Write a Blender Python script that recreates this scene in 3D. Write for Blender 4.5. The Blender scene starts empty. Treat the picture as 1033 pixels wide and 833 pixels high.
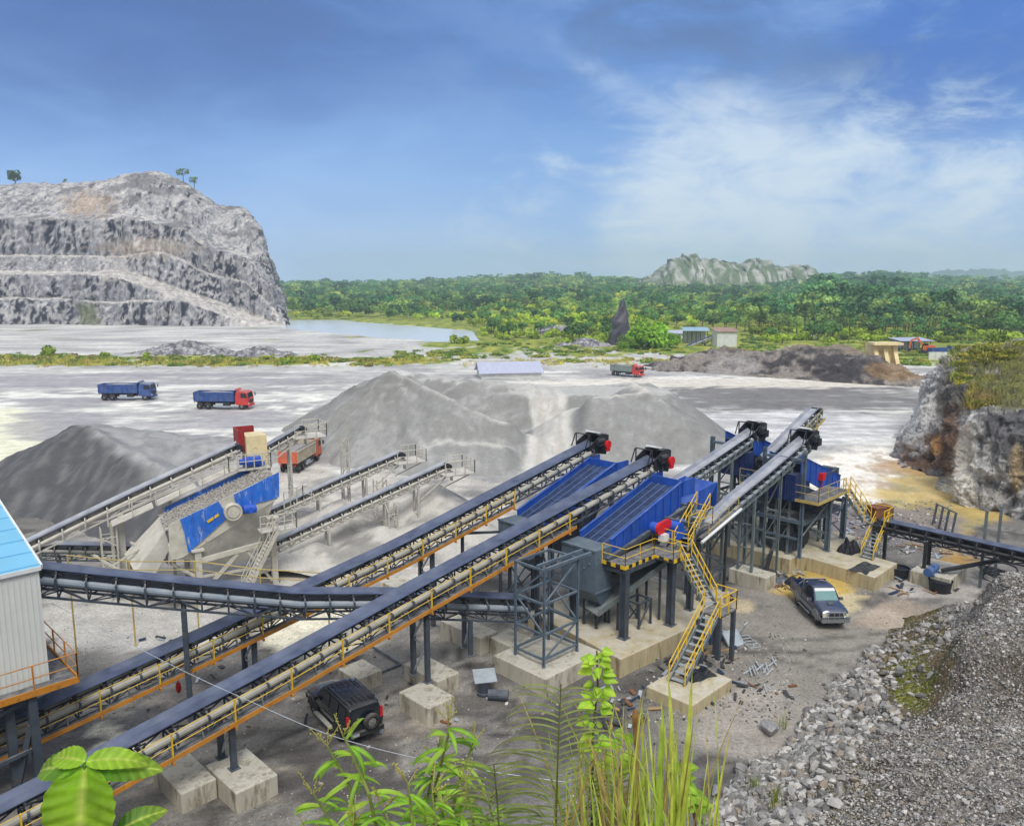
import bpy, math, random
import numpy as np
from mathutils import Vector, Matrix, noise as N
random.seed(7)
SC = bpy.context.scene
COL = SC.collection
# ---------------------------------------------------------------- survey of the site (metres, plant floor z=0)
EYE = 20.0; FOC = 811.0; CX, CY, HZN = 516.5, 416.5, 283.0
PIT = math.atan((CY-HZN)/FOC); PC, PS = math.cos(PIT), math.sin(PIT)
S2 = math.sqrt(.5)
def ray(px, py):
    u = (px-CX)/FOC; v = (CY-py)/FOC
    return (u, PC+v*PS, -PS+v*PC)
def G(px, py, z=0.0):
    r = ray(px, py); t = (z-EYE)/r[2]
    return Vector((r[0]*t, r[1]*t, z))
def D(px, py, Y):
    r = ray(px, py); t = Y/r[1]
    return Vector((r[0]*t, Y, EYE+r[2]*t))
def PX(x, y, z):
    d = y*PC-(z-EYE)*PS; v = y*PS+(z-EYE)*PC
    if d < .5: d = .5
    return (CX+FOC*x/d, CY-FOC*v/d)
def W(a, b, z): return Vector(((a+b)*S2, (a-b)*S2, z))    # plant grid: a runs up the conveyors, b to their near side
def sstep(a, b, x):
    t = max(0., min(1., (x-a)/(b-a))); return t*t*(3-2*t)
def lerp(a, b, t): return a+(b-a)*t
def mixc(a, b, t): return tuple(a[i]+(b[i]-a[i])*t for i in range(3))
def fbm(x, y, z=0., o=4): return N.fractal(Vector((x, y, z)), .9, 2.1, o)
def hexc(r, g, b):
    f = lambda c: (c/255/12.92) if c/255 <= .04045 else ((c/255+.055)/1.055)**2.4
    return (f(r), f(g), f(b))
# ---------------------------------------------------------------- materials
MATS = {}
def _nt(name):
    m = bpy.data.materials.new(name); m.use_nodes = True
    nt = m.node_tree; return m, nt, nt.nodes['Principled BSDF']
def _n(nt, t, **kw):
    n = nt.nodes.new(t)
    for k, v in kw.items(): setattr(n, k, v)
    return n
def mat(name, col, rough=.7, metal=0., var=.25, scale=2., bump=0., bscale=None, dust=0., dustcol=(.42,.40,.36), wear=0., wearcol=(.10,.05,.03), coat=0., spec=.4, coord='Object', stretch=None, attr=False, objrand=0.):
    """solid paint, concrete, steel ...: colour mottled by noise, dust lying on upward faces, worn patches"""
    m, nt, bs = _nt(name); L = nt.links.new
    tc = _n(nt, 'ShaderNodeTexCoord'); co = tc.outputs[coord]
    if stretch:
        mp = _n(nt, 'ShaderNodeMapping'); mp.inputs['Scale'].default_value = stretch; L(co, mp.inputs[0]); co = mp.outputs[0]
    nz = _n(nt, 'ShaderNodeTexNoise'); nz.inputs['Scale'].default_value = scale; nz.inputs['Detail'].default_value = 7; nz.inputs['Roughness'].default_value = .65; L(co, nz.inputs['Vector'])
    mr = _n(nt, 'ShaderNodeMapRange'); mr.inputs[1].default_value = .3; mr.inputs[2].default_value = .7; mr.inputs[3].default_value = 1-var; mr.inputs[4].default_value = 1+var; L(nz.outputs[0], mr.inputs[0])
    mx = _n(nt, 'ShaderNodeMix', data_type='RGBA', blend_type='MULTIPLY'); mx.inputs[0].default_value = 1
    if attr:
        at = _n(nt, 'ShaderNodeAttribute', attribute_name='Col'); L(at.outputs['Color'], mx.inputs[6])
    else: mx.inputs[6].default_value = (*col, 1)
    L(mr.outputs[0], mx.inputs[7]); out = mx.outputs[2]
    if objrand:
        oi = _n(nt, 'ShaderNodeObjectInfo'); r2 = _n(nt, 'ShaderNodeMapRange'); r2.inputs[3].default_value = 1-objrand; r2.inputs[4].default_value = 1+objrand; L(oi.outputs['Random'], r2.inputs[0])
        hs = _n(nt, 'ShaderNodeMix', data_type='RGBA', blend_type='MULTIPLY'); hs.inputs[0].default_value = 1; L(out, hs.inputs[6]); L(r2.outputs[0], hs.inputs[7]); out = hs.outputs[2]
    if wear:
        n2 = _n(nt, 'ShaderNodeTexNoise'); n2.inputs['Scale'].default_value = scale*1.7; n2.inputs['Detail'].default_value = 9; n2.inputs['Roughness'].default_value = .7; L(co, n2.inputs['Vector'])
        r3 = _n(nt, 'ShaderNodeMapRange'); r3.inputs[1].default_value = .66-wear*.3; r3.inputs[2].default_value = .74-wear*.2; L(n2.outputs[0], r3.inputs[0])
        w = _n(nt, 'ShaderNodeMix', data_type='RGBA'); L(r3.outputs[0], w.inputs[0]); L(out, w.inputs[6]); w.inputs[7].default_value = (*wearcol, 1); out = w.outputs[2]
    if dust:
        ge = _n(nt, 'ShaderNodeNewGeometry'); sx = _n(nt, 'ShaderNodeSeparateXYZ'); L(ge.outputs['True Normal'], sx.inputs[0])
        n3 = _n(nt, 'ShaderNodeTexNoise'); n3.inputs['Scale'].default_value = scale*.8+.6; n3.inputs['Detail'].default_value = 6; L(tc.outputs['Object'], n3.inputs['Vector'])
        r4 = _n(nt, 'ShaderNodeMapRange'); r4.inputs[1].default_value = -.1; r4.inputs[2].default_value = .9; r4.inputs[3].default_value = .12; r4.inputs[4].default_value = 1; L(sx.outputs[2], r4.inputs[0])
        r5 = _n(nt, 'ShaderNodeMapRange'); r5.inputs[1].default_value = .25; r5.inputs[2].default_value = .75; r5.inputs[4].default_value = 2*dust; L(n3.outputs[0], r5.inputs[0])
        mu = _n(nt, 'ShaderNodeMath', operation='MULTIPLY', use_clamp=True); L(r4.outputs[0], mu.inputs[0]); L(r5.outputs[0], mu.inputs[1])
        d = _n(nt, 'ShaderNodeMix', data_type='RGBA'); L(mu.outputs[0], d.inputs[0]); L(out, d.inputs[6]); d.inputs[7].default_value = (*dustcol, 1); out = d.outputs[2]
        rr = _n(nt, 'ShaderNodeMapRange'); rr.inputs[3].default_value = rough; rr.inputs[4].default_value = .9; L(mu.outputs[0], rr.inputs[0]); L(rr.outputs[0], bs.inputs['Roughness'])
    else: bs.inputs['Roughness'].default_value = rough
    L(out, bs.inputs['Base Color'])
    bs.inputs['Metallic'].default_value = metal; bs.inputs['Coat Weight'].default_value = coat; bs.inputs['Specular IOR Level'].default_value = spec
    if bump:
        bn = _n(nt, 'ShaderNodeTexNoise'); bn.inputs['Scale'].default_value = bscale or scale*4; bn.inputs['Detail'].default_value = 8; bn.inputs['Roughness'].default_value = .7; L(co, bn.inputs['Vector'])
        b = _n(nt, 'ShaderNodeBump'); b.inputs['Strength'].default_value = bump; b.inputs['Distance'].default_value = .1; L(bn.outputs[0], b.inputs['Height']); L(b.outputs[0], bs.inputs['Normal'])
    MATS[name] = m; return m
def earth_mat(name, fine=6., fvar=.3, grit=40., gvar=.25, bump=.6, bdist=.08, rough=.92, stones=0., cracks=0., vstretch=1., spec=.3):
    """ground, heaps and rock: the painted Col attribute, broken up by two scales of grain, stones and joints"""
    m, nt, bs = _nt(name); L = nt.links.new
    tc = _n(nt, 'ShaderNodeTexCoord'); mp = _n(nt, 'ShaderNodeMapping'); mp.inputs['Scale'].default_value = (1, 1, vstretch); L(tc.outputs['Object'], mp.inputs[0]); co = mp.outputs[0]
    at = _n(nt, 'ShaderNodeAttribute', attribute_name='Col'); out = at.outputs['Color']; hts = []
    def layer(tex, lo, hi, var, out):
        mr = _n(nt, 'ShaderNodeMapRange'); mr.inputs[1].default_value = lo; mr.inputs[2].default_value = hi; mr.inputs[3].default_value = 1-var; mr.inputs[4].default_value = 1+var; L(tex, mr.inputs[0])
        mx = _n(nt, 'ShaderNodeMix', data_type='RGBA', blend_type='MULTIPLY'); mx.inputs[0].default_value = 1; L(out, mx.inputs[6]); L(mr.outputs[0], mx.inputs[7]); return mx.outputs[2]
    for sc, va in ((fine, fvar), (grit, gvar)):
        nz = _n(nt, 'ShaderNodeTexNoise'); nz.inputs['Scale'].default_value = sc; nz.inputs['Detail'].default_value = 8; nz.inputs['Roughness'].default_value = .68; L(co, nz.inputs['Vector'])
        out = layer(nz.outputs[0], .3, .7, va, out); hts.append((nz.outputs[0], 1. if sc == fine else .5))
    if stones:
        vo = _n(nt, 'ShaderNodeTexVoronoi'); vo.inputs['Scale'].default_value = stones; L(co, vo.inputs['Vector'])
        sp = _n(nt, 'ShaderNodeSeparateColor'); L(vo.outputs['Color'], sp.inputs[0]); out = layer(sp.outputs[0], 0., 1., .42, out); hts.append((vo.outputs['Distance'], -1.6))
    if cracks:
        wv = _n(nt, 'ShaderNodeTexNoise'); wv.inputs['Scale'].default_value = cracks*.6; wv.inputs['Detail'].default_value = 4; L(co, wv.inputs['Vector'])
        ad = _n(nt, 'ShaderNodeMix', data_type='RGBA', blend_type='ADD'); ad.inputs[0].default_value = 1.2/cracks*.5; L(co, ad.inputs[6]); L(wv.outputs['Color'], ad.inputs[7])
        vo = _n(nt, 'ShaderNodeTexVoronoi', feature='DISTANCE_TO_EDGE'); vo.inputs['Scale'].default_value = cracks; L(ad.outputs[2], vo.inputs['Vector'])
        out = layer(vo.outputs['Distance'], 0., .13, .28, out); hts.append((vo.outputs['Distance'], 1.5))
    L(out, bs.inputs['Base Color']); bs.inputs['Roughness'].default_value = rough; bs.inputs['Specular IOR Level'].default_value = spec
    h = None
    for o, k in hts:
        mu = _n(nt, 'ShaderNodeMath', operation='MULTIPLY'); L(o, mu.inputs[0]); mu.inputs[1].default_value = k
        if h is None: h = mu.outputs[0]
        else:
            a = _n(nt, 'ShaderNodeMath', operation='ADD'); L(h, a.inputs[0]); L(mu.outputs[0], a.inputs[1]); h = a.outputs[0]
    b = _n(nt, 'ShaderNodeBump'); b.inputs['Strength'].default_value = bump; b.inputs['Distance'].default_value = bdist; L(h, b.inputs['Height']); L(b.outputs[0], bs.inputs['Normal'])
    MATS[name] = m; return m
def leaf_mat(name, col, trans=.3, rough=.5, var=.3, scale=3., objrand=.15, attr=True, spec=.3):
    m, nt, bs = _nt(name); L = nt.links.new
    tc = _n(nt, 'ShaderNodeTexCoord'); nz = _n(nt, 'ShaderNodeTexNoise'); nz.inputs['Scale'].default_value = scale; nz.inputs['Detail'].default_value = 4; L(tc.outputs['Object'], nz.inputs['Vector'])
    mr = _n(nt, 'ShaderNodeMapRange'); mr.inputs[1].default_value = .3; mr.inputs[2].default_value = .7; mr.inputs[3].default_value = 1-var; mr.inputs[4].default_value = 1+var; L(nz.outputs[0], mr.inputs[0])
    oi = _n(nt, 'ShaderNodeObjectInfo'); r2 = _n(nt, 'ShaderNodeMapRange'); r2.inputs[3].default_value = 1-objrand; r2.inputs[4].default_value = 1+objrand; L(oi.outputs['Random'], r2.inputs[0])
    mu = _n(nt, 'ShaderNodeMath', operation='MULTIPLY'); L(mr.outputs[0], mu.inputs[0]); L(r2.outputs[0], mu.inputs[1])
    mx = _n(nt, 'ShaderNodeMix', data_type='RGBA', blend_type='MULTIPLY'); mx.inputs[0].default_value = 1; L(mu.outputs[0], mx.inputs[7])
    if attr:
        at = _n(nt, 'ShaderNodeAttribute', attribute_name='Col'); L(at.outputs['Color'], mx.inputs[6])
    else: mx.inputs[6].default_value = (*col, 1)
    L(mx.outputs[2], bs.inputs['Base Color']); bs.inputs['Roughness'].default_value = rough; bs.inputs['Specular IOR Level'].default_value = spec
    tr = _n(nt, 'ShaderNodeBsdfTranslucent'); L(mx.outputs[2], tr.inputs[0]); ms = _n(nt, 'ShaderNodeMixShader'); ms.inputs[0].default_value = trans
    L(bs.outputs[0], ms.inputs[1]); L(tr.outputs[0], ms.inputs[2]); L(ms.outputs[0], nt.nodes['Material Output'].inputs[0])
    MATS[name] = m; return m
# ---------------------------------------------------------------- mesh collector
class MB:
    def __init__(s): s.v = []; s.f = []; s.mi = []; s.c = []; s.cur = 0; s.col = None
    def add(s, vs, fs):
        o = len(s.v); s.v.extend([tuple(v) for v in vs]); s.f.extend([tuple(i+o for i in f) for f in fs]); s.mi.extend([s.cur]*len(fs))
        if s.col is not None: s.c.extend([s.col]*len(vs))
        return s
    def box(s, c, d, R=None):
        c = Vector(c); h = [Vector((x*d[0]/2, y*d[1]/2, z*d[2]/2)) for x in (-1, 1) for y in (-1, 1) for z in (-1, 1)]
        if R is not None: h = [R @ q for q in h]
        return s.add([c+q for q in h], [(0,1,3,2),(4,6,7,5),(0,4,5,1),(2,3,7,6),(0,2,6,4),(1,5,7,3)])
    def bar(s, p0, p1, w, h=None, up=(0,0,1)):
        """rectangular bar from p0 to p1, w across, h along up"""
        p0, p1 = Vector(p0), Vector(p1); h = h or w; d = p1-p0
        if d.length < 1e-5: return s
        d.normalize(); up = Vector(up)
        if abs(d.dot(up)) > .99: up = Vector((S2, S2, 0))
        x = d.cross(up).normalized()*(w/2); z = x.cross(d).normalized()*(h/2)
        q = [p+sx*x+sz*z for p in (p0, p1) for sx, sz in ((-1,-1),(1,-1),(1,1),(-1,1))]
        return s.add(q, [(3,2,1,0),(4,5,6,7),(0,1,5,4),(1,2,6,5),(2,3,7,6),(3,0,4,7)])
    def tube(s, p0, p1, r, n=8, r1=None, cap=True):
        p0, p1 = Vector(p0), Vector(p1); d = (p1-p0)
        if d.length < 1e-6: return s
        d.normalize(); a = Vector((0,0,1)) if abs(d.z) < .9 else Vector((1,0,0)); x = d.cross(a).normalized(); y = d.cross(x); r1 = r if r1 is None else r1
        q = [p+rr*(math.cos(t)*x+math.sin(t)*y) for p, rr in ((p0, r), (p1, r1)) for t in [2*math.pi*k/n for k in range(n)]]
        fs = [(k, (k+1) % n, n+(k+1) % n, n+k) for k in range(n)]
        if cap: fs += [tuple(range(n))[::-1], tuple(range(n, 2*n))]
        return s.add(q, fs)
    def pipe(s, pts, r, n=6):
        for a, b in zip(pts[:-1], pts[1:]): s.tube(a, b, r if not isinstance(r, (list, tuple)) else r[0], n)
        return s
    def prism(s, poly, vec):
        """polygon (3-D points) pushed along vec"""
        n = len(poly); vec = Vector(vec); q = [Vector(p) for p in poly]+[Vector(p)+vec for p in poly]
        nrm = (q[1]-q[0]).cross(q[2]-q[1])
        fs = [tuple(range(n)), tuple(range(n, 2*n))[::-1]]+[(k, n+k, n+(k+1) % n, (k+1) % n) for k in range(n)]
        if nrm.dot(vec) > 0: fs = [f[::-1] for f in fs]
        return s.add(q, fs)
    def sweep(s, path, prof, side, closed=False):
        """profile [(offset along side, offset up)] carried along a path"""
        n = len(prof); q = []
        for p in path: q += [Vector(p)+side*a+Vector((0,0,1))*b for a, b in prof]
        fs = []
        for i in range(len(path)-1):
            for k in range(n if closed else n-1): fs.append((i*n+k, i*n+(k+1) % n, (i+1)*n+(k+1) % n, (i+1)*n+k))
        if closed: fs += [tuple(range(n))[::-1], tuple(range((len(path)-1)*n, len(path)*n))]
        return s.add(q, fs)
    def ball(s, c, r, n=8, m=6, sq=(1,1,1)):
        c = Vector(c); vs = [c+Vector((0,0,r*sq[2]))]
        for i in range(1, m):
            t = math.pi*i/m
            for k in range(n): vs.append(c+Vector((r*sq[0]*math.sin(t)*math.cos(2*math.pi*k/n), r*sq[1]*math.sin(t)*math.sin(2*math.pi*k/n), r*sq[2]*math.cos(t))))
        vs.append(c-Vector((0,0,r*sq[2]))); fs = [(0, 1+k, 1+(k+1) % n) for k in range(n)]
        for i in range(m-2):
            for k in range(n): a = 1+i*n; fs.append((a+k, a+n+k, a+n+(k+1) % n, a+(k+1) % n))
        a = 1+(m-2)*n; fs += [(a+k, len(vs)-1, a+(k+1) % n) for k in range(n)]
        return s.add(vs, fs)
    def torus(s, c, ax, R, r, n=18, m=8):
        c = Vector(c); ax = Vector(ax).normalized(); a = Vector((0,0,1)) if abs(ax.z) < .9 else Vector((1,0,0)); x = ax.cross(a).normalized(); y = ax.cross(x); vs = []
        for i in range(n):
            t = 2*math.pi*i/n; e = math.cos(t)*x+math.sin(t)*y
            for k in range(m): u = 2*math.pi*k/m; vs.append(c+e*(R+r*math.cos(u))+ax*r*math.sin(u))
        return s.add(vs, [(i*m+k, ((i+1) % n)*m+k, ((i+1) % n)*m+(k+1) % m, i*m+(k+1) % m) for i in range(n) for k in range(m)])
    def mesh(s, name, off=(0,0,0), smooth=False):
        off = Vector(off); me = bpy.data.meshes.new(name)
        me.from_pydata([(v[0]-off.x, v[1]-off.y, v[2]-off.z) for v in s.v], [], s.f)
        if any(s.mi): me.polygons.foreach_set('material_index', s.mi)
        if s.c and len(s.c) == len(s.v):
            at = me.color_attributes.new('Col', 'FLOAT_COLOR', 'POINT'); at.data.foreach_set('color', [x for c in s.c for x in (*c, 1.)])
        if smooth: me.polygons.foreach_set('use_smooth', [True]*len(me.polygons))
        me.update(); return me
    def build(s, name, m, parent=None, off=None, smooth=False, label=None):
        """link as ONE object; geometry in world coordinates becomes local to its thing's base"""
        if off is None: off = parent.get('_o', (0,0,0)) if parent else (0,0,0)
        me = s.mesh(name, off, smooth)
        for x in (m if isinstance(m, (list, tuple)) else [m]): me.materials.append(MATS[x] if isinstance(x, str) else x)
        o = bpy.data.objects.new(name, me); COL.objects.link(o)
        if parent: o.parent = parent; o['_o'] = tuple(off)
        if label: o['label'] = label
        return o
def tag(o, label, cat, group=None):
    o['label'] = label; o['category'] = cat
    if group: o['group'] = group
    return o
def thing(name, label, cat, loc=(0,0,0), group=None):
    o = bpy.data.objects.new(name, None); COL.objects.link(o); o.location = loc; o['_o'] = tuple(loc); o.empty_display_size = .3
    return tag(o, label, cat, group)
def solo(name, mb, m, label, cat, loc, group=None, smooth=False):
    o = mb.build(name, m, None, off=loc, smooth=smooth); o.location = loc; return tag(o, label, cat, group)
def struct(o, kind='structure'): o['kind'] = kind; return o
def kids(o): return [c for c in COL.objects if c.parent == o]
def dup(o, loc=None, rz=None, sc=None, label=None, group=None, parent=None, ch=None):
    c = o.copy(); COL.objects.link(c)
    if parent is not None: c.parent = parent
    if loc is not None: c.location = loc
    if rz is not None: c.rotation_euler = (0, 0, rz)
    if sc is not None: c.scale = sc if isinstance(sc, (tuple, list)) else (sc, sc, sc)
    if label: c['label'] = label
    if group: c['group'] = group
    for k in (o.children if ch is None else ch): dup(k, parent=c)
    return c
def sheet(name, grid, cols, m, smooth=True, closed=False):
    """mesh from rows of points with a colour each"""
    R, C = len(grid), len(grid[0]); me = bpy.data.meshes.new(name)
    v = np.array(grid, dtype=np.float32).reshape(-1, 3); i = np.arange(R*C).reshape(R, C)
    f = np.stack([i[:-1, :-1], i[:-1, 1:], i[1:, 1:], i[1:, :-1]], -1).reshape(-1, 4)
    fastmesh(me, v, f, np.array(cols, dtype=np.float32).reshape(-1, 3)); me.materials.append(MATS[m])
    if smooth: me.polygons.foreach_set('use_smooth', np.ones(len(f), bool))
    o = bpy.data.objects.new(name, me); COL.objects.link(o); return o
def fastmesh(me, v, f, c=None):
    k = f.shape[1]; me.vertices.add(len(v)); me.vertices.foreach_set('co', v.astype(np.float32).ravel())
    me.loops.add(f.size); me.loops.foreach_set('vertex_index', f.astype(np.int32).ravel())
    me.polygons.add(len(f)); me.polygons.foreach_set('loop_start', np.arange(0, f.size, k, dtype=np.int32)); me.polygons.foreach_set('use_smooth', np.zeros(len(f), bool))
    if c is not None:
        at = me.color_attributes.new('Col', 'FLOAT_COLOR', 'POINT'); at.data.foreach_set('color', np.concatenate([c, np.ones((len(c), 1), np.float32)], 1).astype(np.float32).ravel())
    me.update(calc_edges=True); me.validate()
# ================================================================ camera, sun, sky, haze
cam = bpy.data.cameras.new('camera'); co = bpy.data.objects.new('camera', cam); COL.objects.link(co)
co.location = (0, 0, EYE); co.rotation_euler = (math.pi/2-PIT, 0, 0); cam.sensor_fit = 'HORIZONTAL'; cam.sensor_width = 36; cam.lens = 36*FOC/1033; cam.clip_end = 20000; cam.clip_start = .05
SC.camera = co
SUN_EL, SUN_AZ = math.radians(54), math.radians(172)     # azimuth clockwise from +Y
sl = bpy.data.lights.new('sun', 'SUN'); sl.energy = 1.85; sl.angle = math.radians(22); sl.color = (1, .975, .94)
so = bpy.data.objects.new('sun', sl); COL.objects.link(so)
sd = Vector((math.sin(SUN_AZ)*math.cos(SUN_EL), math.cos(SUN_AZ)*math.cos(SUN_EL), math.sin(SUN_EL)))
so.rotation_euler = sd.to_track_quat('Z', 'Y').to_euler(); so.location = sd*60
wd = bpy.data.worlds.new('World'); SC.world = wd; wd.use_nodes = True
def sky():
    nt = wd.node_tree; L = nt.links.new; bg = nt.nodes['Background']; bg.inputs[1].default_value = .12
    st = _n(nt, 'ShaderNodeTexSky', sky_type='NISHITA'); st.sun_disc = False; st.sun_elevation = SUN_EL; st.sun_rotation = SUN_AZ; st.air_density = 1.3; st.dust_density = 1.5; st.ozone_density = 2.
    tc = _n(nt, 'ShaderNodeTexCoord'); sx = _n(nt, 'ShaderNodeSeparateXYZ'); L(tc.outputs['Generated'], sx.inputs[0])
    def rng(inp, a, b, c=0., d=1., smooth=True):
        r = _n(nt, 'ShaderNodeMapRange'); r.interpolation_type = 'SMOOTHSTEP' if smooth else 'LINEAR'
        for i, q in enumerate((a, b, c, d)): r.inputs[i+1].default_value = q
        L(inp, r.inputs[0]); return r.outputs[0]
    def nz(scale, det, stretch, rough=.6, off=(0,0,0)):
        mp = _n(nt, 'ShaderNodeMapping'); mp.inputs['Scale'].default_value = stretch; mp.inputs['Location'].default_value = off; L(tc.outputs['Generated'], mp.inputs[0])
        t = _n(nt, 'ShaderNodeTexNoise'); t.inputs['Scale'].default_value = scale; t.inputs['Detail'].default_value = det; t.inputs['Roughness'].default_value = rough; t.inputs['Distortion'].default_value = .4; L(mp.outputs[0], t.inputs['Vector']); return t.outputs[0]
    def math_(op, a, b, clamp=True):
        m = _n(nt, 'ShaderNodeMath', operation=op, use_clamp=clamp)
        for i, q in enumerate((a, b)):
            if isinstance(q, (int, float)): m.inputs[i].default_value = q
            else: L(q, m.inputs[i])
        return m.outputs[0]
    def mix(f, a, b):
        m = _n(nt, 'ShaderNodeMix', data_type='RGBA')
        L(f, m.inputs[0]) if not isinstance(f, float) else setattr(m.inputs[0], 'default_value', f)
        for i, q in ((6, a), (7, b)):
            if isinstance(q, tuple): m.inputs[i].default_value = (*q, 1)
            else: L(q, m.inputs[i])
        return m.outputs[2]
    K = .97/(.12*2**EXPO)
    sc = lambda r, g, b: tuple(x*K for x in hexc(r, g, b))
    el = sx.outputs[2]; X = sx.outputs[0]
    big = nz(1.7, 4, (1, 1, 2.4), off=(3.1, .4, 0)); med = nz(4.6, 8, (1, 1, 2.8), .62, (1.7, 0, .3)); fin = nz(10., 10, (1, 1, 2.4), .66, (.3, 2, 0))
    wav = math_('ADD', el, math_('MULTIPLY', math_('SUBTRACT', math_('ADD', math_('MULTIPLY', big, .6), math_('MULTIPLY', med, .4)), .5, False), .26, False), False)
    # pale near the hills, then blue, then a grey-blue cloud deck overhead
    c = mix(rng(wav, -.04, .13), sc(188, 220, 262), sc(136, 182, 242)); c = mix(rng(wav, .09, .24), c, sc(98, 148, 220)); c = mix(rng(wav, .22, .40), c, sc(84, 128, 202))
    c = mix(math_('MULTIPLY', rng(med, .50, .72), .28), c, sc(140, 180, 234)); c = mix(math_('MULTIPLY', rng(fin, .5, .75), .12), c, sc(190, 214, 242))
    c = mix(math_('MULTIPLY', math_('MULTIPLY', rng(wav, .16, .30), rng(math_('ADD', math_('MULTIPLY', big, .5), math_('MULTIPLY', med, .5)), .42, .56)), .75), c, sc(82, 112, 164)); c = mix(math_('MULTIPLY', math_('MULTIPLY', rng(wav, .10, .26), rng(math_('ADD', math_('MULTIPLY', big, .4), math_('MULTIPLY', med, .6)), .50, .40)), .35), c, sc(140, 172, 220))
    # dark storm mass to the upper left
    lf = rng(math_('ADD', X, math_('MULTIPLY', math_('SUBTRACT', big, .5, False), .5, False), False), .16, -.40); up = rng(wav, .10, .26); c = mix(math_('MULTIPLY', math_('MULTIPLY', lf, up), .8), c, sc(64, 104, 176))
    def blob(d, a, b):
        v = _n(nt, 'ShaderNodeVectorMath', operation='DOT_PRODUCT'); L(tc.outputs['Generated'], v.inputs[0]); v.inputs[1].default_value = Vector(d).normalized(); return rng(v.outputs['Value'], a, b)
    # bright broken cloud low on the right, clear blue gap in the upper right corner
    bl = math_('MAXIMUM', math_('MAXIMUM', blob(ray(735, 226), .972, .9995), math_('MULTIPLY', blob(ray(900, 262), .965, .9995), .85)), math_('MULTIPLY', blob(ray(560, 268), .978, .9995), .5)); br = rng(math_('ADD', math_('ADD', math_('MULTIPLY', fin, .75), math_('MULTIPLY', med, .35)), math_('MULTIPLY', bl, .42)), .66, 1.06); br = math_('MULTIPLY', br, math_('MULTIPLY', rng(bl, 0., .4), rng(wav, .30, .15))); c = mix(br, c, sc(222, 238, 252))
    c = mix(math_('MULTIPLY', blob(ray(985, -10), .985, .999), math_('MULTIPLY', rng(fin, .62, .42), .8)), c, sc(54, 112, 204))
    # a thin wisp running down to the right
    r = math_('ADD', X, math_('MULTIPLY', el, 1.757), False); r = math_('ADD', r, math_('MULTIPLY', math_('SUBTRACT', nz(9., 6, (1, 1, 1)), .5, False), .10, False), False)
    w = math_('MULTIPLY', math_('MULTIPLY', rng(r, .470, .505), rng(r, .545, .508)), math_('MULTIPLY', rng(X, .02, .08), rng(X, .27, .16)))
    c = mix(math_('MULTIPLY', w, math_('MULTIPLY', rng(fin, .3, .65), .55)), c, sc(176, 202, 238))
    tot = mix(.95, st.outputs[0], c)
    # open grey cloud over the rest of the sky dome (behind and above the viewer) lights the site evenly
    side = math_('MAXIMUM', rng(sx.outputs[1], .35, -.1), rng(el, .5, .8))
    tot = mix(side, tot, mix(rng(big, .3, .7), sc(200, 207, 219), sc(262, 262, 262)))
    L(tot, bg.inputs[0])
EXPO = .42
sky()
SC.view_settings.view_transform = 'Standard'; SC.view_settings.look = 'None'; SC.view_settings.gamma = 1; SC.view_settings.exposure = EXPO
SC.view_settings.use_curve_mapping = False
SC.cycles.max_bounces = 6; SC.cycles.diffuse_bounces = 3; SC.cycles.glossy_bounces = 2; SC.cycles.transmission_bounces = 3; SC.cycles.volume_bounces = 1; SC.cycles.use_denoising = True
SC.cycles.use_adaptive_sampling = True; SC.cycles.adaptive_threshold = .02
def haze():
    b = MB(); b.box((0, 2250, 45), (5200, 4700, 230)); m = bpy.data.materials.new('haze'); m.use_nodes = True; nt = m.node_tree
    nt.nodes.remove(nt.nodes['Principled BSDF']); v = _n(nt, 'ShaderNodeVolumePrincipled'); v.inputs['Density'].default_value = .00029; v.inputs['Color'].default_value = (.66, .82, 1., 1); v.inputs['Anisotropy'].default_value = .1
    nt.links.new(v.outputs[0], nt.nodes['Material Output'].inputs['Volume']); MATS['haze'] = m; struct(b.build('haze', 'haze'), 'stuff')
# ================================================================ ground
earth_mat('ground', fine=.5, fvar=.24, grit=7., gvar=.34, bump=.8, bdist=.08)
earth_mat('heap', fine=.9, fvar=.12, grit=7., gvar=.16, bump=.6, bdist=.12)
earth_mat('gravel', fine=.8, fvar=.2, grit=9., gvar=.25, bump=.9, bdist=.12, stones=7.)
earth_mat('rockface', fine=.7, fvar=.34, grit=3.4, gvar=.42, bump=1., bdist=.55, vstretch=.7)
earth_mat('farrock', fine=.09, fvar=.26, grit=.55, gvar=.42, bump=1., bdist=1.8, vstretch=.5)
earth_mat('rubble', fine=.6, fvar=.3, grit=6., gvar=.3, bump=.6, bdist=.1)
def lake_in(x, y):
    """inside the lake, as a soft signed measure (>0 inside)"""
    px, py = PX(x, y, 0)
    if y < 225 or y > 430: return -9
    top = lerp(322, 331, sstep(300, 470, px)) if px < 480 else 331
    top = 321.5+max(0, (px-330))*.075; bot = 331+max(0, (px-290))*.088 - max(0, px-440)*.12
    bot = min(bot, 348)
    return min(py-top, bot-py, (px-286)*.5, (474+(py-330)*.8-px)*.5)+fbm(x*.05, y*.05)*1.2
def axis(segs):
    o = [segs[0][0]]
    for a, b, st, gr in segs:
        x = a
        while x < b-1e-6: x = min(b, x+st); o.append(x); st *= gr
    return o
def hill(x, y):
    if y < 420: return 0.
    px = CX+FOC*x/y
    h = .62*sstep(450, 1500, y)*(14+10*fbm(x*.0016, y*.0016, 3.)+6*fbm(x*.005, y*.005, 8.))
    h += 15*sstep(900, 1700, y)*math.exp(-((px-545)/95.)**2) + 5*sstep(900, 1700, y)*math.exp(-((px-900)/90.)**2)
    return max(0, h)+sstep(1900, 2600, y)*-10
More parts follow.
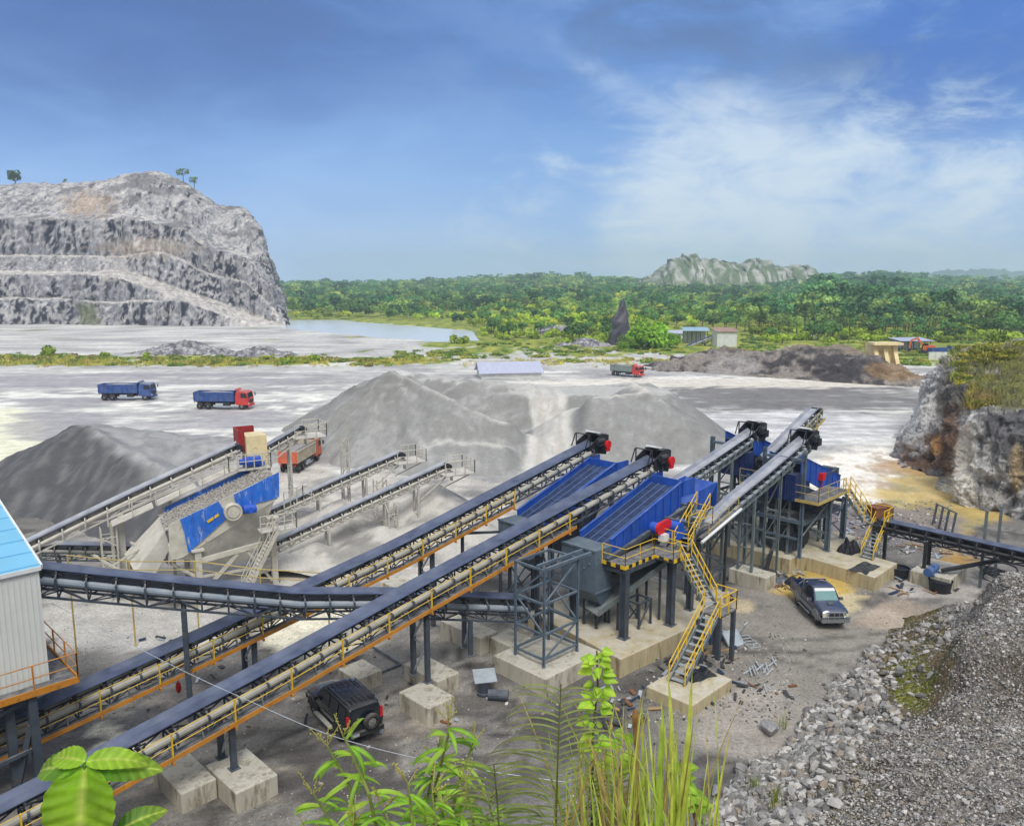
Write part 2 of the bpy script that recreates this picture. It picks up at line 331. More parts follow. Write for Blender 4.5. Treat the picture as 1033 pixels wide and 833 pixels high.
def gh(x, y):
    if y > 420: return hill(x, y)-.4
    z = .10*fbm(x*.12, y*.12, 1.)+.03*fbm(x*.7, y*.7, 2.)
    if y > 230:
        L = lake_in(x, y)
        if L > -1: z -= 1.6*sstep(-1, 1.5, L)
    if y < 24:
        z = max(z, 17.6-.82*max(y, -1)+.25*fbm(x*.4, y*.4, 5.)) if y < 21.4 else z
        if y < 21.4: z = min(z, 17.9)
    return z
C_LIGHT = hexc(192, 190, 184); C_PALE = hexc(234, 232, 222); C_GREY = hexc(160, 158, 156); C_DARK = hexc(118, 115, 110); C_BLACK = hexc(72, 69, 66); C_BROWN = hexc(148, 142, 133)
C_YEL = hexc(196, 168, 92); C_CREAM = hexc(228, 221, 197); C_RED = hexc(136, 84, 54); C_GRASS = hexc(108, 128, 44); C_GRAVEL = hexc(114, 111, 108)
def ell(px, py, cx, cy, rx, ry, n=0.):
    return sstep(1.15, .8, math.hypot((px-cx)/rx, (py-cy)/ry)+n)
def gcol(x, y):
    px, py = PX(x, y, 0); px0, py0 = px, py; k_ = 700./max(y, 25); px += k_*(.9*fbm(x*.35, y*.35, 91., 5)); py += k_*.45*fbm(x*.35, y*.35, 95., 5); n1 = fbm(x*.06, y*.06, 11.); n2 = fbm(x*.25, y*.25, 5.); n3 = fbm(x*1.1, y*1.1, 9.); sn = fbm(x*.035, y*.16, 21.); tr = fbm(x*.10+y*.02, y*.5, 31., 5)
    if y > 178:
        c = mixc(C_LIGHT, C_GREY, sstep(-.2, .5, n1)); c = mixc(c, C_PALE, sstep(0., .6, sn)*.6)
        g = sstep(.0, .25, n1+ell(px, py, 150, 364, 340, 5)*1.0-.55 + ell(px, py, 560, 350, 150, 10)*.9+ell(px, py, 720, 350, 60, 10)*.9+ell(px, py, 440, 361, 60, 3)*.4)
        if px > 480 and py < 352: g = max(g, sstep(.1, .3, n2*.6+.55))
        if px > 690 and py < 366: g = max(g, sstep(.0, .3, n2*.6+.45)*sstep(.1, .3, abs(py-352-(px-800)*.02)/8.))
        if py < 322 and px > 283: g = 1
        if py < 325 and px > 455: g = 1
        if py < 326 and px > 283: g = 1
        if py < 332 and px > 395: g = 1
        if px > 455 and py < 338: g = max(g, .9)
        return mixc(c, mixc(C_GRASS, hexc(170, 170, 70), sstep(-.3, .5, n2)), g)
    far = sstep(66, 88, y)
    # plant floor: dark fines and mud, trodden brown towards the pickup
    near = mixc(C_DARK, hexc(140, 136, 129), sstep(-.12, .26, n1*.6+n2*.6+n3*.35))
    near = mixc(near, C_BLACK, .8*sstep(.16, .36, n2+.6*n3+ell(px, py, 330, 800, 190, 60)*.35+ell(px, py, 600, 720, 90, 40)*.25-.12))
    near = mixc(near, hexc(84, 80, 76), sstep(.1, .3, fbm(x*.18, y*.3, 33., 5))*.6); near = mixc(near, C_BROWN, ell(px, py, 800, 690, 120, 110, n2*.3)*.85)
    near = mixc(near, hexc(172, 164, 154), ell(px, py, 780, 740, 70, 45, n2*.5)*.6)
    for q in ((170, 805, 30, 26), (330, 700, 60, 8), (412, 735, 46, 18), (250, 800, 46, 12), (300, 775, 26, 6), (480, 640, 60, 9), (150, 700, 70, 20)):
        near = mixc(near, hexc(178, 168, 152), ell(px, py, *q, n2*.6)*sstep(-.3, .3, n3)*.7)
    near = mixc(near, hexc(66, 62, 61), ell(px, py, 350, 742, 60, 12, n2*.3)*.4)  # darker patch of floor at the foot of the four-wheel drive
    for cx_, cy_, R_ in ((30., 60., 24.5), (-2., 8., 26.), (14., 75., 33.)):
        d_ = math.hypot(x-cx_, y-cy_)-R_+.5*n2; near = mixc(near, mixc(near, (.02, .02, .02), .45), max(sstep(.34, .1, abs(d_-.8)), sstep(.34, .1, abs(d_+.8)))*sstep(-.5, .2, n1+n3*.4))
    lite = mixc(C_LIGHT, C_GREY, sstep(-.3, .5, n1))
    lite = mixc(lite, C_PALE, sstep(.05, .45, sn+.3*tr)*.8); lite = mixc(lite, hexc(150, 146, 150), sstep(.15, .5, tr-.2*sn)*.75)
    c = mixc(near, lite, far)
    # fines between the old plant and the new one
    fin = ell(px, py, 330, 545, 230, 75, n2*.25); c = mixc(c, mixc(hexc(196, 190, 180), hexc(150, 146, 140), sstep(-.1, .5, n2+n3*.3)), fin)
    c = mixc(c, hexc(200, 196, 188), ell(px, py, 120, 640, 120, 40, n2*.7)*.75)
    c = mixc(c, C_DARK, ell(px, py, 130, 672, 120, 20, n2*.7)*.8)
    c = mixc(c, C_CREAM, ell(px, py, 320, 640, 62, 26, n2*.25)); c = mixc(c, C_CREAM, ell(px, py, 132, 752, 26, 10, n2*.4)); c = mixc(c, C_CREAM, ell(px, py, 110, 738, 14, 8, n2*.4))
    ln = abs(fbm(x*.035+.02*y, y*.11, 47., 3)); c = mixc(c, mixc(c, (.09, .088, .085), .55), far*sstep(.016, .004, ln)*sstep(-.25, .1, n1)*.9); ln = abs(fbm(x*.06-.03*y, y*.16, 57., 3)); c = mixc(c, (.62, .61, .58), far*sstep(.02, .006, ln)*.6)
    # pale settled slurry far left, dark wet tracks
    c = mixc(c, hexc(228, 226, 200), ell(px, py, 0, 440, 52, 30, n2*.2))
    for q in ((150, 428, 50, 7), (235, 445, 60, 8), (120, 408, 220, 7), (60, 398, 90, 5), (300, 405, 60, 8)):
        c = mixc(c, C_PALE, ell(px, py, *q, sn*1.2)*sstep(-.3, .2, n2+sn)*.9)
    for q in ((110, 384, 170, 7), (60, 425, 44, 30), (185, 430, 90, 8), (250, 418, 50, 4)):
        c = mixc(c, hexc(158, 154, 158), ell(px, py, *q, sn*.9)*.75)
    # right: dark gravel bands, white slurry flats, ochre water by the cliff
    c = mixc(c, C_GRAVEL, ell(px, py, 800, 401, 150, 14, tr*.9)*.85)
    c = mixc(c, mixc(hexc(186, 184, 184), hexc(226, 224, 222), sstep(-.1, .4, tr)), ell(px, py, 790, 432, 130, 18, n2*.3)*.9)
    c = mixc(c, hexc(222, 214, 200), ell(px, py, 760, 386, 240, 5, n2*.2)*.8)
    c = mixc(c, mixc(hexc(240, 234, 222), hexc(190, 172, 150), sstep(.05, .5, n2+.4*n3)), ell(px, py, 880, 483, 82, 30, n2*.3))
    c = mixc(c, mixc(C_YEL, hexc(160, 150, 100), sstep(-.2, .5, n2)), ell(px, py, 945, 505, 62, 40, n2*.35)*.85)
    c = mixc(c, hexc(176, 138, 92), ell(px, py, 920, 470, 46, 8, n2*.4)*.7)
    c = mixc(c, hexc(128, 122, 124), ell(px, py, 905, 528, 74, 18, n2*.4)*.85)
    c = mixc(c, C_YEL, ell(px, py, 822, 590, 40, 16, n2*.35)); c = mixc(c, hexc(206, 190, 150), ell(px, py, 852, 606, 24, 9, n2*.5)*.8)
    c = mixc(c, hexc(188, 170, 150), ell(px, py, 905, 622, 40, 14, n2*.7)*.6); c = mixc(c, hexc(200, 184, 150), ell(px, py, 738, 612, 22, 7, n2*.5)*.8)
    c = mixc(c, hexc(188, 148, 74), ell(px, py, 965, 563, 24, 7, n2*.9+n3*.4)*.75); c = mixc(c, hexc(190, 182, 176), ell(px, py, 950, 592, 60, 12, n2*.5)*.7)
    return c
def ground():
    xs = axis([(-3200, -400, 500, .85), (-400, -110, 14, .97), (-110, -44, 1.1, 1), (-44, 46, .42, 1), (46, 112, 1.1, 1), (112, 400, 6, 1.04), (400, 3200, 40, 1.25)])
    ys = axis([(-300, -10, 60, .8), (-10, 23, .7, 1), (23, 70, .42, 1), (70, 130, .8, 1), (130, 200, 1.4, 1), (200, 420, 3., 1), (420, 1700, 20, 1.03), (1700, 6000, 150, 1.3)])
    g = [[(x, y, gh(x, y)) for x in xs] for y in ys]; c = [[gcol(x, y) for x in xs] for y in ys]
    struct(sheet('ground', g, c, 'ground'))
ground()
# ---------------------------------------------------------------- the lake
def lake():
    m, nt, bs = _nt('lake_water'); bs.inputs['Base Color'].default_value = (*hexc(214, 220, 220), 1); bs.inputs['Roughness'].default_value = .2; bs.inputs['Specular IOR Level'].default_value = .5
    nz = _n(nt, 'ShaderNodeTexNoise'); nz.inputs['Scale'].default_value = .5; nz.inputs['Detail'].default_value = 4; tc = _n(nt, 'ShaderNodeTexCoord'); nt.links.new(tc.outputs['Object'], nz.inputs['Vector'])
    b = _n(nt, 'ShaderNodeBump'); b.inputs['Strength'].default_value = .15; b.inputs['Distance'].default_value = .1; nt.links.new(nz.outputs[0], b.inputs['Height']); nt.links.new(b.outputs[0], bs.inputs['Normal']); MATS['lake_water'] = m
    b = MB(); b.add([(-150, 222, -.45), (15, 222, -.45), (15, 425, -.45), (-150, 425, -.45)], [(0, 1, 2, 3)]); struct(b.build('lake_water', 'lake_water'))
lake()
# ================================================================ heaps of crushed stone
def ridged(x, y, z, o=4): return N.ridged_multi_fractal(Vector((x, y, z)), .9, 2.1, o, 1., 2.)
def heap(name, label, box, step, hf, cf, cat='stockpile', group=None, m='heap'):
    x0, x1, y0, y1 = box; nx = int((x1-x0)/step)+1; ny = int((y1-y0)/step)+1; g = []; c = []
    for j in range(ny):
        y = y0+j*step; r = []; k = []
        for i in range(nx):
            x = x0+i*step; z = hf(x, y); r.append((x, y, max(z, -.25))); k.append(cf(x, y, z))
        g.append(r); c.append(k)
    o = sheet(name, g, c, m); me = o.data
    # drop the faces that lie wholly under the yard
    import bmesh
    bm = bmesh.new(); bm.from_mesh(me); dead = [f for f in bm.faces if all(v.co.z <= -.24 for v in f.verts)]; bmesh.ops.delete(bm, geom=dead, context='FACES')
    cx, cy = (x0+x1)/2, (y0+y1)/2
    bmesh.ops.translate(bm, vec=(-cx, -cy, 0), verts=bm.verts); bm.to_mesh(me); bm.free(); o.location = (cx, cy, 0)
    return tag(o, label, cat, group)
def seg(x, y, a, b, sl, top=0.):
    """height of a heap with a crest from a to b, sides falling at slope sl"""
    ax, ay, az = a; bx, by, bz = b; dx, dy = bx-ax, by-ay; l2 = dx*dx+dy*dy; t = 0 if l2 == 0 else max(0, min(1, ((x-ax)*dx+(y-ay)*dy)/l2))
    d = math.hypot(x-ax-t*dx, y-ay-t*dy); return az+(bz-az)*t-sl*max(0, d-top)
def smax(vals, k=.5):
    m = max(vals); return m+k*math.log(sum(math.exp((v-m)/k) for v in vals))
def V3(px, py, Y): q = D(px, py, Y); return (q.x, q.y, q.z)
pk = V3(88, 424, 80); 
def h_dark(x, y):
    h = smax([seg(x, y, pk, V3(140, 452, 71), .62), seg(x, y, V3(140, 452, 71), V3(178, 470, 66), .60), seg(x, y, V3(95, 426, 82), V3(215, 440, 88), .55, 3.), seg(x, y, V3(60, 440, 76), V3(30, 452, 80), .52)], .35)
    return h-.6+.34*fbm(x*.22, y*.22, 4.)+.16*fbm(x*.9, y*.35, 8.)+.10*(ridged(x*.8+y*.3, y*.25, 3.)-1)
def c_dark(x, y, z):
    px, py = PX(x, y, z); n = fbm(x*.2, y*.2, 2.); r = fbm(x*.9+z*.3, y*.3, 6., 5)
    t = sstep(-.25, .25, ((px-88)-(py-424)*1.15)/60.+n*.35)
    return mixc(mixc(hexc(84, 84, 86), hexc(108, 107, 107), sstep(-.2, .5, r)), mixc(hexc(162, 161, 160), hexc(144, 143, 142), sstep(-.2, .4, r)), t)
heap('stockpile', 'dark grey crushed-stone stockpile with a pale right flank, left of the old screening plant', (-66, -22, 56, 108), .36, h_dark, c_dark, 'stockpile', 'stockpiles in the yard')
A1 = V3(395, 371, 101); A2 = V3(340, 400, 108)
def h_big(x, y):
    ang = math.atan2(y-A1[1], x-A1[0]); rr = math.hypot(x-A1[0], y-A1[1]); gul = .6*sstep(1.5, 6, rr)*sstep(26, 14, rr)*(ridged(math.cos(ang)*3.2, math.sin(ang)*3.2, rr*.03)-1.1)
    fl = [seg(x, y, A1, V3(372, 380, 104), .62), seg(x, y, A1, V3(455, 402, 93), .60), seg(x, y, V3(455, 402, 93), V3(525, 430, 90), .55), seg(x, y, A2, V3(372, 380, 104), .55), seg(x, y, V3(420, 376, 112), V3(525, 386, 112), .62, 2.),
          seg(x, y, V3(440, 440, 86), V3(505, 446, 86), .5), seg(x, y, V3(370, 428, 92), V3(450, 436, 88), .5)]
    pl = seg(x, y, V3(520, 392, 112), V3(640, 392, 108), .7, 5.); rp = [seg(x, y, V3(640, 384, 104), V3(668, 400, 96), .62), seg(x, y, V3(600, 396, 96), V3(655, 392, 98), .6), seg(x, y, V3(590, 388, 120), V3(650, 384, 118), .6, 1.)]
    h = smax(fl+[pl]+rp, .22)-.35
    # the haul ramp up between the two heaps
    d = abs(x-(3.9+.9*math.sin((y-84)*.09))); zr = max(-.3, min(h, (y-83)*.27)) if y < 112 else h
    if 82 < y < 112: h = lerp(min(h, max(zr, -.2)), h, sstep(2.4, 4.6, d))
    return h+gul+.22*fbm(x*.16, y*.16, 14.)+.10*fbm(x*1.1, y*.7, 18.)+.12*(ridged(x*.5, y*.4, 13.)-1)*sstep(.5, 3., h)
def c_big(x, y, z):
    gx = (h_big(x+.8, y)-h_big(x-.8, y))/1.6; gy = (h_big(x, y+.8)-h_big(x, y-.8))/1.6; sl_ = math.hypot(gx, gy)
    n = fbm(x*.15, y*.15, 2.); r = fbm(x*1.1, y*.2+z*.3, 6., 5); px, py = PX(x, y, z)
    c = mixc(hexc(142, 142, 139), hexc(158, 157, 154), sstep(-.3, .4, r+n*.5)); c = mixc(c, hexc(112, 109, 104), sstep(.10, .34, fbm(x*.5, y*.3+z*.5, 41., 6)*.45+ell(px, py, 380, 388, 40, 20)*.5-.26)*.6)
    c = mixc(c, hexc(186, 184, 178), sstep(.42, .22, sl_+.15*n)*.85); c = mixc(c, hexc(124, 123, 120), sstep(.52, .66, sl_+.12*r)*.55)  # slope shading put into the colour: flat tops lighter, steep faces darker
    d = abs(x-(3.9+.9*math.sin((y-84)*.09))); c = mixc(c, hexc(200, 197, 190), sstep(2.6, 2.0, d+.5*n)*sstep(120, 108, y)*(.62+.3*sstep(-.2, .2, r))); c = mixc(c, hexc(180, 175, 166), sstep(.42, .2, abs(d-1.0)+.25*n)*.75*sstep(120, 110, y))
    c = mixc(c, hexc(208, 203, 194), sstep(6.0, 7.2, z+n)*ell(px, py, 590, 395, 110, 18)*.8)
    return c
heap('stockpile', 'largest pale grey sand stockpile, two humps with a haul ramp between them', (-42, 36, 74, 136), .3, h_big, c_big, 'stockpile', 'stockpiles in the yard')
cones = [(440, 484, 63, .66), (396, 486, 66.5, .6), (345, 502, 62, .5), (316, 484, 73, .62), (300, 512, 62, .5), (385, 528, 58, .45), (424, 522, 59, .5), (318, 545, 55, .5), (352, 548, 55.5, .45), (290, 556, 53.5, .5), (440, 520, 61, .5)]
CONE3 = [(V3(a, b, Y), s) for a, b, Y, s in cones]
def h_fines(x, y):
    h = smax([seg(x, y, p, p, s) for p, s in CONE3]+[-1.5], .18)-.1
    return h+.18*fbm(x*.35, y*.35, 24.)+.06*fbm(x*1.3, y*1.3, 28.)
def c_fines(x, y, z):
    n = fbm(x*.3, y*.3, 12.); return mixc(hexc(196, 192, 184), hexc(152, 149, 143), sstep(-.15, .4, n+.4*fbm(x*1.2, y*1.2, 3.)))
heap('stockpile', 'low pale heaps of fines under the two beige stacker conveyors', (-30, 3, 52, 92), .4, h_fines, c_fines, 'stockpile', 'stockpiles in the yard')
# ================================================================ rock faces built from surveyed profiles
def catmull(p, t):
    n = len(p)-1; i = min(int(t), n-1); f = t-i; a, b, c, d = p[max(i-1, 0)], p[i], p[i+1], p[min(i+2, n)]
    return tuple(.5*((2*b[k])+(-a[k]+c[k])*f+(2*a[k]-5*b[k]+4*c[k]-d[k])*f*f+(-a[k]+3*b[k]-3*c[k]+d[k])*f*f*f) for k in range(len(a)))
def plin(p, t):
    n = len(p)-1; i = min(int(t), n-1); f = t-i; return tuple(p[i][k]+(p[i+1][k]-p[i][k])*f for k in range(len(p[0])))
def face(name, cols, nu, nv, disp, cf, m, label=None, cat=None, lin=True):
    """cols: [(px, [(py, Y), ...])] from the foot to the top (and over the back)"""
    P_ = [[tuple(D(px, py, Y)) for py, Y in pr] for px, pr in cols]; K = len(P_[0]); g = []; c = []
    for j in range(nv+1):
        tv = (K-1)*j/nv; row = [plin(p, tv) if lin else catmull(p, tv) for p in P_]; r = []; k = []
        for i in range(nu+1):
            q = catmull(row, (len(cols)-1)*i/nu); r.append(q)
        g.append(r)
    # normals by finite differences, then weathering
    A = np.array(g); du = np.gradient(A, axis=1); dv = np.gradient(A, axis=0); nn = np.cross(du, dv); nn /= np.linalg.norm(nn, axis=2, keepdims=True)+1e-9
    for j in range(nv+1):
        k = []
        for i in range(nu+1):
            p = A[j, i]; nr = nn[j, i]; steep = 1-abs(nr[2]); d, cc = disp(p, steep, j/nv*(K-1)), None
            A[j, i] = p+nr*d
            k.append(cf(A[j, i], steep, d, j/nv*(K-1)))
        c.append(k)
    o = sheet(name, A, c, m, smooth=False)
    if label: tag(o, label, cat)
    else: struct(o)
    return o
def ridged(x, y, z, o=4): return N.ridged_multi_fractal(Vector((x, y, z)), .9, 2.1, o, 1., 2.)
# ---- the terraced quarry hill at the left
def q_disp(p, st, v):
    x, y, z = p; return 3.2*st*fbm(x*.06, y*.06, z*.02, 5)+3.2*st*(ridged(x*.13, y*.13, z*.03)-1.)+1.5*(.25+.75*min(1, st*2))*fbm(x*.11, y*.11, z*.11, 6)+1.1*st*fbm(x*.5, y*.3, z*.12, 4)+.7*(ridged(x*.16, y*.1, z*.05)-1)*(1-st)
def q_col(p, st, d, v):
    x, y, z = p; n = fbm(x*.03, y*.03, z*.05, 5); n2 = fbm(x*.22, y*.1, z*.05, 6); n3 = fbm(x*.4, y*.4, z*.4, 5); px, py = PX(*p)
    rock = mixc(hexc(140, 138, 141), hexc(44, 44, 52), sstep(-.08, .24, fbm(x*.35, y*.15, z*.035, 6)+n*.5)); rock = mixc(rock, hexc(200, 196, 193), sstep(.02, .26, n3+n*.3)*.6)
    flat = mixc(hexc(200, 194, 187), hexc(172, 166, 160), sstep(-.15, .35, n3+n*.6)); scree = mixc(hexc(184, 180, 176), hexc(128, 125, 127), sstep(-.12, .28, n3*.8+n2*.5)); flat = mixc(flat, scree, sstep(6.6, 7.4, v))
    c = mixc(flat, rock, sstep(.12, .42, st+n3*.2+(.25*sstep(.1, .3, n2) if v > 7 else 0))); c = mixc(c, hexc(112, 108, 108), sstep(.05, .25, fbm(x*.06, z*.22, 17., 5)+ell(px, py, 150, 188, 46, 12)*.5-.18)*.75 if v > 7 else 0)
    c = mixc(c, hexc(178, 150, 118), ell(px, py, 90, 206, 24, 12, n3)*.55); c = mixc(c, hexc(200, 184, 166), ell(px, py, 150, 250, 46, 9, n3)*.5)
    if v < 5.2 and 100 < px < 292: c = mixc(c, flat, sstep(7, 4, abs(py-rampc(px))))
    return mixc(c, hexc(96, 104, 58), ell(px, py, 88, 318, 14, 13, n)*.7)
def rampc(px): return max(278, ramp_y(px))
def ramp_y(px): return 276+max(0, px-122)*.345 if px < 330 else 350
Q = []
for px, top, ys in ((-560, 250, None), (-460, 215, None), (-330, 205, None), (-200, 197, None), (-90, 192, None), (-40, 188, None), (0, 186, None), (30, 185, None), (60, 184, None), (90, 182, None), (118, 180, None), (135, 174, None), (160, 174, None), (185, 182, None), (205, 197, None), (225, 207, None), (246, 210, None), (258, 226, None), (268, 250, None), (277, 282, None), (284, 310, None), (290, 336, None)):
    rz = max(276, ramp_y(px)); rz = min(rz, 333); fy = 331 if px < 120 else lerp(331, 336, (px-120)/170)
    b0 = 372 if px < 60 else lerp(372, 350, min(1, (px-60)/230.))       # distance of the foot
    l1 = 302 if px < 70 else min(fy-1, max(304, rz+lerp(20, 1, min(1, (px-70)/110.))))    # lower bench
    top_r = max(top, 0); up = lerp(rz, top, .30) if px > 150 else 256
    up = min(up, rz-1); u2 = lerp(rz, top, .55); u3 = lerp(rz, top, .62)
    if px < 150: up = 258; u2 = 222; u3 = 214
    rw = .8 if px < 110 else 4. if px < 280 else 2.; l1 = min(fy-.5, max(l1, rz+rw+1)) if px >= 110 else l1
    end = max(0, (px-246)/44.)
    k = 1-.55*min(1, end)
    wb = lambda k_: 2.6*N.noise(Vector((px*.045, k_*7.3, 1.7)))
    l1 += wb(1)*(px < 130); up += wb(2); u2 += 1.5*wb(3); u3 += 1.5*wb(3); top += .8*wb(4) if px < 240 else 0
    Q.append((px, [(fy, b0), (l1+.6, b0+6*k), (l1-.6, b0+15*k), (rz+rw, b0+19*k), (rz-rw, b0+36*k), (up+.9, b0+43*k), (up-.5, b0+49*k), (u2, b0+54*k), (u3, b0+66*k), (lerp(u3, top, .75), b0+92*k), (top+3, b0+100*k), (top, b0+106*k), (top+8, b0+140*k), (top+20, b0+170*k)]))
face('quarry_hill', Q, 500, 200, q_disp, q_col, 'farrock', 'terraced grey quarry hill with a pale haul road climbing its stepped rock faces', 'rock hill')
# ---- cliff at the right edge
def c_disp(p, st, v):
    x, y, z = p; return 1.2*fbm(x*.16, y*.16, z*.12, 5)+1.2*st*(ridged(x*.32, y*.32, z*.2)-1)+.5*(ridged(x*.8, y*.8, z*.6)-1)+.22*fbm(x*1.3, y*1.3, z*1.1, 4)
def c_col(p, st, d, v):
    x, y, z = p; px, py = PX(*p); n = fbm(x*.15, y*.15, z*.15, 5); n2 = fbm(x*.6, y*.6, z*.5, 5)
    c = mixc(hexc(192, 190, 187), hexc(108, 107, 108), sstep(-.2, .35, n+n2*.8)); c = mixc(c, hexc(206, 202, 196), sstep(.1, .5, n2-n*.3)*.6)
    c = mixc(c, hexc(84, 78, 70), ell(px, py, 962, 398, 20, 30, n*.7)*.7)
    c = mixc(c, mixc(hexc(116, 94, 78), hexc(84, 70, 62), sstep(-.2, .4, n2)), max(ell(px, py, 938, 458, 34, 24, n*.4), ell(px, py, 960, 432, 10, 30, n*.4))); c = mixc(c, hexc(190, 146, 92), ell(px, py, 944, 448, 5, 9, n*.5)*.7)
    c = mixc(c, hexc(214, 208, 196), max(ell(px, py, 974, 468, 11, 44, n*.4), ell(px, py, 966, 498, 20, 10, n*.4))*.85); c = mixc(c, hexc(186, 162, 118), ell(px, py, 1026, 470, 9, 34, n*.4)*.7)
    c = mixc(c, hexc(196, 196, 196), ell(px, py, 922, 428, 14, 30, n*.5)*.6)
    g = max(ell(px, py, 1008, 390, 46, 24, n*.5+n2*.5), ell(px, py, 1022, 362, 60, 20, n*.4+n2*.3)); c = mixc(c, mixc(hexc(92, 92, 46), hexc(122, 122, 56), sstep(-.3, .4, n2)), g*.95); c = mixc(c, hexc(120, 96, 56), ell(px, py, 985, 404, 18, 8, n)*.5)
    return c
CL = [(884, [(475, 88), (474.5, 89), (474, 90), (473, 92), (472, 94), (471, 98), (471, 102), (474, 110)]), (905, [(478, 85.5), (472, 87), (467, 88.5), (462, 90), (456, 92), (452, 97), (453, 102), (470, 112)]), (920, [(480, 84.5), (468, 86.5), (454, 89), (443, 91), (430, 93), (422, 98), (424, 104), (460, 114)]), (938, [(483, 82.5), (467, 85.5), (446, 89), (425, 91.5), (402, 94), (392, 100), (394, 106), (450, 118)]),
      (955, [(494, 77), (474, 81), (448, 86), (418, 90.5), (388, 94), (371, 102), (372, 110), (440, 125)]), (966, [(507, 71), (474, 73), (444, 76), (418, 85), (388, 92), (362, 103), (361, 112), (430, 130)]), (985, [(515, 69), (470, 70.5), (424, 72.5), (411, 81), (386, 90.5), (355, 104), (353, 115), (420, 140)]), (1005, [(520, 68), (470, 69.5), (414, 71.5), (408, 81), (384, 90), (351, 105), (348, 118), (410, 145)]), (1033, [(527, 66), (470, 67.5), (413, 70), (404, 81), (380, 90), (347, 106), (344, 120), (400, 150)]),
      (1080, [(536, 64), (470, 65.5), (411, 68), (400, 81), (376, 90), (342, 106), (338, 122), (400, 150)]), (1140, [(545, 62), (470, 63), (408, 66), (396, 80), (370, 90), (338, 106), (334, 122), (400, 150)])]
face('rock_cliff', CL, 200, 160, c_disp, c_col, 'rockface', 'grey rock cliff with a red-brown dirt slide and grass on top, at the right edge', 'rock cliff')
# ---- rubble berm across the yard
def b_disp(p, st, v):
    x, y, z = p; k = min(1, v)*min(1, max(0, 5.2-v)); return k*(1.3*fbm(x*.10, y*.10, z*.15, 5)+.8*(ridged(x*.2, y*.2, z*.25)-1)+.4*fbm(x*.5, y*.5, z*.6, 4))
def b_col(p, st, d, v):
    x, y, z = p; px, py = PX(*p); n = fbm(x*.09, y*.09, z*.1, 5); n2 = fbm(x*.5, y*.5, z*.5, 5)
    c = mixc(hexc(76, 72, 72), hexc(146, 138, 130), sstep(-.25, .4, n+n2*.8)); c = mixc(c, hexc(166, 160, 156), ell(px, py, 738, 368, 26, 12, n*.6)*.8); c = mixc(c, hexc(158, 128, 88), ell(px, py, 912, 374, 30, 12, n*.6)*.6)
    return mixc(c, hexc(150, 134, 110), sstep(2.6, 3.2, v)*ell(px, py, 840, 352, 90, 8, n)*.6)
BR = [(640, [(372, 184), (371.5, 185), (371, 186), (371, 188), (371.5, 192), (372.5, 200)]), (672, [(375, 178), (371, 180), (367, 182), (365, 186), (366, 194), (371, 206)]), (700, [(377, 176), (371, 178), (363, 181), (358, 185), (359, 194), (369, 206)]), (735, [(380, 171), (371, 174), (360, 177), (353, 182), (354, 192), (370, 206)]), (770, [(382, 167), (371, 170), (361, 173), (356, 178), (356, 190), (371, 204)]), (805, [(384, 163), (372, 166), (361, 169), (353, 174), (354, 187), (372, 200)]), (840, [(387, 159), (375, 162), (363, 165), (352, 171), (354, 184), (374, 197)]), (875, [(390, 155), (378, 158), (367, 161), (358, 167), (360, 179), (377, 192)]), (905, [(392, 152), (382, 155), (374, 158), (367, 164), (369, 175), (380, 187)]), (925, [(393, 150), (388, 152), (383, 155), (379, 160), (380, 170), (384, 180)]), (948, [(395, 147), (394.5, 148), (394, 149), (393, 152), (392, 160), (391, 170)])]
face('rubble_bank', BR, 190, 46, b_disp, b_col, 'rockface', 'long dark rubble bank across the yard beneath the far trees', 'rubble bank', lin=False)
# ---- gravel fill in the right foreground
TX, TY = 6.8, 27.0; TDX, TDY = .675, .738
def emb(x, y):
    s = (x-TX)*TDX+(y-TY)*TDY; d = (x-TX)*TDY-(y-TY)*TDX
    d += .7*fbm(s*.22, 3.3)+.35*fbm(x*.6, y*.6, 2.)
    wob = 1.2*fbm(s*.18, 7.7)
    h = .70*min(d, 4.)+.46*max(0, min(d-4., 5))+.34*max(0, d-9)
    h += 2.3*sstep(4.6+wob, 6.4+wob, d)*sstep(6., 11., s)
    h = smin(h, (26.5-s+.25*max(0, d)+fbm(d*.3, 1.)*.8)*.8, .8)
    return h, s, d
def smin(a, b, k): h = max(k-abs(a-b), 0)/k; return min(a, b)-h*h*k*.25
def embz(x, y):
    h, s, d = emb(x, y); z = h+.16*fbm(x*.5, y*.5, 40.)+.10*fbm(x*1.6, y*1.6, 44.)
    base = 17.6-.82*max(y, -1)
    if y < 21.4: z = max(z, base-.5) if d > 0 else z
    return z
def embankment():
    xs = axis([(4, 26, .2, 1), (26, 75, .4, 1.03)]); ys = axis([(2, 15, .5, 1), (15, 47, .2, 1)]); g = []; c = []
    for y in ys:
        r = []; k = []
        for x in xs:
            z = embz(x, y); h, s, d = emb(x, y); r.append((x, y, max(z, -.3))); n = fbm(x*.2, y*.2, 51.); n2 = fbm(x*.9, y*.9, 53.)
            px, py = PX(x, y, z); q = mixc(hexc(140, 133, 124), hexc(104, 98, 92), sstep(-.3, .4, n+n2*.5)); q = mixc(q, hexc(112, 98, 80), sstep(0., .5, n2+n)*.35)
            q = mixc(q, mixc(hexc(120, 104, 74), hexc(98, 92, 50), sstep(-.2, .3, n2)), ell(px, py, 922, 664, 42, 62, n*.4)*.9); q = mixc(q, hexc(120, 122, 44), ell(px, py, 918, 688, 22, 28, n*.6)*.85); q = mixc(q, hexc(104, 98, 60), ell(px, py, 850, 800, 50, 50, n*.9)*.55)
            k.append(q)
        g.append(r); c.append(k)
    struct(sheet('gravel_embankment', g, c, 'gravel'))
embankment()
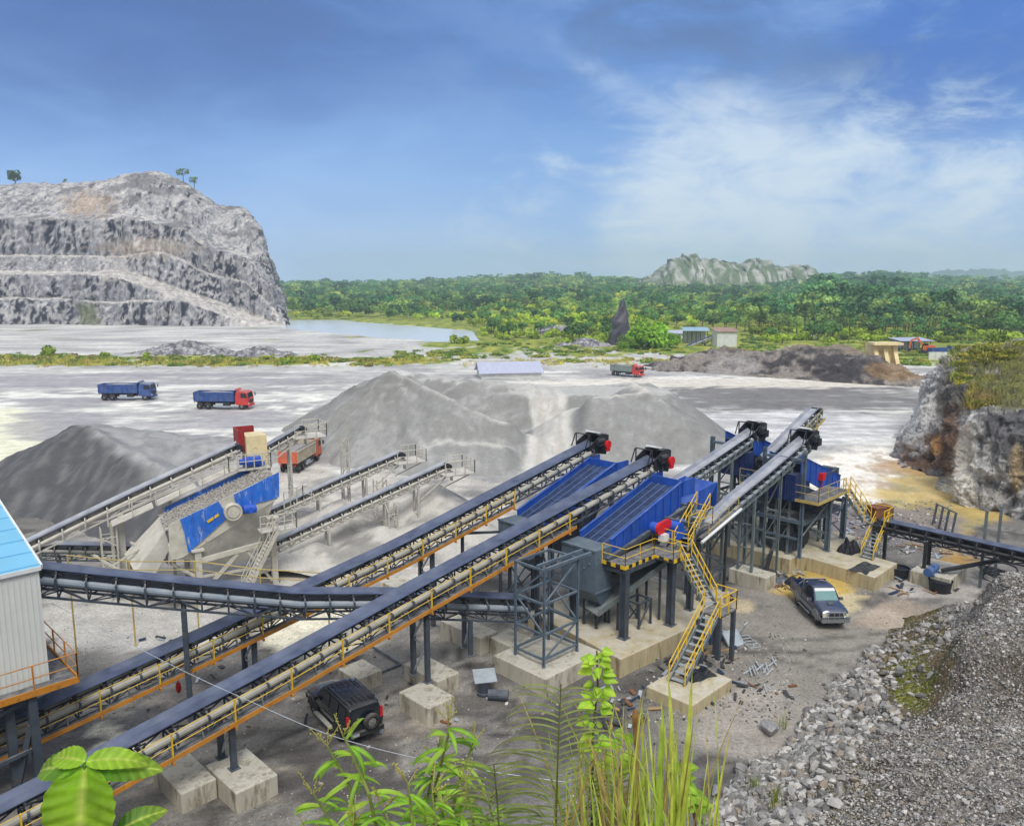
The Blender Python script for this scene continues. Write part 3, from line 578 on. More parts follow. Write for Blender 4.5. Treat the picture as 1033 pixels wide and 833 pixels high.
# ---- limestone hill and far mountains
def far_hills():
    def lh(x, y, px0, pts, Y, depth):
        return 0
    for nm, pts, Y, dep, cols in (('limestone_hill', [(630, 290), (660, 280), (676, 266), (690, 261), (703, 259), (722, 266), (738, 270), (752, 265), (768, 264), (780, 271), (800, 271), (815, 274), (826, 282), (850, 290)], 1150, 180, (hexc(174, 173, 164), hexc(98, 112, 78))), ('mountains', [(860, 290), (905, 285), (940, 280), (962, 275), (985, 277), (1005, 275), (1030, 279), (1060, 274), (1110, 280), (1150, 290)], 3400, 500, (hexc(90, 112, 120), hexc(84, 106, 104)))):
        g = []; c = []; n = 150; m = 26
        for j in range(m+1):
            t = j/m; r = []; k = []
            for i in range(n+1):
                u = i/n*(len(pts)-1); px, py = plin(pts, u); top = D(px, py, Y); hgt = top.z+8*fbm(px*.05, 2.)*(Y/1500.); prof = math.sin(math.pi*min(1, max(0, t)))**.75
                y = Y+(t-.5)*dep; x = top.x+10*fbm(i*.2, t*3); z = (hgt+10)*prof-10+(6*fbm(i*.22, t*6., 2.)+4*ridged(i*.3, t*5, 1.))*prof*(Y/1500.)
                r.append((x, y, z)); w = sstep(-.1, .3, fbm(i*.3, t*8., 4.)+.2); k.append(mixc(cols[0], cols[1], w))
            g.append(r); c.append(k)
        struct(sheet(nm, g, c, 'farrock'))
far_hills()
haze()
# ================================================================ plant materials
STEEL = hexc(62, 72, 84); mat('steel_dark', hexc(58, 68, 80), .55, .0, .3, 1.5, dust=.30, dustcol=hexc(150, 150, 150), wear=.22, wearcol=hexc(112, 84, 62))
mat('steel_grey', hexc(100, 112, 114), .55, 0., .25, 1.5, dust=.3, dustcol=hexc(176, 174, 168), wear=.18, wearcol=hexc(120, 98, 78))
mat('steel_blue', hexc(84, 100, 114), .5, 0., .25, 1.3, dust=.25, dustcol=hexc(150, 156, 160), wear=.12, wearcol=hexc(70, 76, 84)); mat('steel_black', hexc(34, 37, 42), .6, 0., .3, 2., dust=.18, dustcol=hexc(120, 118, 115))
mat('rubber', hexc(62, 72, 98), .42, 0., .3, .8, dust=.22, dustcol=hexc(136, 144, 162), spec=.5, bump=.15, bscale=9.)
mat('rubber_dusty', hexc(112, 118, 134), .7, 0., .25, .7, dust=.4, dustcol=hexc(160, 162, 168))
mat('rubber_pale', hexc(136, 142, 154), .75, 0., .2, .7, dust=.4, dustcol=hexc(190, 190, 190))
mat('cover_cream', hexc(162, 161, 151), .65, 0., .26, 1.2, dust=.25, dustcol=hexc(196, 190, 176), wear=.15, wearcol=hexc(112, 104, 92))
mat('cover_blue', hexc(126, 138, 150), .6, 0., .18, 1.2, dust=.3, dustcol=hexc(184, 184, 182))
mat('orange_paint', hexc(196, 128, 28), .55, 0., .22, 1.6, dust=.18, wear=.28, wearcol=hexc(112, 74, 40))
mat('yellow_paint', hexc(226, 186, 30), .5, 0., .18, 2., dust=.1, wear=.18, wearcol=hexc(130, 96, 50))
mat('yellow_old', hexc(186, 164, 84), .6, 0., .25, 2., dust=.3, wear=.2, wearcol=hexc(120, 92, 60))
mat('red_paint', hexc(206, 28, 34), .45, 0., .15, 2.); mat('blue_motor', hexc(24, 84, 190), .4, 0., .15, 2., dust=.08)
mat('blue_paint', hexc(18, 76, 172), .5, 0., .3, 1.4, dust=.20, dustcol=hexc(140, 152, 172), wear=.14, wearcol=hexc(90, 100, 116), stretch=(1, 1, .25))
mat('blue_worn', hexc(22, 104, 204), .5, 0., .2, 2.4, dust=.2, dustcol=hexc(190, 192, 190), wear=.34, wearcol=hexc(176, 180, 180), stretch=(1, 1, .22))
mat('deck_mesh', hexc(22, 38, 78), .65, 0., .35, 1.2, dust=.2, dustcol=hexc(90, 112, 150), bump=.5, bscale=14.); mat('blue_deep', hexc(20, 44, 96), .5, 0., .25, 1.2, dust=.12); mat('deck_line', hexc(92, 112, 150), .6)
mat('beige_paint', hexc(190, 186, 173), .65, 0., .22, 1.6, dust=.5, dustcol=hexc(206, 200, 188), wear=.22, wearcol=hexc(132, 116, 94))
mat('beige_dust', hexc(180, 177, 168), .8, 0., .25, 1.4, dust=.7, dustcol=hexc(206, 201, 190)); mat('white_paint', hexc(224, 226, 226), .5, 0., .1, 2., dust=.12)
mat('concrete', hexc(186, 180, 162), .88, 0., .22, .9, bump=.3, bscale=6., dust=.35, dustcol=hexc(206, 202, 192), wear=.5, wearcol=hexc(118, 108, 82), stretch=(1.6, 1.6, .35))
mat('concrete_ochre', hexc(184, 170, 132), .88, 0., .25, .9, bump=.3, bscale=6., dust=.45, dustcol=hexc(204, 200, 190), wear=.42, wearcol=hexc(122, 100, 52), stretch=(2., 2., .3))
mat('grating', hexc(74, 78, 84), .7, 0., .3, 3., dust=.3); mat('galv', hexc(176, 184, 190), .45, .3, .15, 3.); mat('hazard_dark', hexc(40, 40, 38), .6)
mat('rust', hexc(126, 84, 56), .8, 0., .35, 3.)
E1 = Vector((S2, S2, 0)); E2 = Vector((S2, -S2, 0)); UP = Vector((0, 0, 1))
def resample(path, step):
    out = []; acc = 0.
    for p, q in zip(path[:-1], path[1:]):
        L = (q-p).length; d = acc
        while d < L: out.append((p+(q-p)*(d/L), (q-p).normalized())); d += step
        acc = d-L
    return out
def along(path, s):
    for p, q in zip(path[:-1], path[1:]):
        L = (q-p).length
        if s <= L: return p+(q-p)*(s/L)
        s -= L
    return path[-1]
def handrail(mb, pts, h=1.05, post=1.6, r=.028, rails=(.55, 1.05), rr=.022):
    for p, q in zip(pts[:-1], pts[1:]):
        p, q = Vector(p), Vector(q); n = max(1, round((q-p).length/post))
        for k in range(n+1): b = p+(q-p)*(k/n); mb.tube(b, b+UP*h, r, 5)
        for z in rails: mb.tube(p+UP*z*(h/1.05), q+UP*z*(h/1.05), rr, 5)
def conveyor(label, path, w=1.0, near=E2, steel='steel_dark', cover='cover_cream', belt=('rubber', 'rubber'), idl=1.25, truss=.44, walk=None, walkcol=('orange_paint', 'yellow_paint'), legs=(), skip_head=False, headcol='steel_black', group='belt conveyors', red=False, hs=1., name='belt_conveyor', legw=.2, posts=True, cov_r=.16, trough=.14):
    """path: belt line from tail to head; near: horizontal unit vector towards the walkway side"""
    path = [Vector(p) for p in path]; d0 = path[-1]-path[0]; dh = Vector((d0.x, d0.y, 0)).normalized()
    near = Vector(near); near = (near-dh*near.dot(dh)).normalized()
    base = Vector((path[0].x, path[0].y, 0)); root = thing(name, label, 'conveyor', base, group)
    hw = w/2
    b = MB(); prof = [(-hw, trough), (-hw*.5, .0), (hw*.5, .0), (hw, trough), (hw, trough-.03), (hw*.5, -.03), (-hw*.5, -.03), (-hw, trough-.03)]
    fine = [p for p, _ in resample(path, 1.0)]+[path[-1]]
    b.sweep(fine, prof, near, closed=True); b.mi = [1 if (i < (len(fine)-1)*8 and i % 8 == 1) else 0 for i in range(len(b.f))]
    b.build('belt', [belt[0], belt[1]], root)
    st = resample(path, idl)
    # idlers: one mesh per conveyor, copied along the belt
    dd = d0.normalized(); i = MB(); up = near.cross(dd); up = up if up.z > 0 else -up
    for s in (-1, 1):
        o = near*(s*(hw+.03)); a1 = o-dd*.2-UP*.02; a2 = o+dd*.2-UP*.02; a3 = o-up*.36
        i.bar(a1, a2, .05); i.bar(a1, a3, .05); i.bar(a2, a3, .05)
    i.tube(-near*(hw*.5)-UP*.1, near*(hw*.5)-UP*.1, .06, 6); i.tube(near*(hw*.5)-UP*.1, near*hw+UP*(trough-.09), .055, 6); i.tube(-near*(hw*.5)-UP*.1, -near*hw+UP*(trough-.09), .055, 6)
    i.bar(-near*(hw+.03)-UP*.24, near*(hw+.03)-UP*.24, .07)
    me = i.mesh('idler'); me.materials.append(MATS['steel_black'])
    for p, _ in st[:95]:
        o = bpy.data.objects.new('idler', me); COL.objects.link(o); o.parent = root; o.location = p-base
    c = MB()
    for s in (-1, 1):
        for p, q in zip(path[:-1], path[1:]): c.tube(p+near*s*(hw+.02)-UP*(.22+cov_r), q+near*s*(hw+.02)-UP*(.22+cov_r), cov_r, 10)
    c.build('side_cover', cover, root)
    # truss under the covers
    t = MB(); z0 = -.24-2*cov_r; z1 = z0-truss; pts = [p for p, _ in st]+[path[-1]]
    for s in (-1, 1):
        for p, q in zip(path[:-1], path[1:]):
            t.bar(p+near*s*hw+UP*z0, q+near*s*hw+UP*z0, .09); t.bar(p+near*s*hw+UP*z1, q+near*s*hw+UP*z1, .09)
        for k, p in enumerate(pts):
            t.bar(p+near*s*hw+UP*z0, p+near*s*hw+UP*z1, .06)
            if k+1 < len(pts): t.bar(p+near*s*hw+UP*(z0 if k % 2 else z1), pts[k+1]+near*s*hw+UP*(z1 if k % 2 else z0), .05)
    for k, p in enumerate(pts):
        t.bar(p-near*hw+UP*z1, p+near*hw+UP*z1, .06); t.bar(p-near*hw+UP*z0, p+near*hw+UP*z0, .06)
        if k+1 < len(pts): t.bar(p-near*hw*(1 if k % 2 else -1)+UP*z1, pts[k+1]+near*hw*(1 if k % 2 else -1)+UP*z1, .045)
    for p, _ in st:
        for s in (-1, 1): o = near*s*(hw+.05+2*cov_r); t.bar(p+near*s*(hw+.03)-UP*.05, p+o-UP*.16, .06); t.bar(p+o-UP*.16, p+o+UP*(z0-.05), .07, .09, up=dd)
    t.build('truss', steel, root)
    if walk:
        s0, s1 = walk; wp = [along(path, s0)]+[p for p in path[1:-1] if (p-path[0]).length > s0 and (p-path[0]).length < s1]+[along(path, s1)]
        g = MB(); tb = MB(); hr = MB(); oi, oo = hw+.05, hw+.40
        g.sweep(wp, [(oi, z1+.02), (oo, z1+.02), (oo, z1-.03), (oi, z1-.03)], near, closed=True)
        tb.sweep(wp, [(oo+.005, z1+.11), (oo+.05, z1+.11), (oo+.05, z1-.07), (oo+.005, z1-.07)], near, closed=True)
        hp = resample(wp, idl*2)
        for p, _ in hp: tb.bar(p+near*(oo+.03)+UP*(z1-.2), p+near*(oo+.03)+UP*(z1-.08), .16, .08, up=dd)
        q = [p for p, _ in resample(wp, idl)]
        for p in q: g.bar(p+near*(hw-.02)+UP*(-.36), p+near*(oo-.02)+UP*(z1-.02), .07); g.bar(p+near*hw+UP*(z1-.04), p+near*oo+UP*(z1-.04), .06)
        for p, _ in hp: hr.bar(p+near*(oo+.03)+UP*(z1+.1), p+near*(oo+.03)+UP*(z1+1.05), .07, .05)
        for a, c2 in zip(wp[:-1], wp[1:]):
            for zz in (.55, 1.03): hr.tube(a+near*(oo+.03)+UP*(z1+zz), c2+near*(oo+.03)+UP*(z1+zz), .018, 5)
        g.build('walkway', 'grating', root); tb.build('toe_board', walkcol[0], root); hr.build('handrail', walkcol[1], root)
    for s, zb in legs:
        p = along(path, s); zt = p.z+z1; f = []
        for sd_ in (-1, 1):
            l = MB(); x = p+near*sd_*(hw+.02); l.bar(Vector((x.x, x.y, zb)), Vector((x.x, x.y, zt)), legw, legw*1.1, up=dh); l.box((x.x, x.y, zb+.012), (legw*2, legw*2, .025), Matrix.Rotation(math.atan2(dh.y, dh.x), 3, 'Z')); l.build('leg', steel, root); f.append(Vector((x.x, x.y, 0)))
        br = MB(); H_ = zt-zb; n = max(1, round(H_/1.8))
        for k in range(n):
            za, zc = zb+.15+(H_-.3)*k/n, zb+.15+(H_-.3)*(k+1)/n
            br.bar(f[0]+UP*za, f[1]+UP*zc, .08); br.bar(f[0]+UP*zc, f[1]+UP*zc, .08)
        br.build('leg_brace', 'galv' if steel == 'steel_dark' else steel, root)
    h = path[-1]; dr = MB(); dr.tube(h-near*(hw+.12)-UP*.22, h+near*(hw+.12)-UP*.22, .24, 14); dr.build('drum', 'steel_black', root); dr = MB(); dr.tube(path[0]-near*(hw+.1)-UP*.22, path[0]+near*(hw+.1)-UP*.22, .22, 14); dr.build('drum', 'steel_black', root)
    if not skip_head: head_gear(root, h, dh, near, hw, headcol, red)
    return root
def head_gear(root, h, dh, near, hw, m, red):
    R = Matrix((dh, near, UP)).transposed()
    f = MB()
    for s in (-1, 1): f.prism([h+near*s*(hw+.14)+dh*a+UP*b for a, b in ((-1., -.5), (.55, -.85), (.85, -.3), (.6, .55), (-.2, .5), (-1., .1))], near*.05*s)
    f.prism([h-near*(hw+.14)+dh*a+UP*b for a, b in ((.62, -.2), (.9, -.35), (.9, .5), (.55, .62), (-.1, .62), (-.1, .56), (.52, .56))], near*(2*hw+.28)); f.build('head_hood', m, root)
    g = MB(); g.box(h+near*(hw+.42)+dh*.05-UP*.12, (.5, .42, .5), R); g.tube(h+near*(hw+.2)-UP*.1, h+near*(hw+.65)-UP*.1, .16, 10); g.build('gearbox', 'steel_black', root)
    mo = MB(); mo.tube(h+near*(hw+.45)-dh*.75+UP*.25, h+near*(hw+.45)-dh*.05+UP*.25, .2, 12); mo.box(h+near*(hw+.45)-dh*.4+UP*.02, (.6, .34, .16), R); mo.build('motor', m, root)
    if red:
        q = MB(); q.tube(h+near*(hw+.66)+dh*.1+UP*.0, h+near*(hw+.8)+dh*.1+UP*.0, .3, 14); q.box(h+near*(hw+.73)+dh*.1-UP*.25, (.36, .13, .42), R); q.build('guard', 'red_paint', root)
    c = MB()
    for s in (-1, 1):
        a = h-dh*1.1+near*s*(hw+.1); c.bar(a-UP*.1, a+UP*.75, .06); c.bar(a-dh*.5-UP*.1, a-dh*.1+UP*.75, .06)
    c.bar(h-dh*1.1-near*(hw+.1)+UP*.75, h-dh*1.1+near*(hw+.1)+UP*.75, .06); c.build('belt_frame', 'steel_black', root)
    w = MB(); w.box(h+dh*.1-near*.1+UP*.72, (.7, .8, .12), R @ Matrix.Rotation(.25, 3, 'Y')); w.build('belt_scraper', 'white_paint', root)
# ---------------------------------------------------------------- the two long feed conveyors and the cross conveyor
conveyor('longest front conveyor with an orange walkway edge, rising over the black four-wheel drive', [W(-3, -29, 1.8), W(2, -29, 2.4), W(8.2, -29, 3.22), W(15.5, -29, 4.4), W(22.5, -29, 5.64), W(41.8, -29, 8.84)], 1.05, E2, walk=(1., 36.6), legs=[(16.0, .9), (26., .9)], idl=1.25, red=True)
conveyor('second long conveyor with an orange walkway edge, just behind the longest one', [W(-2, -35.3, 1.7), W(6.5, -35.3, 2.6), W(14.6, -35.3, 3.62), W(26.2, -35.3, 5.35), W(43.4, -35.3, 8.75)], 1.05, E2, walk=(2., 37.), legs=[(19.2, 0.), (30.5, 0.)], idl=1.25, red=True)
conveyor('level dark conveyor crossing from the blue-roofed bin house under both long conveyors', [D(528, 604, 40.4), D(400, 598, 37.9), D(300, 598, 36.1), D(180, 587, 34.2), D(38, 572, 32.2)], .95, Vector((.25, -1, 0)), cover='cover_blue', truss=.55, legs=[(16.9, 0.), (3.2, 1.)], idl=1.15, skip_head=True)
# right-hand pair and the last stacker
conveyor('grey-blue conveyor feeding the further right-hand blue screen, head beside a post', [W(44.2, -28.9, 6.85), W(49.5, -28.9, 7.95), W(54.3, -28.9, 9.0)], .95, E2, 'steel_grey', 'cover_blue', ('rubber_dusty', 'rubber_pale'), .8, .35, legs=[(1.6, 1.), (6.5, 1.)], cov_r=.12, legw=.15)
conveyor('grey-blue conveyor feeding the nearer right-hand blue screen on tall slim posts', [W(40.4, -25.2, 4.7), W(45, -25.2, 6.25), W(49.3, -25.2, 7.3), W(55.0, -25.2, 8.8)], .95, E2, 'steel_grey', 'cover_blue', ('rubber_dusty', 'rubber_pale'), .8, .35, legs=[(2.9, .8), (7.0, .8), (12.2, 1.)], cov_r=.12, legw=.15)
conveyor('furthest thin conveyor with pale yellow handrails ending above the gravel yard', [W(53.5, -27.4, 7.3), W(61.2, -27.4, 10.1)], .9, E2, 'steel_grey', 'cover_blue', ('rubber_dusty', 'rubber_pale'), .8, .35, walk=(3.5, 8.2), walkcol=('yellow_old', 'yellow_old'), legs=[(4., 0.)], cov_r=.1, legw=.14, skip_head=True)
conveyor('low dark conveyor on short legs running to the right edge of the yard', [W(57.0, -6., 3.0), W(56.9, -11.5, 3.2), W(56.6, -20.2, 3.45)], .9, -E1, 'steel_black', 'steel_black', ('rubber', 'rubber'), 1., .3, legs=[(11.0, .9), (4., 0.)], cov_r=.1, legw=.18, skip_head=True)
# ---------------------------------------------------------------- concrete
def block(label, a0, a1, b0, b1, z, m='concrete', cat='concrete block', name='concrete_block', group='concrete foundations', poly=None):
    ps = poly or [(a0, b0), (a1, b0), (a1, b1), (a0, b1)]; r = MB()
    c = W(sum(p[0] for p in ps)/len(ps), sum(p[1] for p in ps)/len(ps), 0)
    r.prism([W(a, b, -.3) for a, b in ps], (0, 0, z+.3)); o = solo(name, r, m, label, cat, c, group)
    bv = o.modifiers.new('bevel', 'BEVEL'); bv.width = .05; bv.segments = 2
    return o
BL = [('concrete block carrying two steel legs at the bottom left, nearest of all blocks', 12.15, 13.9, -29.5, -26.9, .9), ('concrete block half hidden under the longest conveyor, left of the nearest block', 10.7, 12.1, -31.2, -28.4, .85), ('concrete block carrying the braced legs right of the black four-wheel drive', 21.15, 22.75, -28.7, -26.5, .9),
      ('concrete block with a bare top directly behind the braced legs block', 23.1, 24.5, -30.9, -28.2, .85), ('concrete block behind the black four-wheel drive roof', 20.5, 22.0, -32.9, -31.2, .8), ('long concrete block under the dark level conveyor, left of the lattice tower', 27.6, 28.9, -33.4, -30., 1.0),
      ('low concrete block joining the long block and the lattice tower base', 28.2, 29.8, -29.95, -28.3, .9), ('concrete base under the braced lattice tower', 26.9, 31.2, -28.25, -24.6, .9), ('small pale concrete block behind the yellow stairs', 40.9, 42.3, -29., -27.5, .85),
      ('cream concrete block under two slim posts beside the right-hand screens', 46.8, 48.2, -26.2, -23.5, .95), ('cream concrete block under a slim black post beside the yellow stairs', 41.7, 43.2, -25.4, -24., .95), ('concrete block under the legs of the low dark conveyor', 55.2, 58.7, -17.5, -15., .9), ('yellowish concrete block between the two long conveyors', 28.9, 30.4, -41.0, -38.4, .9)]
for q in BL: block(*q)
block('large concrete slab under the grey chute and the front blue screen', 0, 0, 0, 0, 1.0, 'concrete_ochre', 'concrete slab', 'concrete_slab', 'concrete foundations', [(31.7, -27.6), (31.0, -23.2), (36.7, -22.8), (41.2, -23.2), (41.2, -30.6), (31.9, -30.6)])
block('square concrete pad at the foot of the yellow stairs', 30.3, 33.9, -21.1, -18.5, .6, 'concrete_ochre', 'concrete slab', 'concrete_slab')
block('stained concrete slab under the right-hand screens, retaining wall facing the pickup', 0, 0, 0, 0, 1.0, 'concrete_ochre', 'concrete slab', 'concrete_slab', 'concrete foundations', [(51.2, -31.5), (51.2, -24.0), (52.4, -24.0), (52.4, -22.4), (51.8, -18.5), (55.7, -18.5), (56.2, -22.6), (59.6, -22.8), (59.6, -31.5)])
# ---------------------------------------------------------------- vibrating screens of the new plant
def vscreen(label, a0, z0, a1, z1, b0, b1, side_h, m='blue_paint', ribs=9, lines=4, motor=None, feed=True, gap=0., boxm=None):
    """sloping screen: (a0,z0) to (a1,z1) is the top rim; b0 far side, b1 near side"""
    root = thing('vibrating_screen', label, 'screen', W((a0+a1)/2, (b0+b1)/2, 0), 'blue vibrating screens'); L = math.hypot(a1-a0, z1-z0)
    for b, s in ((b0, 1), (b1, -1)):
        p = MB(); p.prism([W(a0, b, z0), W(a1, b, z1), W(a1, b, z1-side_h), W(a0, b, z0-side_h*.75)], E2*(.06*s))
        for k in range(ribs):
            t = (k+.5)/ribs; a = lerp(a0, a1, t); z = lerp(z0, z1, t); bb = b-.035*s; p.bar(W(a, bb, z-.05), W(a, bb, z-side_h*lerp(.72, .95, t)), .07, .07, up=E1)
        p.bar(W(a0, b+.03*s, z0+.03), W(a1, b+.03*s, z1+.03), .16, .07); p.build('side_plate', m, root)
    dz = .32; d = MB(); d.prism([W(a0, b0+.08, z0-dz-.12), W(a1, b0+.08, z1-dz-.12), W(a1, b1-.08, z1-dz-.12), W(a0, b1-.08, z0-dz-.12)], (0, 0, -.06)); d.cur = 1
    n = 9; nr = Vector((W(a1, 0, z1)-W(a0, 0, z0))).normalized()
    for i in range(lines):
        for k in range(n):
            u0, u1 = k/n+.008, (k+1)/n-.008; v0, v1 = (i+.03)/lines, (i+.97)/lines; q = []
            for u, v in ((u0, v0), (u1, v0), (u1, v1), (u0, v1)): q.append(W(lerp(a0, a1, u), lerp(b0+.1, b1-.1, v), lerp(z0, z1, u)-dz-.1))
            d.prism(q, (0, 0, .07))
    d.cur = 0
    for i in range(lines+1):
        v = .02+.96*i/lines
        for q in (0,): d.bar(W(a0+.05, lerp(b0+.1, b1-.1, v), z0-dz-.015), W(a1-.05, lerp(b0+.1, b1-.1, v), z1-dz-.015), .05, .03)
    for k in range(1, n): u = k/n; d.bar(W(lerp(a0, a1, u), b0+.12, lerp(z0, z1, u)-dz-.02), W(lerp(a0, a1, u), b1-.12, lerp(z0, z1, u)-dz-.02), .025, .02)
    d.build('deck', ['deck_line', 'deck_mesh'], root)
    e = MB()
    hi = 1 if z1 > z0 else 0; ae, ze = (a1, z1) if hi else (a0, z0); sg = 1 if hi else -1
    if boxm:
        e.prism([W(ae-.9, b0-.05, ze-3.), W(ae-.9, b1+.05, ze-3.), W(ae-.9, b1+.05, ze-1.15), W(ae-.9, b0-.05, ze-1.15)], E1*.88)
        for k in range(5): b = lerp(b0+.1, b1-.1, k/4); e.bar(W(ae-.93, b, ze-3.), W(ae-.93, b, ze-1.15), .08, .05, up=E2)
        e.build('end_box', boxm, root)
    elif feed: e.prism([W(ae, b0-.1, ze-.9), W(ae, b1+.1, ze-.9), W(ae, b1+.1, ze+.1), W(ae, b0-.1, ze+.1)], E1*(.07*sg)); e.prism([W(ae+.09*sg, b0-.1, ze-.9), W(ae+1.3*sg, b0-.1, ze-.9), W(ae+1.3*sg, b0-.1, ze+.1), W(ae+.09*sg, b0-.1, ze+.1)], E2*.06); e.prism([W(ae+.09*sg, b1+.04, ze-.9), W(ae+1.3*sg, b1+.04, ze-.9), W(ae+1.3*sg, b1+.04, ze+.1), W(ae+.09*sg, b1+.04, ze+.1)], E2*.06); e.build('feed_box', boxm or m, root)
    u = MB(); zb = min(z0, z1)-side_h-1.6; am = (a0+a1)/2; bm_ = (b0+b1)/2; top = [W(a0+.4, b0+.1, lerp(z0, z1, .05)-side_h), W(a1-.4, b0+.1, lerp(z0, z1, .95)-side_h), W(a1-.4, b1-.1, lerp(z0, z1, .95)-side_h), W(a0+.4, b1-.1, lerp(z0, z1, .05)-side_h)]
    bot = [W(am-.9, bm_-.5, zb), W(am+.9, bm_-.5, zb), W(am+.9, bm_+.5, zb), W(am-.9, bm_+.5, zb)]; u.add(top+bot, [(0, 1, 5, 4), (1, 2, 6, 5), (2, 3, 7, 6), (3, 0, 4, 7), (4, 5, 6, 7)]); u.build('underpan', 'steel_dark', root)
    if motor:
        a, b, z = motor; g = MB(); g.tube(W(a, b-.6, z), W(a, b+.1, z), .34, 14); g.tube(W(a+.9, b, z+.05), W(a+.9, b+.75, z+.05), .32, 14); g.tube(W(a+1.3, b+.3, z+.1), W(a+1.8, b+.3, z+.1), .22, 12); g.box(W(a+.9, b+.35, z-.4), (1.1, .9, .35), Matrix.Rotation(math.pi/4, 3, 'Z')); g.build('motor', 'blue_motor', root)
        r = MB(); r.tube(W(a-.35, b+.12, z+.15), W(a-.35, b+.3, z+.15), .38, 16); r.tube(W(a+.35, b+.12, z+.3), W(a+.35, b+.3, z+.3), .28, 16); r.prism([W(a-.35, b+.12, z+.5), W(a-.3, b+.12, z-.2), W(a+.35, b+.12, z+.05), W(a+.35, b+.12, z+.57)], E2*.17); r.build('belt_guard', 'red_paint', root)
        w = MB(); w.box(W(a-.2, b+.35, z-.35), (.5, .4, .4), Matrix.Rotation(math.pi/4, 3, 'Z')); w.build('control_box', 'white_paint', root)
    return root
def chute(label, a0, a1, b0, b1, zt, zb, hop=1.1):
    r = thing('discharge_chute', label, 'chute', W((a0+a1)/2, (b0+b1)/2, 0), 'grey discharge chutes'); c = MB(); c.prism([W(a0, b0, zb), W(a1, b0, zb), W(a1, b1, zb), W(a0, b1, zb)], (0, 0, zt-zb))
    for k in range(1, 3): b = lerp(b0, b1, k/3); c.bar(W(a0-.02, b, zb+.05), W(a0-.02, b, zt-.05), .08, .04, up=E2)
    c.bar(W(a0-.02, b0, zt), W(a0-.02, b1, zt), .1); c.bar(W(a0, b1+.02, zb), W(a1, b1+.02, zb), .1)
    for k in range(3): c.ball(W(a0-.02, b1-.4-.35*k, zt-.8-.3*k), .07, 6, 4)
    c.build('chute_box', 'steel_blue', r)
    h = MB(); am = (a0+a1)/2+.5; bm_ = b1-.5; top = [W(a0, b0, zb-.01), W(a1, b0, zb-.01), W(a1, b1, zb-.01), W(a0, b1, zb-.01)]; bot = [W(am-.3, bm_-.3, zb-hop), W(am+.3, bm_-.3, zb-hop), W(am+.3, bm_+.3, zb-hop), W(am-.3, bm_+.3, zb-hop)]; h.add(top+bot, [(0, 1, 5, 4), (1, 2, 6, 5), (2, 3, 7, 6), (3, 0, 4, 7), (4, 5, 6, 7)]); h.build('hopper', 'steel_blue', r)
    return r
vscreen('front blue vibrating screen with a red guard and blue motor beside the railed platform', 33.75, 5.95, 40.6, 8.0, -28.32, -26.1, 1.5, motor=(37.4, -25.35, 5.95))
vscreen('blue vibrating screen between the two long conveyors, partly hidden by the front conveyor', 35.0, 5.65, 42.0, 7.9, -34.55, -32.2, 1.4)
vscreen('nearer right-hand blue vibrating screen sloping down to the railed platform', 52.5, 8.0, 59.2, 5.5, -26.6, -24.2, 1.9, ribs=7, boxm='blue_deep')
vscreen('further right-hand blue vibrating screen behind the tall grey post', 53.4, 8.8, 60., 6.3, -30.7, -28.3, 1.8, ribs=7, boxm='blue_deep')
chute('large grey steel chute with bolt heads below the front blue screen', 32.3, 33.72, -28.4, -26.0, 5.7, 3.3)
chute('grey steel chute half hidden behind the longest conveyor', 33.4, 34.9, -34.6, -32.1, 5.4, 3.4)
# curved dark-blue catch chute and pale post behind the front screen
def catch():
    r = MB(); n = 8
    pr = [(lerp(42.3, 44.3, k/n), 6.0+1.35*(k/n)**2.2) for k in range(n+1)]
    for k in range(n): r.prism([W(pr[k][0], -28.2, pr[k][1]), W(pr[k+1][0], -28.2, pr[k+1][1]), W(pr[k+1][0], -25.9, pr[k+1][1]), W(pr[k][0], -25.9, pr[k][1])], (0, 0, -.06))
    for b in (-28.25, -25.95): r.prism([W(42.3, b, 7.2), W(44.3, b, 7.4)]+[W(a, b, z-.05) for a, z in pr[::-1]], E2*.05)
    r.prism([W(44.33, -28.2, 5.4), W(44.33, -25.9, 5.4), W(44.33, -25.9, 7.3), W(44.33, -28.2, 7.3)], E1*.05)
    root = thing('catch_chute', 'curved dark blue catch chute behind the front screen', 'chute', W(43.3, -27, 0)); r.build('curved_plate', 'blue_paint', root)
    for b in (-28., -26.1): l = MB(); l.bar(W(44.1, b, 1.0 if b < -27 else 0), W(44.1, b, 5.4), .16); l.build('leg', 'steel_dark', root)
catch()
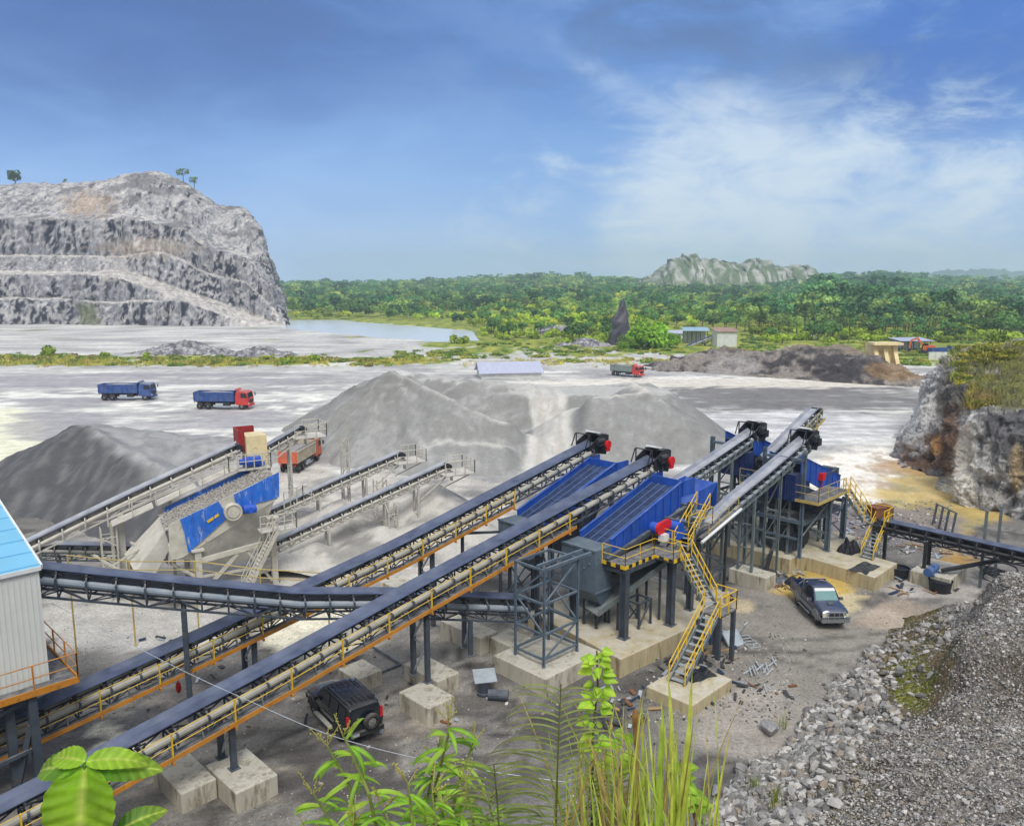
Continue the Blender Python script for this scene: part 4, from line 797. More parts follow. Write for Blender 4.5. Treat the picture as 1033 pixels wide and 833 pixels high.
# ---------------------------------------------------------------- frames, platforms, stairs
def frame(label, cols, beams, name='support_tower', m='steel_dark', group='steel support frames', braces=(), hz='hazard_dark', decks=(), rails=(), toe=(), railm='yellow_paint', base=None, cw=.26, toem='yellow_paint', post=1.4):
    x0 = W(*base, 0) if base else W(cols[0][0], cols[0][1], 0); root = thing(name, label, 'support frame', x0, group)
    for c in cols:
        a, b, z0, z1 = c[:4]; w = c[4] if len(c) > 4 else cw; l = MB()
        # H section: two flanges and a web
        l.box(W(a, b, (z0+z1)/2), (w*.18, w*.94, z1-z0), Matrix.Rotation(math.pi/4, 3, 'Z'))
        for s in (-1, 1): l.box(W(a, b+s*w*.5, (z0+z1)/2), (w, w*.16, z1-z0), Matrix.Rotation(math.pi/4, 3, 'Z'))
        l.box(W(a, b, z0+.016), (w*1.7, w*1.7, .03), Matrix.Rotation(math.pi/4, 3, 'Z')); l.build('column', m, root)
    if beams:
        for p0, p1, *w in beams: q = MB(); q.bar(W(*p0), W(*p1), w[0] if w else .2, (w[0] if w else .2)*1.2); q.build('beam', m, root)
    if braces:
        for p0, p1 in braces: q = MB(); q.bar(W(*p0), W(*p1), .08); q.build('brace', m, root)
    for dk in decks:
        q = MB(); q.prism([W(a, b, dk[0]) for a, b in dk[1]], (0, 0, -.09)); q.build('platform', 'grating', root)
    for pts in toe:
        q = MB(); q.cur = 0
        for p0, p1 in zip(pts[:-1], pts[1:]):
            p0, p1 = W(*p0), W(*p1); n = max(2, round((p1-p0).length/.3))
            for k in range(n): q.cur = k % 2; q.bar(p0+(p1-p0)*(k/n)+UP*.02, p0+(p1-p0)*((k+1)/n)+UP*.02, .04, .2)
        q.build('toe_board', [toem, hz], root)
    for pts in rails:
        q = MB(); handrail(q, [W(*p) for p in pts], post=post); q.build('handrail', railm, root)
    return root
frame('dark column frame and railed platform around the front blue screen', [(33.1, -24.6, 1.0, 4.8, .34), (36.3, -23.8, 1.0, 4.8, .34), (38.9, -24.2, 1.0, 6., .3), (33.2, -28.2, 1.0, 3.3, .34), (38.9, -28.9, 1., 6.4, .34), (40.9, -28.9, 1., 6.6, .3), (40.9, -25.6, 1., 6.8, .3), (37., -28.9, 1., 5.6, .3)],
      [((32.9, -24.5, 4.8), (37.3, -24.5, 4.8), .22), ((36.3, -23.4, 4.8), (36.3, -26., 4.8), .2), ((33.1, -28.2, 4.7), (33.1, -24.4, 4.7), .2), ((38.9, -28.9, 6.1), (38.9, -24.2, 6.1), .2), ((33.2, -25.9, 5.0), (40.8, -25.9, 6.4), .22), ((33.2, -28.75, 5.0), (40.8, -28.75, 6.4), .22), ((40.9, -28.9, 6.5), (40.9, -25.6, 6.5), .2)],
      braces=[((38.9, -28.9, 1.2), (40.9, -28.9, 5.8)), ((40.9, -28.9, 1.2), (40.9, -25.6, 6.)), ((38.9, -24.2, 1.2), (40.9, -25.6, 5.8))],
      decks=[(5.0, [(32.9, -25.95), (37.4, -25.95), (37.4, -23.2), (35.5, -23.2), (35.5, -24.45), (32.9, -24.45)]), (5.6, [(38.6, -25.9), (41.4, -25.9), (41.4, -24.4), (38.6, -24.4)])],
      rails=[[(32.9, -26., 5.0), (32.9, -24.45, 5.0), (35.5, -24.45, 5.0), (35.5, -23.2, 5.), (36.2, -23.2, 5.)], [(37.35, -23.2, 5.), (37.4, -25.9, 5.)], [(41.4, -25.9, 5.6), (41.4, -24.4, 5.6), (38.8, -24.4, 5.6)]], toe=[[(32.88, -26., 5.0), (32.88, -24.43, 5.0), (35.52, -24.43, 5.0), (35.52, -23.18, 5.), (37.4, -23.18, 5.)]], base=(36, -26.5))
frame('braced lattice tower of slim grey steel in front of the grey chute', [(27.75, -27.5, .9, 6.0, .1), (27.75, -25.5, .9, 6.0, .1), (30.3, -25.5, .9, 6.0, .1), (30.3, -27.5, .9, 6., .1)],
      [((a, b, z), (c, d, z), .09) for z in (1.3, 2.6, 4.2, 5.95) for a, b, c, d in ((27.75, -27.5, 27.75, -25.5), (27.75, -25.5, 30.3, -25.5), (30.3, -25.5, 30.3, -27.5), (30.3, -27.5, 27.75, -27.5))]+[((27.75, -25.4, 6.05), (31.2, -25.4, 6.05), .12), ((27.75, -26., 6.05), (31.2, -26., 6.05), .12)],
      'lattice_tower', 'steel_blue', braces=[((p[0], p[1], za), (q[0], q[1], zb)) for za, zb in ((1.3, 2.6), (4.2, 2.6), (4.2, 5.9)) for p, q in (((27.75, -27.5), (27.75, -25.5)), ((27.75, -25.5), (30.3, -25.5)), ((30.3, -27.5), (30.3, -25.5)))], base=(29, -26.5))
frame('lattice frame of slim dark posts below the screen between the long conveyors', [(34.2, -32.4, 0, 4.6, .16), (34.2, -34.4, 0, 4.6, .16), (30.6, -34.8, 0, 5.2, .14), (32.4, -33.4, 0, 4.4, .14), (38.4, -32.1, 0, 6., .2), (38.4, -34.8, 0, 6., .2), (41.5, -32.1, 0, 6.8, .2), (41.5, -34.8, 0, 6.8, .2)],
      [((34.2, -32.4, 4.5), (34.2, -34.4, 4.5), .12), ((30.6, -34.8, 5.1), (34.2, -34.4, 4.5), .12), ((30.6, -33.3, 4.4), (34.2, -32.4, 4.4), .12), ((38.4, -32.1, 5.4), (38.4, -34.8, 5.4), .16), ((35, -32.05, 4.6), (42., -32.05, 6.6), .2), ((35, -34.75, 4.6), (42., -34.75, 6.6), .2)], braces=[((34.2, -32.4, .3), (34.2, -34.4, 2.4)), ((34.2, -34.4, .3), (34.2, -32.4, 2.4)), ((30.6, -34.8, .5), (32.4, -33.4, 3.)), ((32.4, -33.4, .5), (34.2, -32.4, 3.4)), ((38.4, -32.1, .3), (41.5, -32.1, 5.)), ((38.4, -34.8, .3), (41.5, -34.8, 5.))], base=(36, -33.4))
# front lower conveyors under the screens: small slanted pans on legs
def pan(label, p0, p1, w, m='steel_grey', legs=((.25, 1.), (.8, 1.)), side=None):
    p0, p1 = Vector(p0), Vector(p1); d = p1-p0; dh = Vector((d.x, d.y, 0)).normalized(); sd_ = dh.cross(UP); r = thing('slanted_pan', label, 'chute', (p0.x, p0.y, 0)); q = MB()
    q.prism([p0-sd_*w/2, p1-sd_*w/2, p1+sd_*w/2, p0+sd_*w/2], (0, 0, -.06))
    for s in (-1, 1): q.prism([p0+sd_*s*w/2, p1+sd_*s*w/2, p1+sd_*s*w/2+UP*.35, p0+sd_*s*w/2+UP*.35], sd_*.05*s)
    q.build('pan', m, r)
    for t, zb in legs:
        for s in (-1, 1): l = MB(); x = p0+d*t+sd_*s*(w/2-.05); l.bar((x.x, x.y, zb), x-UP*.08, .11); l.build('leg', 'steel_dark', r)
    return r
pan('steep grey pan below the grey chute, resting over the large slab', W(32.6, -26.4, 2.1), W(37.6, -24.9, 4.5), 1.3); pan('lower slanted grey pan beside the steep pan on the large slab', W(33.2, -28.0, 1.9), W(38.5, -27.3, 4.2), 1.3)
def stairs(label, flights, w, landing=None, cols=(), name='staircase', m='steel_grey', rm='yellow_paint', base=None, group='yellow-railed stairs'):
    root = thing(name, label, 'stairs', base, group)
    for p0, p1 in flights:
        p0, p1 = Vector(p0), Vector(p1); d = p1-p0; dh = Vector((d.x, d.y, 0)).normalized(); sd_ = dh.cross(UP); st = MB(); tr = MB(); hr = MB(); n = max(3, round(abs(d.z)/.22))
        for s in (-1, 1):
            o = sd_*s*w/2; st.bar(p0+o, p1+o, .06, .24)
            for zz in (.5, .95): hr.tube(p0+o*1.08+UP*zz, p1+o*1.08+UP*zz, .03, 6)
            for k in range(5): b = p0+d*(k/4)+o*1.08; hr.tube(b, b+UP*.95, .032, 6)
        for k in range(n): c = p0+d*((k+.5)/n); tr.box(c, (.2, w-.08, .04), Matrix((dh, sd_, UP)).transposed())
        st.build('stringer', m, root); tr.build('treads', 'galv' if m != 'beige_paint' else m, root); hr.build('handrail', rm, root)
    if landing:
        z, pts, rails = landing; q = MB(); q.prism([Vector((*p, z)) for p in pts], (0, 0, -.08)); q.build('landing', 'grating', root); h = MB()
        for r in rails: handrail(h, [Vector((*p, z)) for p in r], post=.8, r=.035, rr=.03)
        h.build('handrail', rm, root)
        for x, y, zb in cols: l = MB(); l.bar((x, y, zb), (x, y, z-.09), .2, .2, up=E1); l.build('column', 'steel_dark', root)
    return root
xy = lambda a, b: tuple(W(a, b, 0))[:2]
stairs('two-flight yellow-railed stairs from the square pad up to the front screen platform', [(W(36.75, -23.25, 4.95), W(36.1, -21.2, 2.95)), (W(35.1, -20.55, 2.9), W(31.5, -20.15, .62))], .8, (2.95, [xy(35.1, -21.2), xy(36.7, -21.2), xy(36.7, -20.), xy(35.1, -20.)], [[xy(36.7, -21.2), xy(36.7, -20.), xy(35.1, -20.)]]), [(*xy(35.2, -20.1), .6), (*xy(36.6, -20.1), 0), (*xy(35.2, -21.1), 0), (*xy(36.6, -21.1), 0), (*xy(34.4, -20.9), 0)], base=W(34, -20.4, 0))
stairs('short steep yellow-railed stairs from the front platform to the nearer right conveyor tail', [(W(37.6, -24.1, 5.02), W(41.6, -25.2, 6.4))], .75, base=W(38, -24.2, 0))
stairs('two-flight yellow stairs at the right end of the right-hand screens, red box on its platform', [(W(56.5, -22.6, 5.2), W(56.2, -20.9, 3.3)), (W(56.8, -20.1, 3.2), W(55., -20.3, 1.02))], .8, (3.25, [xy(56., -20.9), xy(57.6, -20.9), xy(57.6, -19.7), xy(56., -19.7)], [[xy(57.6, -20.9), xy(57.6, -19.7), xy(56., -19.7)]]), [(*xy(57.4, -20.), 0), (*xy(57.4, -20.8), 0)], base=W(56, -20.5, 0))
# right-hand screen tower
RC = [(51.9, -23.7, 1., 8.4, .2), (52.2, -26.8, 1., 8.4, .2), (54.7, -23.0, 1., 4.9, .28), (54.7, -26.5, 1., 5., .4), (58.3, -23.4, 0., 4.2, .3), (58.3, -26.6, 0., 4.2, .3), (52., -30.9, 1., 8.6, .24), (54.7, -30.6, 1., 6.4, .3), (59.2, -30.4, 1., 5., .3), (51.9, -28.3, 1., 6., .2), (49.2, -26.4, 0., 7.0, .16), (57.0, -28.3, 1., 4.4, .3)]
frame('tall blue-grey steel tower carrying the two right-hand screens, with a pale railed platform', RC,
      [((51.9, -23.7, 3.5), (51.9, -31., 3.5)), ((54.7, -23., 3.5), (54.7, -31., 3.5)), ((51.9, -23.7, 3.4), (59.4, -23.5, 3.4)), ((52., -26.6, 3.4), (59.4, -26.6, 3.4)), ((52., -30.7, 3.5), (59.4, -30.5, 3.5)), ((58.3, -23.4, 3.9), (58.3, -30.5, 3.9)), ((51.9, -23.7, 5.0), (58.8, -23.3, 4.6)), ((51.9, -26.5, 5.6), (59, -26.5, 4.)), ((51.9, -23.7, 7.9), (51.9, -26.6, 7.9), .16), ((52., -28.3, 8.2), (52., -30.9, 8.2), .16), ((51.9, -23.7, 2.3), (51.9, -26.6, 2.3), .12)],
      braces=[((54.7, -23., 3.3), (58.3, -23.4, 1.4)), ((58.3, -23.4, 3.9), (57.2, -23.4, 3.0)), ((51.9, -28.3, 1.2), (51.9, -31., 3.4)), ((51.9, -26.6, 1.2), (51.9, -28.3, 3.4)), ((52., -30.9, 5.), (54.7, -30.6, 3.6))],
      decks=[(5.15, [(51.7, -24.2), (57., -24.2), (57., -22.5), (51.7, -22.5)]), (5.6, [(51.7, -28.4), (55.5, -28.4), (55.5, -27.), (51.7, -27.)]), (3.62, [(52., -26.4), (58., -26.4), (58., -23.6), (52., -23.6)])],
      rails=[[(51.7, -24.2, 5.15), (51.7, -22.5, 5.15), (56.1, -22.5, 5.15)], [(51.7, -28.4, 5.6), (51.7, -27., 5.6), (55.4, -27., 5.6)]], toe=[[(51.68, -24.2, 5.1), (51.68, -22.48, 5.1), (57., -22.48, 5.1)], [(51.68, -28.4, 5.55), (51.68, -26.98, 5.55), (55.5, -26.98, 5.55)]], railm='yellow_old', base=(55, -27), toem='yellow_old', hz='yellow_old', m='steel_blue')
TB = []
for z in (2.3, 4.4):
    TB += [((52., -26.7, z), (58.3, -26.6, z), .14), ((54.7, -23., z), (54.7, -26.5, z), .14), ((52., -30.8, z), (59.2, -30.4, z), .14), ((52., -26.7, z), (52., -30.9, z), .14)]
frame('inner cross-braced steel stand between the two right-hand screens', [(53.4, -27.2, 1., 6.0, .16), (53.4, -28.2, 1., 6.2, .16), (56.2, -27.2, 1., 5., .16), (56.2, -28.2, 1., 5., .16), (53.3, -24.6, 1., 3.5, .14), (56.4, -24.4, 1., 4.6, .14), (50.6, -25.7, 1. if 0 else 0., 7.2, .13), (50.6, -24.7, 0., 7.2, .13)], TB+[((53.4, -27.2, 5.9), (56.2, -27.2, 4.9), .12), ((53.4, -28.2, 6.1), (56.2, -28.2, 5.), .12), ((50.6, -25.7, 4.4), (50.6, -24.7, 4.4), .1), ((50.6, -25.7, 2.4), (50.6, -24.7, 2.4), .1)],
      m='steel_grey', braces=[((53.4, -27.2, 1.2), (56.2, -27.2, 4.4)), ((56.2, -28.2, 1.2), (53.4, -28.2, 4.4)), ((52., -26.7, 1.2), (53.4, -27.2, 4.4)), ((54.7, -23., 1.4), (54.7, -26.5, 4.2)), ((54.7, -26.5, 1.4), (56.4, -24.4, 4.2)), ((51.9, -23.7, 2.4), (54.7, -23., 4.7)), ((50.6, -25.7, .4), (50.6, -24.7, 2.4)), ((50.6, -25.7, 2.4), (50.6, -24.7, 4.4)), ((50.6, -25.7, 4.4), (50.6, -24.7, 6.8))], base=(55, -27.6))
pan('dark slanted pan under the nearer right-hand screen, discharging towards the stairs', W(53.2, -25.3, 2.2), W(57.8, -25.2, 4.2), 1.5, 'steel_dark'); pan('pale slanted pan inside the right-hand tower behind the crusher', W(52.6, -28.6, 2.4), W(56.6, -28.6, 4.6), 1.2, 'steel_grey')
for lb, a, b in (('small braced dark stand on the large slab, left under the grey chute', 33.0, -27.3), ('small braced dark stand on the large slab, right beside the steep grey pan', 34.6, -25.6)):
    frame(lb, [(a+x, b+y, 1.0, 2.5, .1) for x in (0, 1.1) for y in (0, .9)], [((a, b, 2.45), (a+1.1, b, 2.45), .09), ((a, b+.9, 2.45), (a+1.1, b+.9, 2.45), .09), ((a, b, 2.45), (a, b+.9, 2.45), .09), ((a+1.1, b, 2.45), (a+1.1, b+.9, 2.45), .09)], braces=[((a, b+.9, 1.1), (a+1.1, b+.9, 2.4)), ((a, b, 1.1), (a, b+.9, 2.4)), ((a+1.1, b, 1.1), (a, b, 2.4))], base=(a+.5, b+.45))
frame('dark trestle under the longest conveyor near its head, left of the front screen', [(31.6, -29.6, 0., 5.9, .18), (31.6, -28.5, 0., 5.9, .18), (36.6, -29.7, 1., 6.6, .18)], [((31.6, -29.6, 5.8), (31.6, -28.5, 5.8), .14), ((31.6, -29.6, 3.6), (31.6, -28.5, 3.6), .12), ((31.6, -29.6, 1.6), (31.6, -28.5, 1.6), .12)], braces=[((31.6, -29.6, 1.6), (31.6, -28.5, 3.6)), ((31.6, -28.5, 3.6), (31.6, -29.6, 5.8)), ((31.6, -28.5, .3), (31.6, -29.6, 1.6))], base=(31.6, -29))
def crusher():
    r = thing('crusher', 'dark grey crusher machine standing on the slab inside the right-hand tower', 'crusher', W(53.6, -26., 1.)); b = MB(); R = Matrix.Rotation(math.pi/4, 3, 'Z'); b.box(W(53.5, -25.4, 1.7), (2.2, 1.6, 1.2), R); b.tube(W(53.2, -25.4, 2.3), W(53.2, -25.4, 2.9), .7, 14, .5)
    for k in range(6): b.box(W(52.2+.4*k, -24.5, 1.7), (.08, .2, 1.1), R)
    b.build('body', 'steel_dark', r); w = MB(); w.tube(W(53.9, -24.5, 1.9), W(53.9, -24.2, 1.9), .55, 18); w.tube(W(55.2, -25.2, 2.1), W(55.2, -24.9, 2.1), .3, 14); w.build('flywheel', 'steel_black', r); m_ = MB(); m_.tube(W(52.6, -27.2, 1.6), W(53.5, -27.2, 1.6), .35, 12); m_.build('motor', 'galv', r)
crusher()
frame('red-fronted box post and grey plate at the outer end of the right-hand platform', [(57.2, -24.3, 1., 6.2, .2)], [((56.2, -24.2, 6.1), (58.6, -24.2, 6.1), .12), ((58.6, -25.4, 5.9), (58.6, -24.2, 5.9), .5)], base=(57.2, -24.3), group=None)
def redbox(label, p, s, m='red_paint'):
    b = MB(); R = Matrix.Rotation(math.pi/4, 3, 'Z'); b.box(p, s, R); b.box(Vector(p)+E2*(s[1]/2+.02), (s[0]*.8, .04, s[2]*.8), R); b.bar(Vector(p)-UP*(s[2]/2), Vector(p)-UP*(s[2]/2+.9), .08); return solo('electric_box', b, m, label, 'electric box', Vector((p[0], p[1], p[2]-s[2]/2-.9)))
redbox('red electric box on a post at the right-hand platform', W(55.6, -24.05, 6.1), (.55, .3, .5))
# white pipe and pale rails around the tail of the nearer right conveyor
def tailrail():
    r = thing('tail_platform', 'pale railed tail platform with a white pipe below the nearer right conveyor', 'platform', W(41.6, -24.6, 0)); p = MB(); p.prism([W(40.2, -24.6, 5.0), W(43.5, -24.6, 5.9), W(43.5, -23.9, 5.9), W(40.2, -23.9, 5.0)], (0, 0, -.08)); p.build('platform', 'grating', r)
    h = MB(); handrail(h, [W(40.2, -23.9, 5.), W(43.5, -23.9, 5.9)], post=1.1); h.build('handrail', 'yellow_old', r); w = MB(); w.tube(W(39.2, -23.75, 5.1), W(43.6, -23.75, 6.2), .09, 10); w.build('pipe', 'white_paint', r); l = MB(); l.tube(W(42.9, -24.3, .95), W(42.9, -24.3, 5.6), .09, 8); l.build('post', 'steel_black', r)
    l = MB(); l.tube(W(40.4, -24.6, 0), W(40.4, -24.6, 4.9), .07, 8); l.build('post', 'steel_dark', r); b = MB(); b.bar(W(40.4, -24.6, .8), W(42.9, -24.3, 2.6), .07); b.bar(W(42.9, -24.3, 2.6), W(40.4, -24.6, 4.2), .07); b.bar(W(40.4, -24.6, 2.5), W(42.9, -24.3, 2.6), .06); b.build('brace', 'steel_dark', r)
tailrail()
# posts and slanted bar near the low dark conveyor
for lb, a, b, z in (('left one of two tall grey posts beside the low dark conveyor', 57.6, -13.9, 5.3), ('right one of two tall grey posts beside the low dark conveyor', 58.5, -13.3, 5.5)):
    p = MB(); p.bar(W(a, b, 0), W(a, b, z), .16); p.bar(W(a, b, 2.2), W(a+.5, b, 2.2), .1); solo('steel_post', p, 'steel_grey', lb, 'post', W(a, b, 0), 'grey posts by the low conveyor')
p = MB(); p.bar(W(55.9, -15.8, 1.1), W(59.2, -10.5, 3.0), .28, .2); p.bar(W(56.2, -15.4, .9), W(56.2, -15.4, .1), .12); p.bar(W(58.6, -11.5, 2.6), W(58.6, -11.5, 0), .12); solo('steel_beam', p, 'steel_black', 'long dark slanted steel beam in front of the two tall grey posts', 'beam', W(56.2, -15.4, 0))
# ---------------------------------------------------------------- blue-roofed bin house at the left edge
mat('roof_blue', hexc(122, 190, 224), .4, .1, .06, .8, dust=.05); mat('clad_pale', hexc(216, 218, 213), .55, .05, .05, .8, dust=.03)
def binhouse():
    r = thing('bin_house', 'pale metal-clad bin house with a light blue roof on dark legs, left edge', 'building', W(3., -36, 0)); a0, a1, b0, b1, z = -3.5, 7.95, -40.4, -33.5, 4.6
    w = MB(); ze, zr = 9.15, 10.95; R = [(b1, z, ze), (b0, z, zr)]
    w.prism([W(a0, b1, z), W(a0, b1, ze), W(a0, b0, zr), W(a0, b0, z)], E1*(a1-a0))
    for k in range(60): a = a0+.1+k*.19; w.bar(W(a, b1+.012, z+.03), W(a, b1+.012, ze-.05), .03, .024, up=E2)
    w.build('wall', 'clad_pale', r)
    f = MB(); sl = (zr-ze)/(b1-b0); o = .06
    f.prism([W(a0-o, b1+o, ze-sl*o+.06), W(a1+o, b1+o, ze-sl*o+.06), W(a1+o, b0-o, zr+sl*o+.06), W(a0-o, b0-o, zr+sl*o+.06)], (0, 0, .09))
    for k in range(8): b = lerp(b1+o-.1, b0-o+.1, k/7); zz = ze+sl*(b1-b)+.16; f.bar(W(a0-o, b, zz), W(a1+o, b, zz), .06, .05)
    f.build('roof', 'roof_blue', r)
    t = MB(); t.bar(W(a1+o+.03, b1+o, ze-sl*o+.09), W(a1+o+.03, b0-o, zr+sl*o+.09), .08, .2); t.bar(W(a0-o, b1+o+.03, ze-sl*o+.06), W(a1+o, b1+o+.03, ze-sl*o+.06), .06, .16); t.build('roof_trim', 'white_paint', r)
    p = MB(); p.prism([W(a0, b1+.55, z), W(a1+.8, b1+.55, z), W(a1+.8, b0, z), W(a1+.02, b0, z), W(a1+.02, b1+.02, z), W(a0, b1+.02, z)], (0, 0, -.1)); p.build('platform', 'grating', r)
    e = MB(); e.bar(W(a0, b1+.6, z-.05), W(a1+.85, b1+.6, z-.05), .06, .26); e.bar(W(a1+.85, b1+.6, z-.05), W(a1+.85, b0, z-.05), .06, .26); e.build('toe_board', 'orange_paint', r)
    h = MB(); handrail(h, [W(a0, b1+.6, z), W(a1+.85, b1+.6, z), W(a1+.85, b0, z)], post=1.5, r=.035, rr=.025); h.build('handrail', 'orange_paint', r)
    for a, b in ((7.2, -33.2), (6.5, -33.6), (7.2, -39.8), (-1, -33.3), (-1, -39.8)): l = MB(); l.bar(W(a, b, 0), W(a, b, z-.1), .34, .3, up=E1); l.build('leg', 'steel_dark', r)
    x = MB(); x.bar(W(7.2, -33.2, 2.2), W(-1, -33.3, 1.2), .14); x.bar(W(6.5, -33.6, .5), W(7.1, -33.2, 3.2), .2); x.bar(W(7.2, -33.2, 4.3), W(-1, -33.3, 2.), .14); x.bar(W(7.2, -39.8, .5), W(7.2, -33.2, 4.), .14); x.bar(W(-1, -33.3, 4.4), W(7.2, -33.2, 4.4), .3); x.build('brace', 'steel_dark', r)
binhouse()
# ================================================================ the old beige screening plant on the left (own grid, turned 30 degrees)
C3, S3 = math.cos(math.radians(30)), .5
def U(u, v, z): return Vector((u*C3+v*S3, u*S3-v*C3, z))     # v grows towards the viewer
U1 = Vector((C3, S3, 0)); U2 = Vector((S3, -C3, 0))
conveyor('steep old feed conveyor rising from behind the blue-roofed house to the red-topped box', [U(-8., -57., 1.6), U(-2.1, -57., 3.85), U(4., -57., 6.25), U(10.9, -57., 8.8)], 1.1, U2, 'beige_dust', 'beige_dust', ('rubber_pale', 'rubber_dusty'), 1.4, .35, legs=[(12., 0.), (5.2, 0.)], cov_r=.12, legw=.3, skip_head=True)
conveyor('short old conveyor continuing beyond the red-topped box towards the big stockpile', [U(12.8, -62.8, 6.6), U(17.0, -62.8, 8.6)], .8, U2, 'beige_dust', 'beige_dust', ('rubber_dusty', 'rubber_dusty'), .8, .3, legs=[(3.4, 0.)], cov_r=.08, legw=.14, skip_head=True)
conveyor('nearer of the two pale stacker conveyors, a cone of fines under its head', [U(12.3, -56., 1.5), U(19., -56., 3.6), U(26.4, -56., 5.85)], .8, U2, 'beige_dust', 'beige_dust', ('rubber_pale', 'rubber_dusty'), .8, .3, legs=[(4.6, 0.), (9.4, 0.), (12., 0.)], cov_r=.09, legw=.15, skip_head=True)
conveyor('further of the two pale stacker conveyors, beside a thin lattice mast', [U(13.2, -61., 2.4), U(19, -61., 4.3), U(24.6, -61., 6.0)], .8, U2, 'beige_dust', 'beige_dust', ('rubber_pale', 'rubber_dusty'), .8, .3, legs=[(4.6, 0.), (8.6, 0.)], cov_r=.09, legw=.15, skip_head=True)
def headplat(label, u, v, z):
    r = thing('head_platform', label, 'platform', U(u, v, 0), 'pale head platforms'); p = MB(); p.prism([U(u-.6, v+.5, z), U(u+1.9, v+.5, z), U(u+1.9, v+1.5, z), U(u-.6, v+1.5, z)], (0, 0, -.08)); p.prism([U(u+.6, v-.7, z), U(u+1.9, v-.7, z), U(u+1.9, v+.49, z), U(u+.6, v+.49, z)], (0, 0, -.08)); p.build('deck', 'beige_dust', r)
    h = MB(); handrail(h, [U(u-.6, v+1.5, z), U(u+1.9, v+1.5, z), U(u+1.9, v-.7, z), U(u+.6, v-.7, z)], post=.8, r=.04, rr=.032); h.build('handrail', 'beige_paint', r)
    b = MB(); b.bar(U(u+.2, v+.5, z-.1), U(u-2.2, v+.3, z-1.9), .09); b.bar(U(u+1.5, v+1.4, z-.1), U(u-.4, v+.4, z-1.2), .09); b.bar(U(u+.6, v, z-.08), U(u+.6, v, z-.8), .25, .1); b.build('brace', 'beige_paint', r)
headplat('pale railed platform at the head of the nearer stacker conveyor', 26.2, -56, 5.2); headplat('pale railed platform at the head of the further stacker conveyor', 24.3, -61, 5.35); headplat('pale railed platform at the top of the short old conveyor', 16.6, -62.8, 7.9)
def mast(label, u, v, h, w=.5, group='pale lattice masts'):
    r = MB(); q = [U(u+a*w/2, v+b*w/2, 0) for a, b in ((-1, -1), (1, -1), (1, 1), (-1, 1))]
    for p in q: r.bar(p, p+UP*h, .08)
    n = int(h/.6)
    for k in range(n):
        for i in range(4): r.bar(q[i]+UP*(k*h/n), q[(i+1) % 4]+UP*((k+1)*h/n if (k+i) % 2 else k*h/n), .05); 
    return solo('lattice_mast', r, 'beige_paint', label, 'mast', U(u, v, 0), group)
mast('thin lattice mast standing up behind the further stacker conveyor', 20.2, -62.2, 7.4); mast('square lattice mast between the two stacker conveyors', 21.8, -58.6, 4.6, .8); mast('lattice support under the nearer stacker conveyor', 21.4, -55.2, 3.4, .7); mast('pale lattice column beneath the steep old feed conveyor', 2.4, -56.2, 4.4, .9)
